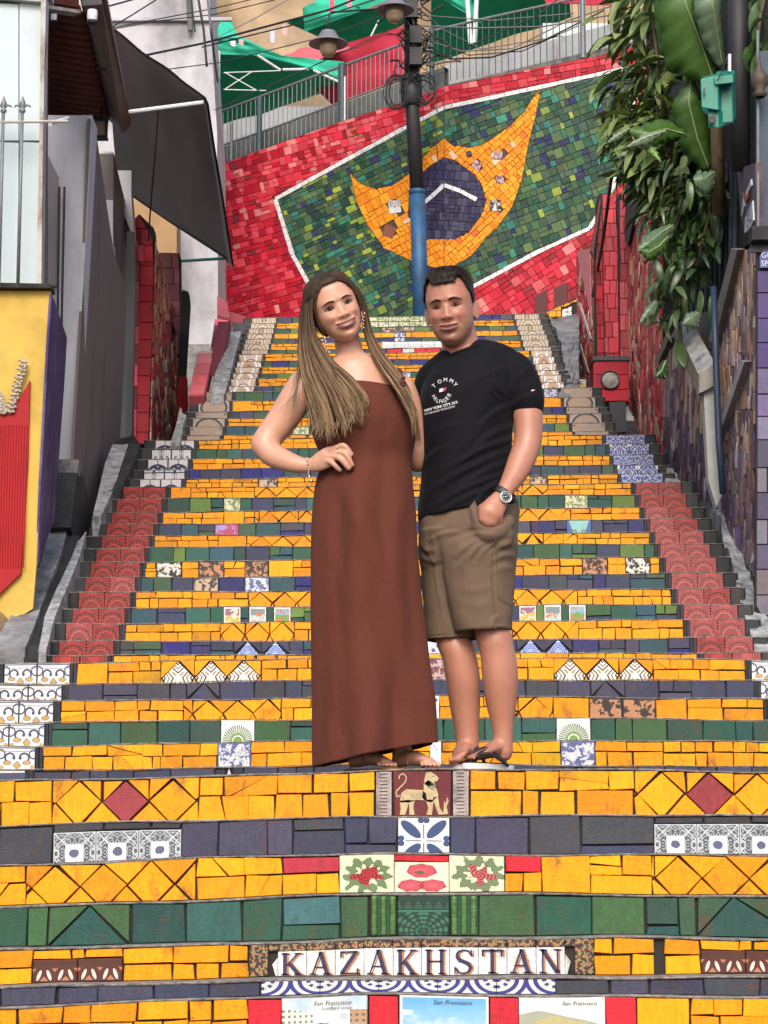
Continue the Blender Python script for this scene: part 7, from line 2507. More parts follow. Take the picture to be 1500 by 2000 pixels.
def limb(pts, Yc, n=30, view=Vector((0, -1, 0))):
 """pts: (px, py, dy, radius_px, flatness) -> closed tapered tube with rounded ends"""
 if len(pts) > 2:
  pts = densify([tuple(p[:4]) + ((p[4],) if len(p) > 4 else (1.0,)) for p in pts], 4)
 P = [at(p[0], p[1], Yc + p[2]) for p in pts]
 r = [p[3] / PPM for p in pts]
 fl = [p[4] if len(p) > 4 else 1.0 for p in pts]
 # rounded ends
 def ext(a, b, rr):
  d = (a - b).normalized()
  return [(a + d * rr * 0.85, rr * 0.35), (a + d * rr * 0.55, rr * 0.8)]
 e0 = ext(P[0], P[1], r[0]); e1 = ext(P[-1], P[-2], r[-1])
 P2 = [e0[0][0], e0[1][0]] + P + [e1[1][0], e1[0][0]]
 r2 = [e0[0][1], e0[1][1]] + r + [e1[1][1], e1[0][1]]
 f2 = [fl[0]] * 2 + fl + [fl[-1]] * 2
 m_ = MB()
 N = len(P2)
 for i in range(N):
  t = (P2[min(i + 1, N - 1)] - P2[max(i - 1, 0)]).normalized()
  s = t.cross(view)
  if s.length < 0.15: s = t.cross(Vector((1, 0, 0)))
  s.normalize()
  d = s.cross(t).normalized()
  for k_ in range(n):
   a = 2 * PI * k_ / n
   m_.v.append(tuple(P2[i] + s * (r2[i] * math.cos(a)) + d * (r2[i] * f2[i] * math.sin(a))))
 for i in range(N - 1):
  for k_ in range(n):
   a0_ = i * n + k_; b0_ = i * n + (k_ + 1) % n
   m_.f.append((a0_, b0_, b0_ + n, a0_ + n))
 m_.f.append(tuple(reversed(range(n))))
 m_.f.append(tuple((N - 1) * n + k_ for k_ in range(n)))
 return m_
def ringloft(rows, Yc, n=56, fold=None, closed=True):
 """rows: (left_px, right_px, y_px at centre, tilt, front, back, dy) - horizontal rings"""
 m_ = MB()
 for j, (l, r_, y, tilt, fr, bk, dy) in enumerate(rows):
  cx, hw = (l + r_) / 2, (r_ - l) / 2
  for k_ in range(n):
   a = 2 * PI * k_ / n
   sx, sy = math.sin(a), -math.cos(a)      # sy -1 = front
   q = abs(sx) ** 0.92 * (1 if sx > 0 else -1)
   px = cx + hw * q
   py = y + tilt * hw * q
   p = at(px, py, Yc + dy)
   dd = fr * (-sy) if sy < 0 else -bk * sy
   off = fold(j / (len(rows) - 1), a, px, py) if fold else 0.0
   v = Vector((p.x, p.y - dd, p.z))
   dirv = Vector((sx, sy, 0))
   m_.v.append(tuple(v + dirv * off))
 for j in range(len(rows) - 1):
  for k_ in range(n):
   a0_ = j * n + k_; b0_ = j * n + (k_ + 1) % n
   m_.f.append((a0_, b0_, b0_ + n, a0_ + n))
 if closed:
  m_.f.append(tuple(range(n)))
  m_.f.append(tuple(reversed([(len(rows) - 1) * n + k_ for k_ in range(n)])))
 return m_
# ---- heads
HEAD = [(.121, .016, .025, -.045), (.114, .042, .052, -.074), (.097, .061, .073, -.092), (.067, .0735, .087, -.103), (.032, .0765, .0925, -.105), (0, .0740, .0900, -.101),
  (-.030, .0710, .0880, -.086), (-.055, .0670, .0865, -.064), (-.076, .0600, .0850, -.042), (-.093, .0490, .0830, -.022), (-.106, .0350, .0780, -.002), (-.115, .0190, .0690, .020), (-.119, .006, .056, .040)]
def head_row(h):
 L = HEAD
 if h >= L[0][0]: return L[0][1:]
 if h <= L[-1][0]: return L[-1][1:]
 for a, b in zip(L[:-1], L[1:]):
  if b[0] <= h <= a[0]:
   t = (a[0] - h) / (a[0] - b[0])
   return tuple(x + (y - x) * t for x, y in zip(a[1:], b[1:]))
class Head:
 def __init__(s, px, py, Y, roll, yaw, pitch, scale, wscale, smile, nose=1.0, jaw=1.0, mw=0.03):
  s.c = at(px, py, Y)
  s.chin = 0.28 if mw < 0.032 else 0.10
  Rm = Matrix.Rotation(roll, 3, 'Y') @ Matrix.Rotation(yaw, 3, 'Z') @ Matrix.Rotation(pitch, 3, 'X')
  s.R = Rm
  s.sc, s.ws, s.smile, s.nose, s.jaw, s.mw = scale, wscale, smile, nose, jaw, mw
 def W(s, x, h, d):
  """local: x to the picture's right, h up, d towards the viewer"""
  if h < -0.078: h = h - s.chin * (-0.078 - h)
  return s.c + s.R @ (Vector((x * s.ws, -d, h)) * s.sc)
 def loc(s, co):
  c = np.array(s.c)
  Rm = np.array(s.R)
  q = (co - c) @ Rm / s.sc
  return q[:, 0] / s.ws, q[:, 2], -q[:, 1]
 def width(s, h):
  w = head_row(h)[0]
  if h < -0.04: w *= 1 + (s.jaw - 1) * min(1, (-0.04 - h) / 0.03)
  return w
 def front(s, x, h):
  """base depth of the face surface at x,h"""
  w, f, b = head_row(h)
  w = s.width(h)
  cy = (f + b) / 2 * 0.6
  q = min(0.999, abs(x) / max(w, 1e-4))
  ang = math.asin(q)
  return cy + (f - cy) * math.cos(ang) ** 0.85
 def relief(s, x, h):
  g = np.exp
  ax = np.abs(x)
  sm = s.smile
  # nose
  t = np.clip((0.012 - h) / 0.045, 0, 1.0)
  amp = (0.0020 + 0.0138 * t ** 1.6) * s.nose
  under = 1 / (1 + g(-(h + 0.0435) / 0.0034))
  top = 1 / (1 + g((h - 0.016) / 0.005))
  sig = 0.0105 + 0.0030 * t
  d = amp * g(-(x / sig) ** 2) * under * top
  d += 0.0075 * s.nose * g(-((ax - 0.0150) / 0.0062) ** 2 - ((h + 0.0355) / 0.0068) ** 2)
  # sockets, brow, cheeks
  d += -0.0105 * g(-((ax - 0.0315) / 0.0185) ** 2 - ((h - 0.001) / 0.0125) ** 2)
  d += 0.0042 * g(-((ax - 0.030) / 0.022) ** 2 - ((h - 0.0225) / 0.0075) ** 2)
  d += -0.003 * g(-(x / 0.012) ** 2 - ((h - 0.012) / 0.008) ** 2)
  d += (0.0030 + 0.0062 * sm) * g(-((ax - 0.043) / 0.0165) ** 2 - ((h + 0.030) / 0.0145) ** 2)
  # smile fold
  fx = 0.024 + 0.012 * sm + (-0.045 - h) * 0.35
  d += -(0.0015 + 0.0028 * sm) * g(-((ax - fx) / 0.0045) ** 2 - ((h + 0.054) / 0.014) ** 2)
  # lips
  mh = -0.0675 + 0.0058 * sm * (ax / 0.028) ** 2
  ww = s.mw + 0.001
  e = np.clip(1 - (ax / ww) ** 2, 0, 1) ** 0.5
  d += 0.0052 * e * g(-((h - mh - 0.0062) / 0.0040) ** 2)
  d += 0.0062 * e * g(-((h - mh + 0.0072) / 0.0048) ** 2)
  d += -0.0040 * g(-((h - mh) / 0.0022) ** 2) * np.clip(1.15 - ax / ww, 0, 1)
  d += 0.0045 * g(-(x / 0.017) ** 2 - ((h + 0.104) / 0.010) ** 2)
  d += -0.0038 * g(-(x / 0.018) ** 2 - ((h + 0.088) / 0.0055) ** 2)
  d += -0.0015 * g(-(x / 0.004) ** 2 - ((h + 0.054) / 0.004) ** 2)
  return d
 def surf(s, x, h, off=0.0):
  return s.W(x, h, s.front(x, h) + float(s.relief(np.array([x]), np.array([h]))[0]) + off)
 def shell(s, grow=0.0, n=40):
  m_ = MB()
  hs = np.linspace(.121, -.119, 44)
  for h in hs:
   w, f, b = head_row(h)
   w = s.width(h)
   cy = (f + b) / 2 * 0.6
   for k_ in range(n):
    a = 2 * PI * k_ / n
    sx, c_ = math.sin(a), math.cos(a)
    if c_ >= 0: d = cy + (f + grow - cy) * c_ ** 0.85
    else: d = cy - (cy - b + grow) * abs(c_) ** 0.85
    m_.v.append(tuple(s.W(sx * (w + grow), h, d)))
  for j in range(len(hs) - 1):
   for k_ in range(n):
    a0_ = j * n + k_; b0_ = j * n + (k_ + 1) % n
    m_.f.append((a0_, b0_, b0_ + n, a0_ + n))
  m_.f.append(tuple(reversed(range(n))))
  m_.f.append(tuple((len(hs) - 1) * n + k_ for k_ in range(n)))
  return m_
 def ear(s, side):
  m_ = MB()
  c0 = s.W(side * 0.078, -0.016, -0.004)
  out = (s.R @ Vector((side * 0.86, 0.5, 0))).normalized()
  bk = (s.R @ Vector((side * 0.5, 0.86, 0))).normalized()
  up = (s.R @ Vector((0, 0.15, 1))).normalized()
  nu, nv = 20, 12
  for j in range(nv + 1):
   ph = -PI / 2 + PI * j / nv
   for k_ in range(nu):
    a = 2 * PI * k_ / nu
    rx = 0.0195 * (1.0 + 0.18 * math.sin(ph))
    v = up * (0.0335 * math.sin(ph)) + bk * (rx * math.cos(ph) * math.cos(a)) + out * (0.0068 * math.cos(ph) * math.sin(a))
    m_.v.append(tuple(c0 + bk * 0.006 + v * s.sc))
  for j in range(nv):
   for k_ in range(nu):
    a0_ = j * nu + k_; b0_ = j * nu + (k_ + 1) % nu
    m_.f.append((a0_, b0_, b0_ + nu, a0_ + nu))
  return m_
 def apply_relief(s, me):
  co = get_co(me).astype(np.float64)
  x, h, d = s.loc(co)
  base = np.array([s.front(float(a), float(b)) if (abs(a) < 0.09 and -0.119 < b < 0.121) else -9 for a, b in zip(x, h)])
  near = (base > -5) & (np.abs(x) < 0.069) & (d > base - 0.012) & (d < base + 0.02) & (d > 0.02)
  rel = s.relief(x, h)
  fade = np.clip((d - 0.02) / 0.02, 0, 1)
  mv = np.where(near, rel * fade, 0) * s.sc
  fwd = np.array(s.R @ Vector((0, -1, 0)))
  co += mv[:, None] * fwd[None, :]
  set_co(me, co)
  return x, h, d, near
 def strip(s, name, pts_top, pts_bot, mat, parent, off=0.001, sub=3, bulge=0.0):
  """a small lens-shaped patch lying on the face between two polylines of (x,h)"""
  V, Fc = [], []
  n = len(pts_top)
  for i in range(n):
   for j in range(sub + 1):
    t = j / sub
    x = pts_top[i][0] * (1 - t) + pts_bot[i][0] * t
    h = pts_top[i][1] * (1 - t) + pts_bot[i][1] * t
    V.append(tuple(s.surf(x, h, off + bulge * math.sin(PI * t) * math.sin(PI * i / (n - 1)))))
  for i in range(n - 1):
   for j in range(sub):
    a = i * (sub + 1) + j
    Fc.append((a, a + sub + 1, a + sub + 2, a + 1))
  pl = parent.location
  V = [tuple(Vector(v) - pl) for v in V]
  me = bpy.data.meshes.new(name)
  me.from_pydata(V, [], Fc)
  me.polygons.foreach_set('use_smooth', [True] * len(Fc))
  me.materials.append(mat)
  o = bpy.data.objects.new(name, me)
  return link(o, parent)
 def disc(s, name, cx, ch_, r, mat, parent, off, clip_top=None, clip_bot=None, n=20):
  V = [tuple(s.surf(cx, min(max(ch_, -9), 9), off + 0.0004))]
  for k_ in range(n):
   a = 2 * PI * k_ / n
   x, h = cx + r * math.cos(a), ch_ + r * math.sin(a)
   if clip_top is not None: h = min(h, clip_top)
   if clip_bot is not None: h = max(h, clip_bot)
   V.append(tuple(s.surf(x, h, off)))
  pl = parent.location
  V = [tuple(Vector(v) - pl) for v in V]
  me = bpy.data.meshes.new(name)
  me.from_pydata(V, [], [(0, 1 + k_, 1 + (k_ + 1) % n) for k_ in range(n)])
  me.materials.append(mat)
  o = bpy.data.objects.new(name, me)
  return link(o, parent)
M['sclera'] = simple('eye_white', (0.26, 0.22, 0.20), 0.4, 0.05, 20, bstr=0)
M['iris'] = simple('brown_iris', (0.045, 0.020, 0.010), 0.15, 0.2, 200, bstr=0)
M['pupil'] = simple('pupil', (0.006, 0.005, 0.005), 0.1, 0, 10, bstr=0)
M['lash'] = simple('lash_line', (0.018, 0.010, 0.008), 0.6, 0.1, 10, bstr=0)
M['teeth'] = simple('teeth', (0.88, 0.83, 0.77), 0.3, 0.08, 60, bstr=0)
M['mouth'] = simple('mouth_inside', (0.06, 0.012, 0.010), 0.6, 0.1, 60, bstr=0)
def face(H, root, lipmat, browmat, eye_open, brow_t, wom):
 for sd in (-1, 1):
  n = 11
  xs = [sd * (0.0168 + 0.0305 * i / (n - 1)) for i in range(n)]
  tilt = 0.0015
  def lid(i, k_): return k_ * math.sin(PI * i / (n - 1)) ** 0.8 + tilt * i / (n - 1)
  up = [(xs[i], 0.0005 + lid(i, eye_open)) for i in range(n)]
  dn = [(xs[i], 0.0005 + lid(i, -eye_open * 0.62)) for i in range(n)]
  H.strip('eye_white', up, dn, M['sclera'], root, off=0.0016, bulge=0.0026)
  cx = sd * 0.0315
  H.disc('iris', cx, 0.0016, 0.0070, M['iris'], root, 0.0046, 0.0012 + eye_open, 0.0012 - eye_open * .55)
  H.disc('pupil', cx, 0.0016, 0.0036, M['pupil'], root, 0.0052, 0.0010 + eye_open)
  H.disc('eye_glint', cx + 0.0022, 0.0030, 0.0010, M['teeth'], root, 0.0058)
  th = 0.0040 if wom else 0.0022
  u2 = [(x + (sd * 0.003 if i == n - 1 else 0), h + th * (0.5 + 0.5 * math.sin(PI * i / (n - 1))) + (0.0012 if i == n - 1 else 0)) for i, (x, h) in enumerate(up)]
  H.strip('eyelash', u2, up, M['lash'], root, off=0.0040, sub=2)
  d2 = [(x, h - 0.0010) for x, h in dn]
  H.strip('eyelash', dn, d2, M['lash'], root, off=0.0030, sub=1)
  # brow
  m_ = 10
  bt, bb = [], []
  for i in range(m_):
   t = i / (m_ - 1)
   x = sd * (0.0125 + 0.039 * t)
   arch = 0.0175 + 0.0075 * math.sin(PI * min(1, t * 0.85 + 0.05)) - 0.004 * t
   w = brow_t * (0.85 if t < 0.15 else 1.0) * (1 - 0.75 * max(0, t - 0.35) / 0.65)
   bt.append((x, arch + w)); bb.append((x, arch - w))
  H.strip('eyebrow', bt, bb, browmat, root, off=0.0012, sub=3, bulge=0.001)
  # nostril
  H.strip('nostril', [(sd * (0.0055 + 0.0022 * i), -0.0415 + 0.0010 * math.sin(i)) for i in range(4)], [(sd * (0.0055 + 0.0022 * i), -0.0436) for i in range(4)], M['mouth'], root, off=0.0012, sub=2)
 # mouth
 sm = H.smile
 ww = H.mw
 n = 15
 xs = [-ww + 2 * ww * i / (n - 1) for i in range(n)]
 def mh(x): return -0.0675 + 0.0058 * sm * (abs(x) / 0.028) ** 2
 gap = 0.0047 * sm ** 2.2
 def env(x): return max(0.0, 1 - (x / ww) ** 2)
 mid_t = [(x, mh(x) + gap * env(x) ** 0.7) for x in xs]
 mid_b = [(x, mh(x) - gap * 0.9 * env(x) ** 0.7) for x in xs]
 H.strip('mouth_inside', mid_t, mid_b, M['mouth'], root, off=0.0035, sub=2)
 tt = [(x * 0.90, h * 1.0) for x, h in mid_t]
 tb = [(x * 0.90, mh(x) - gap * (0.55 * sm) * env(x)) for x in xs]
 H.strip('teeth', tt, tb, M['teeth'], root, off=0.0042, sub=2, bulge=0.001)
 cup = lambda x: 0.0078 * env(x) ** 0.6 * (1 - 0.16 * math.exp(-(x / 0.004) ** 2))
 H.strip('upper_lip', [(x, h + cup(x)) for x, h in mid_t], mid_t, lipmat, root, off=0.0056, sub=3, bulge=0.0014)
 H.strip('lower_lip', mid_b, [(x, h - 0.0105 * env(x) ** 0.55) for x, h in mid_b], lipmat, root, off=0.0056, sub=3, bulge=0.0022)
def skin_mat(name):
 m, b = new_mat(name, 0.42, 0.5)
 n = tex_noise(60, 3); n2 = tex_noise(14, 4)
 link_col(b, mul(attr(), 0.94 + (n - 0.5) * 0.24 + (n2 - 0.5) * 0.34))
 b.inputs['Subsurface Weight'].default_value = 0.08
 b.inputs['Subsurface Radius'].default_value = (0.012, 0.005, 0.003)
 b.inputs['Subsurface Scale'].default_value = 1.0
 bump(b, tex_noise(350, 2), 0.12, 0.001)
 return m
def cloth_mat(name, c, weave=900, var=0.15, rough=0.85, folds=None):
 m, b = new_mat(name, rough, 0.1)
 n = tex_noise(5, 3); n2 = tex_noise(weave, 1); n3 = tex_noise(60, 3)
 link_col(b, mul(c, 0.95 + (n - 0.5) * var + (n2 - 0.5) * 0.35 + (n3 - 0.5) * 0.25))
 b.inputs['Sheen Weight'].default_value = 0.03
 bump(b, n2 * 0.3 + n3 * 0.5, 0.35, 0.003)
 return m
def body_color(co, H, base, x, h, d, near, blush, stubble=0.0, knuck=None):
 n = len(co)
 col = np.tile(np.array(base, dtype=np.float64), (n, 1))
 g = np.exp
 ax = np.abs(x)
 k_ = np.where(near | ((d > 0) & (np.abs(x) < 0.1)), 1.0, 0.0)
 ck = blush * g(-((ax - 0.042) / 0.018) ** 2 - ((h + 0.030) / 0.016) ** 2) * k_
 ck += blush * 0.6 * g(-(x / 0.012) ** 2 - ((h + 0.036) / 0.010) ** 2) * k_
 col *= 1 - ck[:, None] * np.array([0.02, 0.28, 0.25])
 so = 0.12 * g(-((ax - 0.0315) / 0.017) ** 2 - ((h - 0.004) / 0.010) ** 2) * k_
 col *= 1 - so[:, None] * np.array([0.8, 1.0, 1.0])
 if stubble:
  st = stubble * (1 / (1 + g((h + 0.050) / 0.006))) * k_ * np.where(h > -0.125, 1, 0)
  col *= 1 - st[:, None] * np.array([1.0, 0.85, 0.75])
 return col
def hair_tufts(paths, r0, r1, cols, name, mat, parent, n=5):
 """paths: list of 3D polylines; tapered strands joined into one mesh"""
 V, Fc, C = [], [], []
 for pts, ca, cb, ra in zip(*[iter(paths)] * 1) if False else paths:
  k0 = len(V)
  m_ = len(pts)
  up = None
  for i, p in enumerate(pts):
   t = (pts[min(i + 1, m_ - 1)] - pts[max(i - 1, 0)]).normalized()
   if up is None: up = Vector((0, -1, 0)) if abs(t.y) < 0.9 else Vector((1, 0, 0))
   a = t.cross(up).normalized()
   b = a.cross(t).normalized()
   up = b
   f = i / (m_ - 1)
   rr = ra * (0.55 + 0.45 * min(1, f * 5)) * (1 - 0.85 * max(0, f - 0.7) / 0.3)
   for k_ in range(n):
    q = 2 * PI * k_ / n
    V.append(tuple(p + a * (math.cos(q) * rr) + b * (math.sin(q) * rr * 0.6)))
    C.append(tuple(ca[j] + (cb[j] - ca[j]) * min(1, max(0, (f - 0.28) / 0.62)) for j in range(3)))
  for i in range(m_ - 1):
   for k_ in range(n):
    a0_ = k0 + i * n + k_; b0_ = k0 + i * n + (k_ + 1) % n
    Fc.append((a0_, b0_, b0_ + n, a0_ + n))
 pl = parent.location
 V = [(v[0] - pl.x, v[1] - pl.y, v[2] - pl.z) for v in V]
 return mesh_obj(name, V, Fc, mat, None, smooth=True, col=C)
def hair_mat(name, rough=0.42):
 m, b = new_mat(name, 0.55, 0.22)
 n = tex_noise(90, 3, stretch=(1, 1, 0.12))
 link_col(b, mul(attr(), 0.75 + n * 0.5))
 return m
M['hair'] = hair_mat('hair_strands')
# ================= woman
YW = 7.585
wom = empty('person', at(715, 1500, YW))
wom.location.z = ZF
tag(wom, 'woman with long highlighted hair in a long rust brown dress, hand on hip', 'woman')
HW = Head(655, 604, YW - 0.02, math.radians(-24), math.radians(8), math.radians(9), 0.985, 1.09, 1.0, nose=0.95, jaw=0.93, mw=0.0345)
parts = [HW.shell(), HW.ear(1), HW.ear(-1)]
parts.append(limb([(672, 640, 0.02, 26, 1.1), (684, 690, 0.03, 27, 1.05), (692, 725, 0.03, 30, 1.0), (698, 760, 0.02, 42, 0.8)], YW))
# chest, shoulders
parts.append(limb([(592, 752, 0.02, 33, 0.95), (630, 742, 0.02, 36, 0.95), (690, 742, 0.02, 42, 1.0), (745, 748, 0.02, 38, 0.95), (782, 758, 0.03, 28, 0.95)], YW))
parts.append(limb([(692, 745, 0.02, 70, 0.75), (700, 800, 0.02, 90, 0.72), (712, 860, 0.02, 85, 0.78)], YW))
parts.append(limb([(650, 728, 0.03, 18, 1.0), (690, 712, 0.03, 24, 1.0), (745, 735, 0.03, 20, 1.0)], YW))
# arm on hip
parts.append(limb([(597, 748, 0.02, 33, 0.95), (578, 780, 0.02, 34.5, 0.95), (553, 818, 0.03, 32, 0.95), (528, 850, 0.03, 29, 0.95), (514, 868, 0.02, 27, 1.0)], YW))
parts.append(limb([(514, 868, 0.02, 26, 1.0), (532, 888, 0.0, 25.5, 0.95), (560, 901, -0.03, 22, 0.95), (586, 908, -0.055, 17.5, 0.9), (607, 910, -0.065, 14.5, 0.8)], YW))
# hand on the hip: palm and five fingers
parts.append(limb([(604, 910, -0.066, 14, 0.75), (622, 903, -0.080, 18, 0.55), (640, 893, -0.092, 20, 0.48), (648, 888, -0.095, 17, 0.45)], YW))
FW = [[(640, 880, -0.095, 7.6), (655, 876, -0.108, 6.4), (670, 870, -0.122, 5.9), (681, 880, -0.122, 5.2), (688, 890, -0.117, 4.4)],
      [(645, 887, -0.096, 7.6), (660, 884, -0.112, 6.5), (674, 886, -0.126, 6.0), (683, 900, -0.124, 5.4), (689, 911, -0.118, 4.5)],
      [(640, 893, -0.094, 7.6), (655, 892, -0.110, 6.5), (666, 897, -0.122, 6.0), (676, 909, -0.120, 5.3), (683, 917, -0.114, 4.5)],
      [(630, 899, -0.088, 7.2), (643, 901, -0.102, 6.0), (651, 906, -0.112, 5.5), (659, 914, -0.110, 4.9), (666, 920, -0.104, 4.2)],
      [(622, 898, -0.070, 8.0), (634, 886, -0.060, 7.0), (645, 880, -0.045, 6.0), (655, 878, -0.03, 5.2)]]
for f in FW: parts.append(limb(f, YW, n=12))
parts.append(limb([(708, 840, 0.02, 76, 0.7), (712, 900, 0.02, 72, 0.7), (714, 980, 0.02, 80, 0.75), (714, 1080, 0.03, 82, 0.75)], YW))
for lx in (690, 775): parts.append(limb([(lx * 0.5 + 357, 1080, 0.03, 45, 1.0), (lx, 1180, 0.03, 40, 1.0), (lx, 1260, 0.04, 34, 1.0)], YW))
# other arm, going back behind the man
parts.append(limb([(785, 756, 0.03, 27, 1.0), (797, 790, 0.05, 27, 1.0), (806, 840, 0.07, 25, 1.0), (812, 885, 0.09, 23, 1.0), (815, 905, 0.11, 21, 1.0)], YW))
parts.append(limb([(815, 905, 0.11, 20, 1.0), (838, 890, 0.16, 18, 1.0), (862, 878, 0.24, 15, 1.0), (880, 872, 0.28, 14, 0.8)], YW))
for k_ in range(4): parts.append(limb([(884, 866 + k_ * 6, 0.28, 5.5), (900, 866 + k_ * 7, 0.27, 5.2), (914, 868 + k_ * 7, 0.25, 4.6)], YW, n=10))
parts.append(limb([(876, 864, 0.27, 6.5), (886, 856, 0.25, 5.5), (895, 852, 0.24, 5)], YW, n=10))
# legs inside the dress and feet
for lx, fx, yy, ang in ((690, 742, 1488, 0), (775, 838, 1486, 0)):
 parts.append(limb([(lx, 1250, 0.04, 34, 1.0), (lx + 4, 1340, 0.05, 30, 1.0), (lx + 8, 1430, 0.05, 20, 1.0), (lx + 10, 1466, 0.05, 19, 1.0), (lx + 8, 1480, 0.05, 18, 1)], YW))
 z0 = 1486
 parts.append(limb([(lx + 4, 1486, 0.05, 14, 1.2), (lx + 30, 1480, 0.01, 15, 1.3), (lx + 55, 1486, -0.03, 11, 1.8), (lx + 68, 1490, -0.05, 8, 2.6)], YW))
 for t in range(5):
  parts.append(limb([(lx + 60 - t * 3, 1490, -0.05 - t * 0.012 + 0.02, 5.5 - t * .4), (lx + 82 - t * 8, 1494, -0.075 - t * 0.010 + 0.02, 5.0 - t * 0.4)], YW, n=10))
bw_ = remesh(parts, 0.0032, 3)
qx, qy = px_coords(get_co(bw_).astype(np.float64))
keep = ((qx > 612) & (qx < 700) & (qy > 862) & (qy < 930)) | (qy > 1455) | (qy < 672) | ((qx > 850) & (qy > 840) & (qy < 910))
relax(bw_, np.where(keep, 0.0, 1.0), 40)
x, h, d, near = HW.apply_relief(bw_)
co = get_co(bw_)
cw = body_color(co, HW, (0.58, 0.305, 0.21), x, h, d, near, 0.5)
# painted nails
for f in FW[:4]:
 tip = np.array(at(f[-1][0] + 1, f[-1][1] + 1, YW + f[-1][2]))
 dd = np.linalg.norm(co - tip, axis=1)
 cw[dd < 0.0085] = (0.10, 0.045, 0.05)
finish(bw_, 'body', skin_mat('woman_skin'), wom, cw)
M['lip_rose'] = simple('rose_lips', (0.29, 0.075, 0.065), 0.75, 0.15, 80, bstr=0.05)
M['brow_dark'] = simple('dark_brow_hair', (0.045, 0.022, 0.014), 0.8, 0.5, 300, bstr=0.4)
face(HW, wom, M['lip_rose'], M['brow_dark'], 0.0040, 0.0034, True)
# dress
def dress_fold(t, a, px, py):
 k_ = max(0.0, (t - 0.30) / 0.7)
 f = 0.026 * k_ * math.sin(a * 5 + 0.8 + t * 1.5) + 0.014 * k_ * math.sin(a * 9 + t * 3.0)
 f += 0.018 * math.exp(-((px - (690 + (py - 980) * 0.42)) / 26) ** 2) * max(0, 1 - abs(py - 1090) / 190) * (1 if math.cos(a) > 0 else 0)
 f += 0.009 * math.sin(px * 0.075 + py * 0.006) * max(0, min(1, (py - 880) / 120)) * (1 if math.cos(a) > 0 else 0)
 f += noise.noise(Vector((px * 0.012, py * 0.010, a))) * 0.008 * (0.3 + k_) + noise.noise(Vector((px * 0.045, py * 0.022, a * 2))) * 0.0045
 # soft diagonal pull from the bust and the hip
 f += 0.0030 * math.sin((px - 650) * 0.05 + (py - 900) * 0.018) * (1 - k_) * (1 if math.cos(a) > 0 else 0)
 return f * (0.25 + 0.75 * abs(math.cos(a)))
DR = [(634, 782, 755, 0.10, 0.098, 0.10, 0.02), (612, 797, 780, 0.06, 0.118, 0.115, 0.02), (604, 808, 810, 0.04, 0.134, 0.118, 0.02), (606, 812, 835, 0.02, 0.138, 0.115, 0.02), (614, 811, 862, 0.0, 0.128, 0.11, 0.02),
      (628, 803, 900, 0.0, 0.112, 0.11, 0.02), (618, 806, 945, 0.0, 0.125, 0.12, 0.02), (613, 812, 1000, 0, 0.137, 0.13, 0.02), (611, 815, 1060, 0, 0.145, 0.14, 0.02), (611, 822, 1150, 0, 0.150, 0.15, 0.02),
      (611, 831, 1250, -0.01, 0.155, 0.155, 0.02), (612, 841, 1350, -0.05, 0.163, 0.165, 0.02), (613, 849, 1430, -0.12, 0.170, 0.17, 0.02), (614, 853, 1474, -0.20, 0.172, 0.175, 0.02)]
drs = ringloft(densify(DR, 7), YW, n=120, fold=dress_fold, closed=False)
def adjust_hem(m_, n):
 pass
def in_off(root, m_): return [tuple(Vector(v) - root.location) for v in m_.v]
me = bpy.data.meshes.new('dress')
me.from_pydata(in_off(wom, drs), [], drs.f)
me.polygons.foreach_set('use_smooth', [True] * len(me.polygons))
M['rust'] = cloth_mat('rust_crepe', (0.112, 0.034, 0.023), 700, 0.12)
me.materials.append(M['rust'])
dro = link(bpy.data.objects.new('dress', me), wom)
md = dro.modifiers.new('t', 'SOLIDIFY'); md.thickness = 0.003; md.offset = 1
# seam ruffle on the left panel, hem cord
def on_dress(px, py, off=0.002):
 return None
from mathutils.bvhtree import BVHTree
bvh_d = BVHTree.FromPolygons([Vector(v) for v in drs.v], drs.f)
def hit(bvh, px, py, off=0.002):
 o = Vector((0, 0, CAMZ))
 dr_ = ray(px, py).normalized()
 p, n, i, dist = bvh.ray_cast(o, dr_)
 if p is None: return None
 if n.dot(dr_) > 0: n = -n
 return p + n * off
def tube_on(bvh, pts, r, name, mat, parent, off=0.001, wig=0.0):
 P = []
 for (xa, ya), (xb, yb) in zip(pts[:-1], pts[1:]):
  k_ = max(2, int(math.hypot(xb - xa, yb - ya) / 5))
  for i in range(k_):
   t = i / k_
   q = hit(bvh, xa + (xb - xa) * t + R.uniform(-wig, wig), ya + (yb - ya) * t, off)
   if q is not None: P.append(q)
 if len(P) < 2: return
 o = MB().tube(P, r, 6).obj(name, mat, None, smooth=True)
 o.parent = parent
 o.location = -parent.location
 return o
for dx in (0,): tube_on(bvh_d, [(634 + dx, 1010), (642 + dx, 1140), (655 + dx, 1250), (664 + dx, 1340), (671 + dx, 1440)], 0.0024, 'seam', M['rust'], wom, off=0.0, wig=0.8)
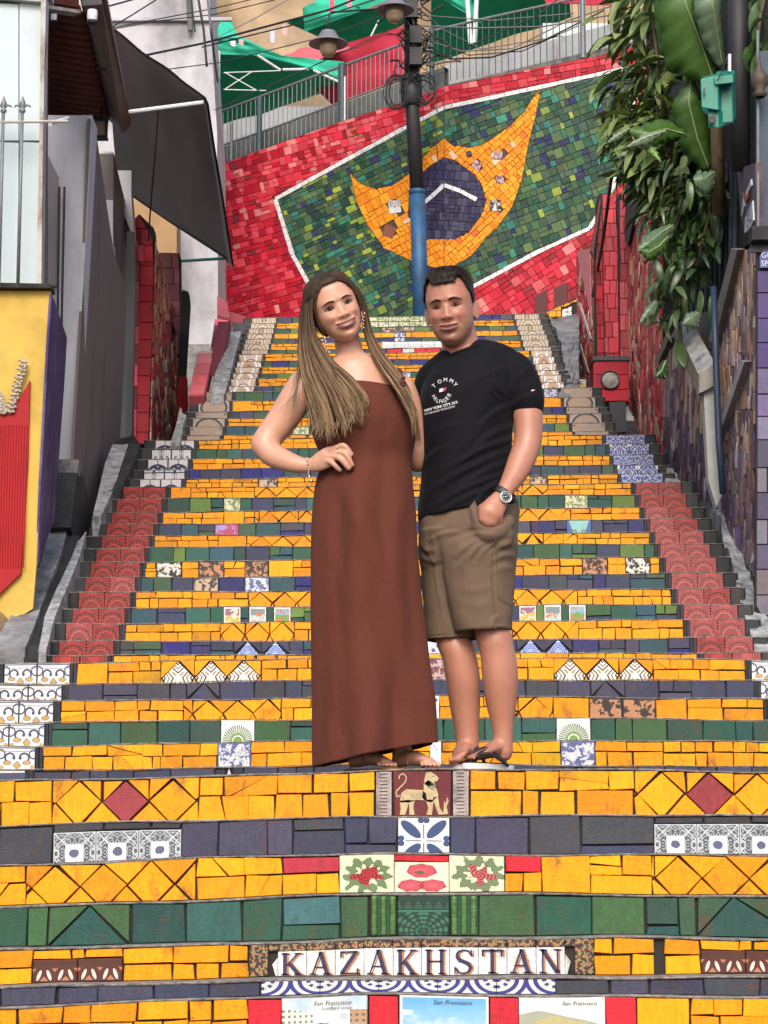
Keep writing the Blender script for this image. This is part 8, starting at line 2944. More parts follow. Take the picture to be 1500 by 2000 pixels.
# strap with knot over the far shoulder
st_ = MB().tube([at(778, 760, YW - 0.10), at(783, 742, YW - 0.075), at(784, 726, YW - 0.02), at(780, 722, YW + 0.03)], 0.006, 8)
st_.lathe([(0.0, 0.012), (0.010, 0.006), (0.012, 0), (0.010, -0.008), (0, -0.014)], at(786, 748, YW - 0.10), 10)
o = st_.obj('dress_strap', M['rust'], None, smooth=True); o.parent = wom; o.location = -wom.location
bd = MB()
for yy in (738, 746, 752): bd.lathe([(0.0, 0.007), (0.006, 0.004), (0.0075, 0), (0.006, -0.004), (0, -0.007)], at(788, yy, YW - 0.105), 10)
o = bd.obj('strap_beads', simple('dark_brown_beads', (0.06, 0.02, 0.015), 0.2, 0.3, 50, bstr=0), None, smooth=True); o.parent = wom; o.location = -wom.location
o = MB().tube([at(618, 800, YW - .06), at(628, 770, YW - .075), at(634, 740, YW - .05), at(636, 722, YW)], 0.006, 8).obj('dress_strap', M['rust'], None, smooth=True); o.parent = wom; o.location = -wom.location
# jewellery
M['gold'] = simple('rose_gold', (0.80, 0.52, 0.36), 0.25, 0.1, 60, metal=1.0, bstr=0)
M['silver'] = simple('silver_metal', (0.75, 0.74, 0.72), 0.2, 0.1, 60, metal=1.0, bstr=0)
def ring_on(px, py, dy, r, tx, ty, root, name='ring', tube=0.0018, mat=None):
 c = at(px, py, YW + dy)
 ax = Vector((tx, 0.2, -ty)).normalized()
 a = ax.cross(Vector((0, 1, 0))).normalized(); b = ax.cross(a).normalized()
 pts = [c + (a * math.cos(2 * PI * i / 20) + b * math.sin(2 * PI * i / 20)) * r for i in range(21)]
 o = MB().tube(pts, tube, 6, cap=False).obj(name, mat or M['gold'], None, smooth=True)
 o.parent = root; o.location = -root.location
ring_on(657, 875, -0.110, 0.0125, 0.95, -0.25, wom); ring_on(659, 884, -0.113, 0.0125, 0.97, 0.0, wom)
bl = MB()
c = at(602, 911, YW - 0.064)
ax = Vector((0.93, 0.0, 0.12)).normalized(); a_ = ax.cross(Vector((0, 1, 0))).normalized(); b_ = ax.cross(a_).normalized()
for i in range(22):
 q = 2 * PI * i / 22
 p = c + (a_ * math.cos(q) * 0.029 + b_ * math.sin(q) * 0.026) + Vector((0, 0, -0.004 * (math.cos(q) < 0)))
 bl.lathe([(0, .0034), (.0030, .0016), (.0034, 0), (.0030, -.0016), (0, -.0034)], p, 7)
bl.tube([c + Vector((0.0, -0.02, -0.026)), c + Vector((0.006, -0.022, -0.040)), c + Vector((0.01, -0.022, -0.05))], 0.0016, 5)
bl.lathe([(0, .006), (.006, .002), (.006, -.003), (0, -.006)], c + Vector((0.01, -0.022, -0.052)), 8)
o = bl.obj('bracelet', M['silver'], None, smooth=True); o.parent = wom; o.location = -wom.location
for sd, (ex, ey), dz in ((-1, (630, 660), 8), (1, (709, 612), 8)):
 er = MB()
 for i in range(5):
  c = at(ex + (3 if sd < 0 else -0.3) * i * 0.8, ey + i * 7, YW - 0.07)
  rr = [0.0085, 0.0065, 0.006, 0.0045, 0.006][i] * (1.0 if sd < 0 else 0.6)
  er.tube([c + Vector((math.cos(2 * PI * j / 12) * rr, 0.002 * math.sin(j), math.sin(2 * PI * j / 12) * rr)) for j in range(13)], 0.0016, 5, cap=False)
  er.lathe([(0, .003), (.003, 0), (0, -.003)], c + Vector((rr, 0, 0)), 6)
 o = er.obj('earring', M['gold'], None, smooth=True); o.parent = wom; o.location = -wom.location
# sandals
sd_ = MB()
for lx in (690, 775):
 s0 = [at(lx - 6, 1500, YW + 0.07), at(lx + 30, 1499, YW + 0.02), at(lx + 70, 1500, YW - 0.05), at(lx + 84, 1501, YW - 0.075)]
 for a, b, w in zip(s0[:-1], s0[1:], (0.03, 0.035, 0.036)):
  a.z = ZF + 0.006; b.z = ZF + 0.006
  sd_.box((a + b) / 2, ((b - a).length * 1.05, w * 1.9, 0.008), Matrix.Rotation(math.atan2((b - a).y, (b - a).x), 3, 'Z'))
 sd_.tube([at(lx + 52, 1497, YW - 0.075), at(lx + 50, 1476, YW - 0.045), at(lx + 54, 1482, YW + 0.0)], 0.0022, 6)
 sd_.tube([at(lx + 22, 1494, YW - 0.05), at(lx + 14, 1466, YW - 0.01), at(lx + 10, 1462, YW + 0.06)], 0.0022, 6)
o = sd_.obj('sandals', simple('tan_sandal_strap', (0.30, 0.17, 0.10), 0.5, 0.3, 40), None, smooth=False); o.parent = wom; o.location = -wom.location
# hair: dark cap plus long strands
ROOTC, MIDC = (0.040, 0.022, 0.013), (0.15, 0.090, 0.050)
def cap_hair(H, grow, hairline, mat, root, col_fn, rough=0.004, nm='hair', strands=None):
 V, Fc, C = [], [], []
 nh, na = 46, 90
 idx = {}
 for j in range(nh + 1):
  hh = 0.121 - 0.20 * j / nh
  for k_ in range(na):
   a = 2 * PI * k_ / na
   w, f, b = head_row(hh)
   cy = (f + b) / 2 * 0.6
   g = grow(a, hh)
   sx, c_ = math.sin(a), math.cos(a)
   d_ = cy + (f + g - cy) * max(0, c_) ** 0.85 if c_ >= 0 else cy - (cy - b + g) * abs(c_) ** 0.85
   x_ = sx * (w + g)
   hh2 = hh + g * max(0, (hh - 0.06) / 0.06)
   nz = noise.noise(Vector((x_ * 60, hh2 * 25, d_ * 60))) * rough
   if hh > hairline(a):
    idx[(j, k_)] = len(V)
    V.append(tuple(H.W(x_ + sx * nz, hh2 + nz * 0.5, d_ + c_ * nz)))
    C.append(col_fn(a, hh))
 for j in range(nh):
  for k_ in range(na):
   q = [(j, k_), (j, (k_ + 1) % na), (j + 1, (k_ + 1) % na), (j + 1, k_)]
   if all(p in idx for p in q): Fc.append(tuple(idx[p] for p in q))
 top = [idx[(0, k_)] for k_ in range(na) if (0, k_) in idx]
 if len(top) == na: Fc.append(tuple(reversed(top)))
 pl = root.location
 V = [tuple(Vector(v) - pl) for v in V]
 o = mesh_obj(nm, V, Fc, mat, None, smooth=True, col=C)
 o.parent = root
 md = o.modifiers.new('t', 'SOLIDIFY'); md.thickness = 0.003; md.offset = -1
 return o
def w_line(a):
 c_ = math.cos(a)
 q = abs(math.atan2(math.sin(a), c_))
 if q < 0.35: return 0.080
 if q < 1.0: return 0.080 - (q - 0.35) * 0.07
 if q < 1.4: return 0.034 - (q - 1.0) * 0.27
 return -0.075
cap_hair(HW, lambda a, h_: 0.005 + 0.002 * max(0, 1 - abs(h_ - 0.03) / 0.08), w_line, M['hair'], wom, lambda a, h_: tuple(c * R.uniform(0.6, 1.0) for c in ROOTC), 0.002, 'hair_cap')
def cat(P, n):
 out = []
 m_ = len(P)
 for i in range(m_ - 1):
  p0, p1, p2, p3 = P[max(i - 1, 0)], P[i], P[i + 1], P[min(i + 2, m_ - 1)]
  for q in range(n):
   t = q / n
   out.append(0.5 * ((2 * p1) + (p2 - p0) * t + (2 * p0 - 5 * p1 + 4 * p2 - p3) * t * t + (3 * p1 - p0 - 3 * p2 + p3) * t ** 3))
 out.append(P[-1])
 return out
G = {}
G['L'] = [[(634, 543, -.03), (607, 553, -.03), (591, 590, -.01), (584, 645, 0.0), (584, 705, -.02), (594, 765, -.06), (606, 815, -.09), (613, 838, -.10)],
          [(636, 543, -.05), (606, 565, -.05), (596, 610, -.03), (594, 665, -.02), (604, 725, -.06), (624, 775, -.10), (640, 825, -.135), (645, 850, -.14)],
          [(638, 544, -.07), (610, 572, -.075), (604, 615, -.06), (612, 672, -.06), (640, 725, -.09), (668, 770, -.13), (684, 808, -.145), (690, 826, -.145)],
          [(640, 544, -.085), (615, 572, -.09), (609, 612, -.075), (622, 664, -.06), (652, 706, -.08), (688, 740, -.12), (711, 778, -.135), (717, 800, -.135)]]
G['R'] = [[(642, 544, -.07), (684, 556, -.06), (704, 596, -.04), (712, 650, -.01), (732, 700, -.03), (768, 748, -.08), (797, 790, -.115), (806, 812, -.125)],
          [(642, 543, -.04), (688, 553, -.04), (710, 594, -.01), (722, 650, 0.0), (748, 698, -.03), (783, 745, -.08), (806, 795, -.12), (813, 835, -.125)],
          [(642, 543, -.01), (690, 553, 0.0), (713, 596, 0.02), (728, 655, 0.03), (756, 700, 0.02), (786, 745, -.05), (808, 800, -.10), (819, 862, -.11)]]
def bil(Gs, s, j):
 n = len(Gs) - 1
 q = min(s * n, n - 1e-6)
 i = int(q); f = q - i
 a, b = Gs[i][j], Gs[i + 1][j]
 return tuple(x + (y - x) * f for x, y in zip(a, b))
paths = []
for i in range(760):
 sd = -1 if i % 2 else 1
 a_s = R.uniform(0.0, 2.9); a_e = max(a_s, 1.28 + R.uniform(0, 0.25)) if a_s < 1.28 else a_s
 he = R.uniform(-0.06, 0.01)
 pts = []
 for j in range(9):
  t = j / 8
  hh = 0.1205 - (0.1205 - he) * t ** 1.25
  a = sd * (a_s + (a_e - a_s) * t ** 0.75)
  w, f, b = head_row(hh)
  cy = (f + b) / 2 * 0.6
  g = 0.0075 + 0.001 * math.sin(i)
  sx, c_ = math.sin(a), math.cos(a)
  d_ = cy + (f + g - cy) * max(0, c_) ** 0.85 if c_ >= 0 else cy - (cy - b + g) * abs(c_) ** 0.85
  pts.append(HW.W(sx * (w + g), hh + g * max(0, (hh - 0.06) / 0.06), d_))
 c1 = tuple(c * R.uniform(0.6, 1.8) for c in ROOTC)
 paths.append((cat(pts, 3), c1, jit((0.13, 0.082, 0.046) if R.random() < 0.5 else (0.06, 0.036, 0.022)), R.uniform(0.0009, 0.0018)))
for side, cnt in (('L', 1500), ('R', 760)):
 Gs = G[side]
 # locks: strands gather towards lock centres near the tips
 locks = [R.random() for _ in range(34 if side == 'L' else 16)]
 lcol = [R.random() for _ in locks]
 for i in range(cnt):
  s = R.random()
  li = min(range(len(locks)), key=lambda q: abs(locks[q] - s))
  dep = R.uniform(-1, 1)
  pts = []
  L = len(Gs[0])
  endf = R.uniform(0.90, 1.06)
  wob = R.uniform(0, 6.28); wa = R.uniform(1.0, 3.5)
  for j in range(L):
   t = j / (L - 1)
   ss = s + (locks[li] - s) * 0.92 * t ** 1.6
   px, py, dy = bil(Gs, min(1, max(0, ss)), j)
   spread = (0.3 + 1.2 * t)
   px += math.sin(t * 7 + wob + li) * wa * 1.6 * t + math.sin(t * 9 + li * 2.1) * 3.4 * t * t + R.gauss(0, 0.25)
   py += (t ** 5) * (R.uniform(-14, 8) + 17 * math.sin(li * 2.7)) + R.gauss(0, 0.2)
   dyy = dy + dep * 0.018 * min(1, t * 3 + 0.15)
   pts.append(at(px, py, YW + dyy))
  pts = cat(pts, 4)
  keep = max(8, int(len(pts) * min(1, endf)))
  pts = pts[:keep]
  r_ = lcol[li] * 0.55 + R.random() * 0.45
  light = (0.40, 0.265, 0.145) if r_ > 0.60 else (0.18, 0.108, 0.056)
  if r_ < 0.30: light = (0.065, 0.038, 0.021)
  rootc = tuple(c * R.uniform(0.7, 1.5) for c in (ROOTC if R.random() < 0.75 else (0.12, 0.078, 0.045)))
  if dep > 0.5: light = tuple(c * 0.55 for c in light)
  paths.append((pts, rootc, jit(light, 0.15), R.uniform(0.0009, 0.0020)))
# loose fine strands at the ends and over the arm
for i in range(60):
 s = R.random()
 base = bil(G['L'], s, 6)
 p0 = bil(G['L'], s, 5)
 pts = [at(p0[0], p0[1], YW + p0[2]), at(base[0] + R.uniform(-6, 6), base[1], YW + base[2] - 0.01), at(base[0] + R.uniform(-22, 14), base[1] + R.uniform(15, 40), YW + base[2] - 0.012)]
 paths.append((cat(pts, 4), (0.2, 0.13, 0.08), (0.34, 0.25, 0.15), 0.0009))
for i in range(26):
 x0 = R.uniform(586, 600)
 pts = [at(x0, R.uniform(640, 700), YW), at(x0 - R.uniform(4, 16), R.uniform(720, 760), YW - 0.03), at(x0 - R.uniform(2, 46), R.uniform(770, 830), YW - 0.05)]
 paths.append((cat(pts, 5), (0.12, 0.08, 0.05), (0.25, 0.18, 0.11), 0.0007))
ho = hair_tufts(paths, 0, 0, None, 'hair', M['hair'], wom)
ho.parent = wom
# dark under-layer so that no gap shows between the strands
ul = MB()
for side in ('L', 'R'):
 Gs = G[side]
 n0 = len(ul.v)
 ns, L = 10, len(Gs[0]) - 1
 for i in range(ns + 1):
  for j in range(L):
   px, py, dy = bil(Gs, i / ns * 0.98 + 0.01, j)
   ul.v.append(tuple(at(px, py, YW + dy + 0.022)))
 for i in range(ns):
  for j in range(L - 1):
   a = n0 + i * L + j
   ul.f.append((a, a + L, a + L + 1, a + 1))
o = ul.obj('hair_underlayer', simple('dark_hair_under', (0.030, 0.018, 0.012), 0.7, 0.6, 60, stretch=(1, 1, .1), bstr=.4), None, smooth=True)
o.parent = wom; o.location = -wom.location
# ================= man
YM = 7.665
man = empty('person', at(940, 1500, YM))
man.location.z = ZF
tag(man, 'man in a black printed t-shirt, brown shorts and flip-flops, hand in pocket', 'man')
HM = Head(880, 602, YM - 0.01, math.radians(-6), math.radians(-13), math.radians(8), 1.06, 1.01, 0.70, nose=1.0, jaw=1.02, mw=0.0310)
parts = [HM.shell(), HM.ear(1), HM.ear(-1)]
parts.append(limb([(890, 636, 0.03, 38, 1.1), (898, 668, 0.04, 38, 1.05), (906, 700, 0.04, 44, 0.95), (910, 730, 0.04, 60, 0.8)], YM))
parts.append(limb([(1012, 730, 0.02, 34, 0.95), (1024, 775, 0.01, 33, 0.95), (1031, 815, 0.0, 31, 0.95), (1032, 850, -0.01, 29, 0.95), (1029, 872, -0.02, 28.5, 0.95)], YM))
parts.append(limb([(1029, 872, -0.02, 28, 0.95), (1018, 900, -0.04, 28, 0.92), (1004, 930, -0.07, 24, 0.9), (990, 953, -0.10, 19, 0.85), (981, 968, -0.115, 16.5, 0.8)], YM))
parts.append(limb([(980, 968, -0.115, 17, 0.75), (969, 984, -0.130, 22, 0.6), (959, 1000, -0.140, 25, 0.55), (955, 1010, -0.142, 22, 0.5)], YM))
for f in ([(972, 1000, -0.136, 9.5), (975, 1014, -0.132, 8.5), (972, 1028, -0.112, 7.5), (968, 1038, -0.090, 6.5)],
          [(963, 1008, -0.142, 9.5), (964, 1021, -0.138, 8.5), (961, 1034, -0.116, 7.5), (956, 1043, -0.092, 6.5)],
          [(953, 1010, -0.142, 9.5), (953, 1022, -0.138, 8.5), (951, 1034, -0.114, 7.5), (948, 1043, -0.090, 6.5)],
          [(944, 1005, -0.136, 9.0), (943, 1016, -0.130, 8.0), (941, 1028, -0.106, 7.0), (939, 1036, -0.084, 6.0)],
          [(956, 985, -0.125, 10.0), (942, 990, -0.112, 9.0), (936, 1002, -0.095, 8.0), (934, 1014, -0.080, 7.0)]): parts.append(limb(f, YM, n=12))
parts.append(limb([(868, 752, 0.07, 24, 1.0), (900, 748, 0.05, 40, 1.0), (960, 738, 0.04, 40, 1.0), (1010, 735, 0.03, 30, 1.0)], YM))
parts.append(limb([(915, 760, 0.03, 66, 0.8), (915, 900, 0.03, 66, 0.8), (915, 1050, 0.03, 66, 0.8)], YM))
for lx, rr_ in ((868, 28), (940, 36)): parts.append(limb([(905 + (lx - 905) * 0.6, 1060, 0.04, rr_, 1.0), (lx, 1120, 0.04, rr_, 1.0), (lx + 6, 1185, 0.03, rr_ - 2, 1.0)], YM))
# far arm, round the woman's back
parts.append(limb([(862, 752, 0.08, 24, 1.0), (842, 800, 0.14, 24, 1.0), (825, 850, 0.18, 24, 1.0), (800, 890, 0.19, 25, 1.0)], YM))
parts.append(limb([(800, 890, 0.19, 26, 1.0), (770, 900, 0.20, 22, 1.0), (740, 905, 0.18, 17, 1.0), (720, 905, 0.17, 17, 0.7)], YM))
for k_ in range(4): parts.append(limb([(716, 896 + k_ * 7, 0.17, 7), (700, 896 + k_ * 7, 0.165, 6.5), (688, 897 + k_ * 7, 0.155, 6)], YM, n=10))
parts.append(limb([(722, 892, 0.16, 8), (712, 884, 0.155, 7), (704, 880, 0.15, 6.5)], YM, n=10))
# legs and feet
parts.append(limb([(866, 1180, 0.07, 30, 1.0), (884, 1250, 0.06, 34, 1.0), (895, 1275, 0.05, 35, 1.0), (904, 1325, 0.06, 35, 1.05), (908, 1375, 0.07, 31.5, 1.05), (911, 1420, 0.07, 26, 1.0), (913, 1450, 0.07, 24, 1.0), (912, 1476, 0.06, 24, 1.0)], YM))
parts.append(limb([(946, 1180, 0.02, 36, 1.0), (965, 1245, -0.01, 36, 1.0), (971, 1270, -0.01, 35, 1.0), (977, 1322, 0.0, 36.5, 1.05), (979, 1370, 0.01, 32, 1.05), (982, 1415, 0.01, 23, 1.0), (983, 1448, 0.01, 19.5, 1.0), (982, 1470, 0.01, 20, 1.0)], YM))
parts.append(limb([(985, 1470, 0.025, 15, 1.1), (966, 1463, 0.0, 17, 1.3), (948, 1470, -0.05, 12, 2.0), (932, 1476, -0.09, 8, 2.8), (924, 1478, -0.10, 6, 3.2)], YM))
for t in range(5): parts.append(limb([(930 - t * 1.5, 1478, -0.085 - t * 0.013, 5.4 - t * .3), (917 - t * 0.6 + t * t * 0.7, 1480, -0.105 - t * 0.012, 5.8 - t * 0.5)], YM, n=10))
parts.append(limb([(915, 1474, 0.07, 16, 1.2), (905, 1470, 0.03, 19, 1.3), (898, 1479, -0.02, 12, 2.0), (894, 1482, -0.06, 8, 2.8)], YM))
for t in range(5): parts.append(limb([(884 + t * 6, 1482, -0.055 + t * 0.003, 5), (880 + t * 6, 1484, -0.085 + t * 0.006, 5 - t * .2)], YM, n=10))
bm2 = remesh(parts, 0.0032, 3)
qx, qy = px_coords(get_co(bm2).astype(np.float64))
keep = ((qx > 925) & (qx < 995) & (qy > 985) & (qy < 1060)) | (qy > 1460) | (qy < 664) | ((qx < 760) & (qy > 860) & (qy < 940))
relax(bm2, np.where(keep, 0.0, 1.0), 40)
x, h, d, near = HM.apply_relief(bm2)
co = get_co(bm2)
cm_ = body_color(co, HM, (0.43, 0.19, 0.128), x, h, d, near, 0.45, stubble=0.22)
# paler legs than arms
zz = co[:, 2]
pale = np.clip((ZF + 0.55 - zz) / 0.1, 0, 1)[:, None]
finish(bm2, 'body', skin_mat('man_skin'), man, cm_)
M['lip_nat'] = simple('natural_lips', (0.27, 0.095, 0.078), 0.8, 0.15, 80, bstr=0.05)
M['brow_black'] = simple('black_brow_hair', (0.022, 0.013, 0.010), 0.85, 0.5, 300, bstr=0.4)
face(HM, man, M['lip_nat'], M['brow_black'], 0.0036, 0.0042, False)
def m_line(a):
 q = abs(math.atan2(math.sin(a), math.cos(a)))
 if q < 0.5: return 0.070
 if q < 0.95: return 0.070 + 0.018 * math.sin((q - 0.5) / 0.45 * PI)
 if q < 1.25: return 0.070 - (q - 0.95) * 0.12
 if q < 1.5: return 0.034 - (q - 1.25) * 0.14
 if q < 1.8: return 0.004
 return -0.045
def m_grow(a, h_):
 top = max(0, min(1, (h_ - 0.055) / 0.05))
 return 0.0022 + 0.006 * top + (0.003 if math.cos(a) > 0.5 and h_ > 0.07 else 0)
cap_hair(HM, m_grow, m_line, M['hair'], man, lambda a, h_: tuple(c * R.uniform(0.8, 1.3) for c in (0.020, 0.013, 0.010)), 0.004, 'hair_cap')
paths = []
for i in range(1800):
 a = R.uniform(-PI, PI)
 hh = R.uniform(m_line(a) + 0.002, 0.119)
 w, f, b = head_row(hh)
 cy = (f + b) / 2 * 0.6
 g = m_grow(a, hh) - 0.003
 sx, c_ = math.sin(a), math.cos(a)
 d_ = cy + (f + g - cy) * max(0, c_) ** 0.85 if c_ >= 0 else cy - (cy - b + g) * abs(c_) ** 0.85
 top = max(0, min(1, (hh - 0.05) / 0.05))
 h2 = hh + g * max(0, (hh - 0.06) / 0.06)
 p0 = HM.W(sx * (w + g), h2, d_)
 # short sides lie down; the top is combed up and to the picture's right
 ln_ = 0.006 + 0.010 * top
 dirl = Vector((0.55 * top + sx * 0.25, -(0.35 * c_ + 0.25 * top * (c_ > 0)), -0.75 * (1 - top) + 0.55 * top)).normalized()
 dirw = HM.R @ dirl
 side_ = HM.R @ Vector((R.gauss(0, .3), R.gauss(0, .3), R.gauss(0, .2)))
 p1 = p0 + (dirw + side_ * 0.5) * ln_ * 0.5
 p2 = p1 + (dirw + side_ + HM.R @ Vector((0.3 * top, 0, -0.25))) * ln_ * 0.5
 cc = jit((0.022, 0.014, 0.011), 0.3)
 paths.append(([p0, p1, p2], cc, tuple(c * 1.6 for c in cc), R.uniform(0.0007, 0.0012)))
ho = hair_tufts(paths, 0, 0, None, 'hair', M['hair'], man, n=4)
ho.parent = man
# t-shirt
TS = [(868, 950, 690, -0.34, 0.070, 0.085, 0.04), (846, 985, 705, -0.22, 0.095, 0.11, 0.04), (832, 1012, 728, -0.10, 0.115, 0.12, 0.04), (822, 1016, 765, -0.04, 0.130, 0.125, 0.03), (817, 1006, 800, 0.0, 0.135, 0.125, 0.03),
      (818, 1001, 840, 0.0, 0.135, 0.125, 0.03), (823, 1000, 880, 0, 0.138, 0.125, 0.03), (824, 998, 920, 0, 0.142, 0.13, 0.03), (820, 1000, 955, -0.05, 0.146, 0.135, 0.03), (816, 1008, 985, -0.12, 0.150, 0.135, 0.03), (816, 1013, 1004, -0.16, 0.152, 0.137, 0.03)]
tor = ringloft(densify(TS, 5), YM, n=64)
slv = limb([(985, 708, 0.03, 32, 1.1), (1005, 728, 0.02, 40, 1.0), (1018, 755, 0.015, 41, 1.0), (1026, 778, 0.01, 38.5, 1.0), (1029, 792, 0.008, 37, 1.0)], YM)
slv2 = limb([(868, 715, 0.05, 28, 1.1), (846, 738, 0.07, 34, 1.0), (836, 770, 0.10, 34, 1.0), (829, 795, 0.12, 33, 1.0)], YM)
shoul = limb([(862, 712, 0.05, 24, 1.3), (900, 700, 0.05, 34, 1.3), (950, 694, 0.04, 32, 1.3), (990, 706, 0.03, 30, 1.2)], YM)
tm = remesh([tor, slv, slv2, shoul], 0.006, 5, 't_shirt')
co = get_co(tm).astype(np.float64); no = get_no(tm).astype(np.float64)
def wrinkle(co, f):
 return np.array([f(Vector(c)) for c in co])
c0 = np.array(at(920, 850, YM)); 
qx, qy = px_coords(co)
def fold_line(qx, qy, a, b, w, amp, taper=True):
 ax_, ay_ = a; bx_, by_ = b
 dx_, dy_ = bx_ - ax_, by_ - ay_
 L2 = dx_ * dx_ + dy_ * dy_
 t = ((qx - ax_) * dx_ + (qy - ay_) * dy_) / L2
 tc = np.clip(t, 0, 1)
 # gently bowed line
 bow_ = 6 * np.sin(PI * tc)
 L = math.sqrt(L2)
 dist = ((qx - ax_) * -dy_ + (qy - ay_) * dx_) / L - bow_
 e = np.where((t > -0.1) & (t < 1.1), np.sin(PI * np.clip((t + .1) / 1.2, 0, 1)) ** 0.6, 0)
 return amp * e * (np.exp(-(dist / w) ** 2) - 0.55 * np.exp(-((dist - w * 1.5) / w) ** 2))
disp = np.zeros(len(co))
for a, b, w, amp in (((985, 720), (905, 760), 7, .0035), ((1000, 790), (940, 830), 6, .004), ((1002, 830), (925, 880), 7, .005), ((1003, 855), (880, 915), 7, .006), ((1000, 880), (870, 945), 8, .006), ((995, 900), (865, 975), 8, .006),
                     ((990, 925), (850, 990), 7, .005), ((985, 945), (860, 1000), 6, .005), ((940, 905), (840, 960), 7, .004), ((880, 870), (830, 905), 6, .004), ((900, 830), (840, 850), 8, .002), ((975, 940), (930, 985), 5, .005),
                     ((965, 735), (985, 770), 4, .0045), ((955, 742), (975, 780), 4, .004), ((870, 740), (845, 730), 6, .002), ((1035, 720), (1000, 760), 6, .003), ((1050, 770), (1005, 790), 5, .0025)):
 disp += fold_line(qx, qy, a, b, w, amp) * 1.7
front_ = np.clip(-no[:, 1] * 2, 0, 1)
disp = disp * front_ + np.array([noise.noise(Vector((float(c[0]) * 14, float(c[1]) * 14, float(c[2]) * 9))) for c in co]) * 0.003
set_co(tm, co + no * disp[:, None])
M['black_cotton'] = cloth_mat('black_cotton', (0.0065, 0.0065, 0.0090), 800, 0.2, 0.75)
ts_o = finish(tm, 't_shirt', M['black_cotton'], man)
bvh_t = BVHTree.FromObject(ts_o, bpy.context.evaluated_depsgraph_get()) if False else BVHTree.FromPolygons([v.co.copy() for v in tm.vertices], [tuple(p.vertices) for p in tm.polygons])
# collar band and sleeve hem
def band3(pts, r, name, mat, parent, n=8):
 o = MB().tube(cat(pts, 5), r, n).obj(name, mat, None, smooth=True)
 o.parent = parent; o.location = -parent.location
 return o
cr_ = []
for i in range(13):
 q = 2 * PI * i / 12
 v_ = at(908 + 42 * math.sin(q), 686 - 15 * math.sin(q), YM + 0.04)
 cr_.append(Vector((v_.x, v_.y - (0.074 if math.cos(q) > 0 else 0.085) * math.cos(q), v_.z - 0.012 * max(0, math.cos(q)))))
band3(cr_, 0.0075, 'collar', M['black_cotton'], man)
hemp = []
for i in range(25):
 q = 2 * PI * i / 24
 hemp.append(at(1028 + 35 * math.cos(q), 799 - 8 * math.cos(q) + 3, YM + 0.01 - 0.060 * math.sin(q)))
# shirt print
M['print_white'] = simple('white_print_ink', (0.70, 0.70, 0.72), 0.6, 0.1, 30, bstr=0)
M['print_red'] = simple('red_print_ink', (0.45, 0.02, 0.05), 0.6, 0.1, 30, bstr=0)
def text_hit(s, px, py, size_px, rot, mat, parent, bvh, name='shirt_print', bold=0.0, shear=0.0, sx=1.0):
 cu = bpy.data.curves.new(name, 'FONT')
 cu.body = s; cu.size = 1.0; cu.resolution_u = 3; cu.shear = shear; cu.offset = bold
 ob = bpy.data.objects.new(name, cu)
 COL.objects.link(ob)
 me = bpy.data.meshes.new_from_object(ob.evaluated_get(bpy.context.evaluated_depsgraph_get()))
 bpy.data.objects.remove(ob)
 cr, sr = math.cos(rot), math.sin(rot)
 for v in me.vertices:
  x_, y_ = v.co.x * size_px * sx, v.co.y * size_px
  q = hit(bvh, px + x_ * cr - y_ * sr, py - (x_ * sr + y_ * cr), 0.0022)
  if q is None: q = at(px, py, YM - 0.16)
  v.co = q - parent.location
 me.materials.append(mat)
 return link(bpy.data.objects.new(name, me), parent)
for ch_, px, py, rot in (('T', 848.5, 759, 0.75), ('O', 857, 751, 0.45), ('M', 866.5, 746, 0.05), ('M', 877, 746, -0.45), ('Y', 885, 751, -0.9)):
 text_hit(ch_, px, py, 10.5, rot, M['print_white'], man, bvh_t, bold=0.0)
for ch_, px, py, rot in (('H', 843.5, 774, -1.0), ('I', 848.0, 782, -0.65), ('L', 851.5, 785.5, -0.4), ('F', 857, 787.5, -0.15), ('I', 862.8, 788, 0.05), ('G', 866, 787, 0.3), ('E', 873.5, 782.5, 0.6), ('R', 878.5, 776.5, 0.9)):
 text_hit(ch_, px, py, 10.5, rot, M['print_white'], man, bvh_t, bold=0.0)
text_hit('NEW YORK CITY, N.Y.', 830, 804.5, 6.6, 0.26, M['print_white'], man, bvh_t, bold=0.03, sx=1.02)
text_hit('ESTABLISHED MCMLXXXV', 830.5, 811, 5.4, 0.26, M['print_white'], man, bvh_t, sx=0.96)
def patch(poly, mat, name, parent, bvh, off=0.0022):
 V = []
 n = 4
 (a, b, c_, d_) = poly
 for j in range(n + 1):
  for i in range(n + 1):
   u_, v_ = i / n, j / n
   x_ = (a[0] * (1 - u_) + b[0] * u_) * (1 - v_) + (d_[0] * (1 - u_) + c_[0] * u_) * v_
   y_ = (a[1] * (1 - u_) + b[1] * u_) * (1 - v_) + (d_[1] * (1 - u_) + c_[1] * u_) * v_
   q = hit(bvh, x_, y_, off)
   V.append(tuple((q if q is not None else at(x_, y_, YM)) - parent.location))
 Fc = [(j * (n + 1) + i, j * (n + 1) + i + 1, (j + 1) * (n + 1) + i + 1, (j + 1) * (n + 1) + i) for j in range(n) for i in range(n)]
 me = bpy.data.meshes.new(name)
 me.from_pydata(V, [], Fc)
 me.materials.append(mat)
 return link(bpy.data.objects.new(name, me), parent)
patch([(859, 760), (866, 758.5), (865.5, 765), (858.5, 766.5)], M['print_white'], 'shirt_print', man, bvh_t)
patch([(866, 758.5), (872.5, 757), (871, 763.5), (865.5, 765)], M['print_red'], 'shirt_print', man, bvh_t)
patch([(1037, 762), (1042, 761), (1042, 763.5), (1037, 764.5)], M['print_white'], 'sleeve_print', man, bvh_t)
patch([(1042, 761), (1045, 760.5), (1045, 763), (1042, 763.5)], M['print_red'], 'sleeve_print', man, bvh_t)
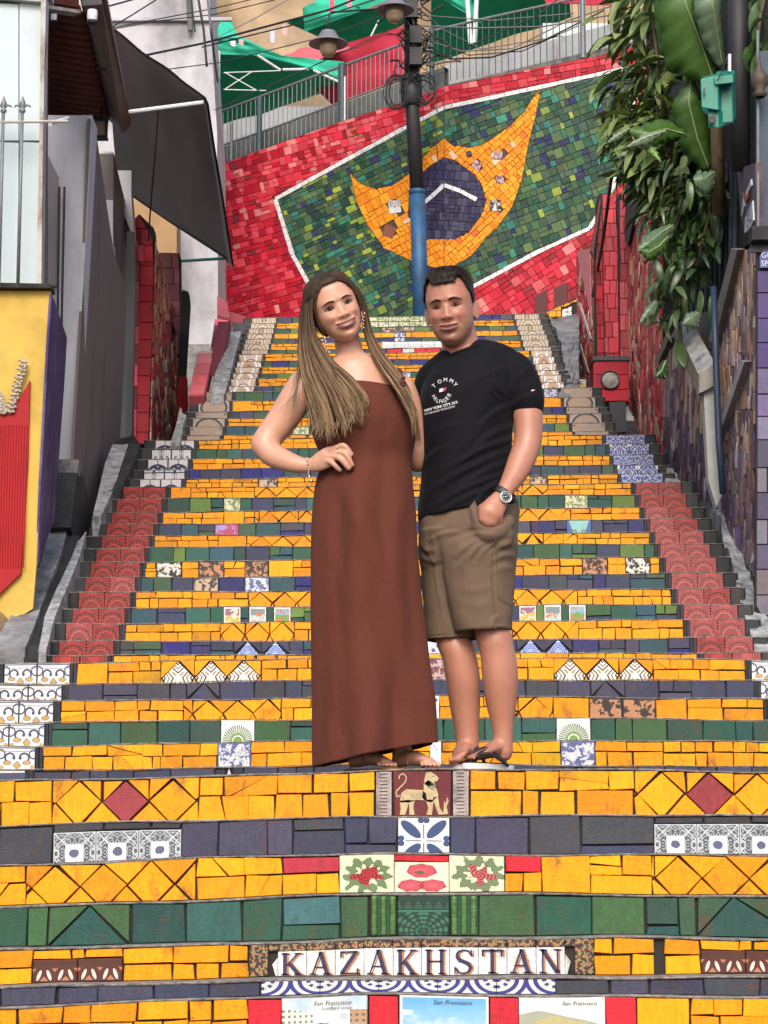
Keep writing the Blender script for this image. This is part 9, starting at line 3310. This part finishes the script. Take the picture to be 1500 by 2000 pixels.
# shorts
SHc = [(817, 1012, 975, 0.0, 0.132, 0.13, 0.03), (817, 1013, 1010, 0.0, 0.140, 0.138, 0.03), (818, 1012, 1050, 0, 0.140, 0.14, 0.03), (821, 1010, 1085, 0, 0.122, 0.125, 0.03), (824, 1006, 1110, 0, 0.085, 0.09, 0.03)]
pel = ringloft(densify(SHc, 3), YM, n=48)
lR = ringloft(densify([(862, 1011, 1045, 0, 0.120, 0.10, 0.01), (852, 1011, 1075, 0, 0.132, 0.12, 0.0), (858, 1007, 1120, 0, 0.118, 0.115, 0.0), (869, 1003, 1180, 0, 0.108, 0.108, 0.0), (880, 1000, 1215, -0.02, 0.104, 0.106, 0.0), (888, 1000, 1236, -0.06, 0.103, 0.106, 0.0)], 4), YM, n=48)
lL = ringloft(densify([(818, 900, 1040, 0, 0.14, 0.10, 0.04), (818, 910, 1075, 0, 0.135, 0.12, 0.06), (822, 918, 1120, 0, 0.105, 0.11, 0.07), (826, 924, 1190, 0, 0.09, 0.10, 0.075), (828, 930, 1230, -0.02, 0.088, 0.10, 0.075), (830, 934, 1252, -0.03, 0.088, 0.10, 0.075)], 4), YM, n=48)
bulge = [limb([(928, 1022, -0.095, 17, 0.9), (943, 1034, -0.112, 19, 1.0), (958, 1044, -0.118, 20, 1.0), (974, 1036, -0.108, 19, 1.0), (990, 1018, -0.085, 17, 0.9)], YM),
         limb([(924, 985, -0.10, 9, 1.2), (928, 1005, -0.112, 10, 1.2), (936, 1025, -0.118, 11, 1.1)], YM), limb([(940, 1050, -0.09, 24, 1.0), (962, 1058, -0.09, 26, 1.0), (985, 1045, -0.08, 22, 1.0)], YM)]
sm_ = remesh([pel, lR, lL] + bulge, 0.005, 5, 'shorts')
co = get_co(sm_).astype(np.float64); no = get_no(sm_).astype(np.float64)
qx, qy = px_coords(co)
disp = np.zeros(len(co))
for a, b, w, amp in (((960, 1042), (880, 1060), 5, .006), ((962, 1044), (890, 1085), 6, .006), ((965, 1050), (900, 1105), 6, .005), ((968, 1060), (930, 1100), 5, .005), ((1008, 1060), (965, 1080), 6, .006), ((1005, 1085), (965, 1095), 6, .005),
                     ((1002, 1110), (960, 1120), 7, .004), ((856, 1060), (887, 1240), 5, -.010), ((965, 1080), (975, 1225), 4, -.004), ((820, 1060), (850, 1075), 6, .005), ((822, 1085), (860, 1095), 6, .004), ((830, 1040), (850, 1100), 5, .004),
                     ((900, 1150), (960, 1145), 8, .002), ((905, 1180), (965, 1175), 9, .002), ((980, 1200), (960, 1225), 5, .004), ((900, 1040), (840, 1055), 5, .004), ((975, 1150), (998, 1180), 5, .004), ((940, 1055), (905, 1135), 6, .003)):
 disp += fold_line(qx, qy, a, b, w, amp)
disp *= np.clip(-no[:, 1] * 2, 0, 1)
disp += np.array([noise.noise(Vector((float(c[0]) * 20, float(c[1]) * 20, float(c[2]) * 16))) for c in co]) * 0.0035
# open the legs: hollow the bottom faces upward so that the hem reads as an opening
bot = no[:, 2] < -0.75
co2 = co + no * disp[:, None]
co2[bot, 2] += 0.02
set_co(sm_, co2)
M['khaki'] = cloth_mat('brown_twill', (0.150, 0.103, 0.073), 900, 0.2, 0.85)
so_ = finish(sm_, 'shorts', M['khaki'], man)
bvh_s = BVHTree.FromPolygons([v.co.copy() for v in sm_.vertices], [tuple(p.vertices) for p in sm_.polygons])
tube_on(bvh_s, [(926, 978), (934, 1005), (944, 1026)], 0.0035, 'pocket_edge', M['khaki'], man, off=0.001)
tube_on(bvh_s, [(889, 1228), (940, 1224), (996, 1222)], 0.0016, 'hem_stitch', M['khaki'], man, off=0.0005)
tube_on(bvh_s, [(968, 1052), (972, 1130), (976, 1220)], 0.0022, 'side_seam', M['khaki'], man, off=0.0)
tube_on(bvh_s, [(833, 1240), (885, 1236)], 0.0016, 'hem_stitch', M['khaki'], man, off=0.0005)
# watch
wt = MB()
c = at(982, 966, YM - 0.115)
ax = Vector((-0.62, -0.30, -0.75)).normalized()
a_ = ax.cross(Vector((0, 1, 0))).normalized(); b_ = ax.cross(a_).normalized()
V, Fc = [], []
nn = 28
for i in range(nn):
 q = 2 * PI * i / nn
 for w_ in (-0.011, 0.011):
  for rr in (0.0, 0.003):
   V.append(tuple(c + a_ * math.cos(q) * (0.031 + rr) + b_ * math.sin(q) * (0.026 + rr) + ax * w_))
for i in range(nn):
 a4, b4 = i * 4, ((i + 1) % nn) * 4
 Fc += [(a4 + 1, b4 + 1, b4 + 3, a4 + 3), (a4, a4 + 2, b4 + 2, b4), (a4, b4, b4 + 1, a4 + 1), (a4 + 2, a4 + 3, b4 + 3, b4 + 2)]
o = mesh_obj('watch_strap', V, Fc, simple('black_watch_strap', (0.02, 0.022, 0.022), 0.45, 0.2, 60), None, smooth=False); o.parent = man; o.location = -man.location
dc = at(988, 971, YM - 0.147)
dn_ = Vector((0.18, -0.95, 0.12)).normalized()
o = MB().lathe([(0.0, -0.004), (0.0205, -0.004), (0.0215, 0.0), (0.0205, 0.005), (0.0175, 0.0062), (0.0170, 0.0045)], dc, 32, axis=dn_).obj('watch_case', M['silver'], None, smooth=True); o.parent = man; o.location = -man.location
o = MB().lathe([(0.0, 0.0048), (0.0172, 0.0047), (0.0172, 0.0040)], dc, 32, axis=dn_).obj('watch_dial', simple('black_dial', (0.008, 0.012, 0.014), 0.15, 0.1, 60, bstr=0), None); o.parent = man; o.location = -man.location
mk = MB()
ux = dn_.cross(Vector((0, 0, 1))).normalized(); uy = ux.cross(dn_).normalized()
for i in range(12):
 q = 2 * PI * i / 12
 r_v = ux * math.cos(q) + uy * math.sin(q)
 t_v = dn_.cross(r_v)
 p = dc + dn_ * 0.0052
 mk.add([p + r_v * 0.0105 + t_v * 0.0007, p + r_v * 0.0152 + t_v * 0.0010, p + r_v * 0.0152 - t_v * 0.0010, p + r_v * 0.0105 - t_v * 0.0007], [(0, 1, 2, 3)])
for q, L in ((0.05, 0.012), (2.3, 0.009)):
 r_v = ux * math.cos(q) + uy * math.sin(q); t_v = dn_.cross(r_v); p = dc + dn_ * 0.0055
 mk.add([p + t_v * 0.0008, p + r_v * L + t_v * 0.0004, p + r_v * L - t_v * 0.0004, p - t_v * 0.0008], [(0, 1, 2, 3)])
o = mk.obj('watch_markers', M['print_white'], None); o.parent = man; o.location = -man.location
# flip-flops
M['sole_white'] = simple('white_rubber_sole', (0.70, 0.69, 0.68), 0.6, 0.15, 30, bstr=.1)
M['strap_black'] = simple('black_rubber_strap', (0.02, 0.012, 0.012), 0.5, 0.2, 30, bstr=.1)
def flipflop(heel, toe, root, hw=0.043):
 h_, t_ = Vector(heel), Vector(toe)
 h_.z = t_.z = ZF + 0.004
 ax_ = (t_ - h_); L = ax_.length; ax_.normalize()
 sdv = ax_.cross(Vector((0, 0, 1))).normalized()
 out = []
 n = 36
 for i in range(n):
  q = 2 * PI * i / n
  u_ = math.cos(q); v_ = math.sin(q)
  w = hw * (0.80 + 0.20 * (u_ + 1) / 2) * (1 - 0.10 * math.exp(-(u_ / 0.3) ** 2))
  out.append(h_ + ax_ * (L * (0.5 + 0.5 * u_ * 1.0)) + sdv * (w * (abs(v_) ** 0.8) * (1 if v_ > 0 else -1)))
 for lo, hi, mt, nm in ((0.0, 0.022, M['sole_white'], 'sole'), (0.0222, 0.026, M['strap_black'], 'footbed')):
  sc_ = 1.0 if nm == 'sole' else 0.97
  ce = sum(out, Vector()) / n
  pp = [ce + (p - ce) * sc_ for p in out]
  V = [tuple(p + Vector((0, 0, lo))) for p in pp] + [tuple(p + Vector((0, 0, hi))) for p in pp]
  Fc = [tuple(reversed(range(n))), tuple(range(n, 2 * n))] + [(i, (i + 1) % n, n + (i + 1) % n, n + i) for i in range(n)]
  o = mesh_obj(nm, V, Fc, mt, None); o.parent = root; o.location = -root.location
 return h_, t_, ax_, sdv
h_, t_, ax_, sdv = flipflop(at(1000, 1496, YM + 0.06), at(908, 1496, YM - 0.145), man)
o = MB().tube(cat([t_ - ax_ * 0.05 + Vector((0, 0, 0.02)), t_ - ax_ * 0.058 + Vector((0, 0, 0.062)), t_ - ax_ * 0.10 + sdv * 0.02 + Vector((0, 0, 0.072)), t_ - ax_ * 0.17 + sdv * 0.044 + Vector((0, 0, 0.026))], 5), 0.006, 8).obj('toe_strap', M['strap_black'], None, smooth=True); o.parent = man; o.location = -man.location
o = MB().tube(cat([t_ - ax_ * 0.058 + Vector((0, 0, 0.062)), t_ - ax_ * 0.10 - sdv * 0.02 + Vector((0, 0, 0.072)), t_ - ax_ * 0.17 - sdv * 0.044 + Vector((0, 0, 0.026))], 5), 0.006, 8).obj('toe_strap', M['strap_black'], None, smooth=True); o.parent = man; o.location = -man.location
for q_ in ([(931, 1480, -.145), (938, 1473, -.135), (955, 1473, -.125), (975, 1482, -.085), (992, 1496, -.035)], [(931, 1480, -.145), (936, 1472, -.125), (948, 1466, -.10), (962, 1462, -.06)]):
 o = MB().tube(cat([at(a_q, b_q, YM + c_q) for a_q, b_q, c_q in q_], 5), 0.0055, 8).obj('toe_strap', M['strap_black'], None, smooth=True); o.parent = man; o.location = -man.location
h_, t_, ax_, sdv = flipflop(at(918, 1496, YM + 0.16), at(893, 1498, YM - 0.05), man)
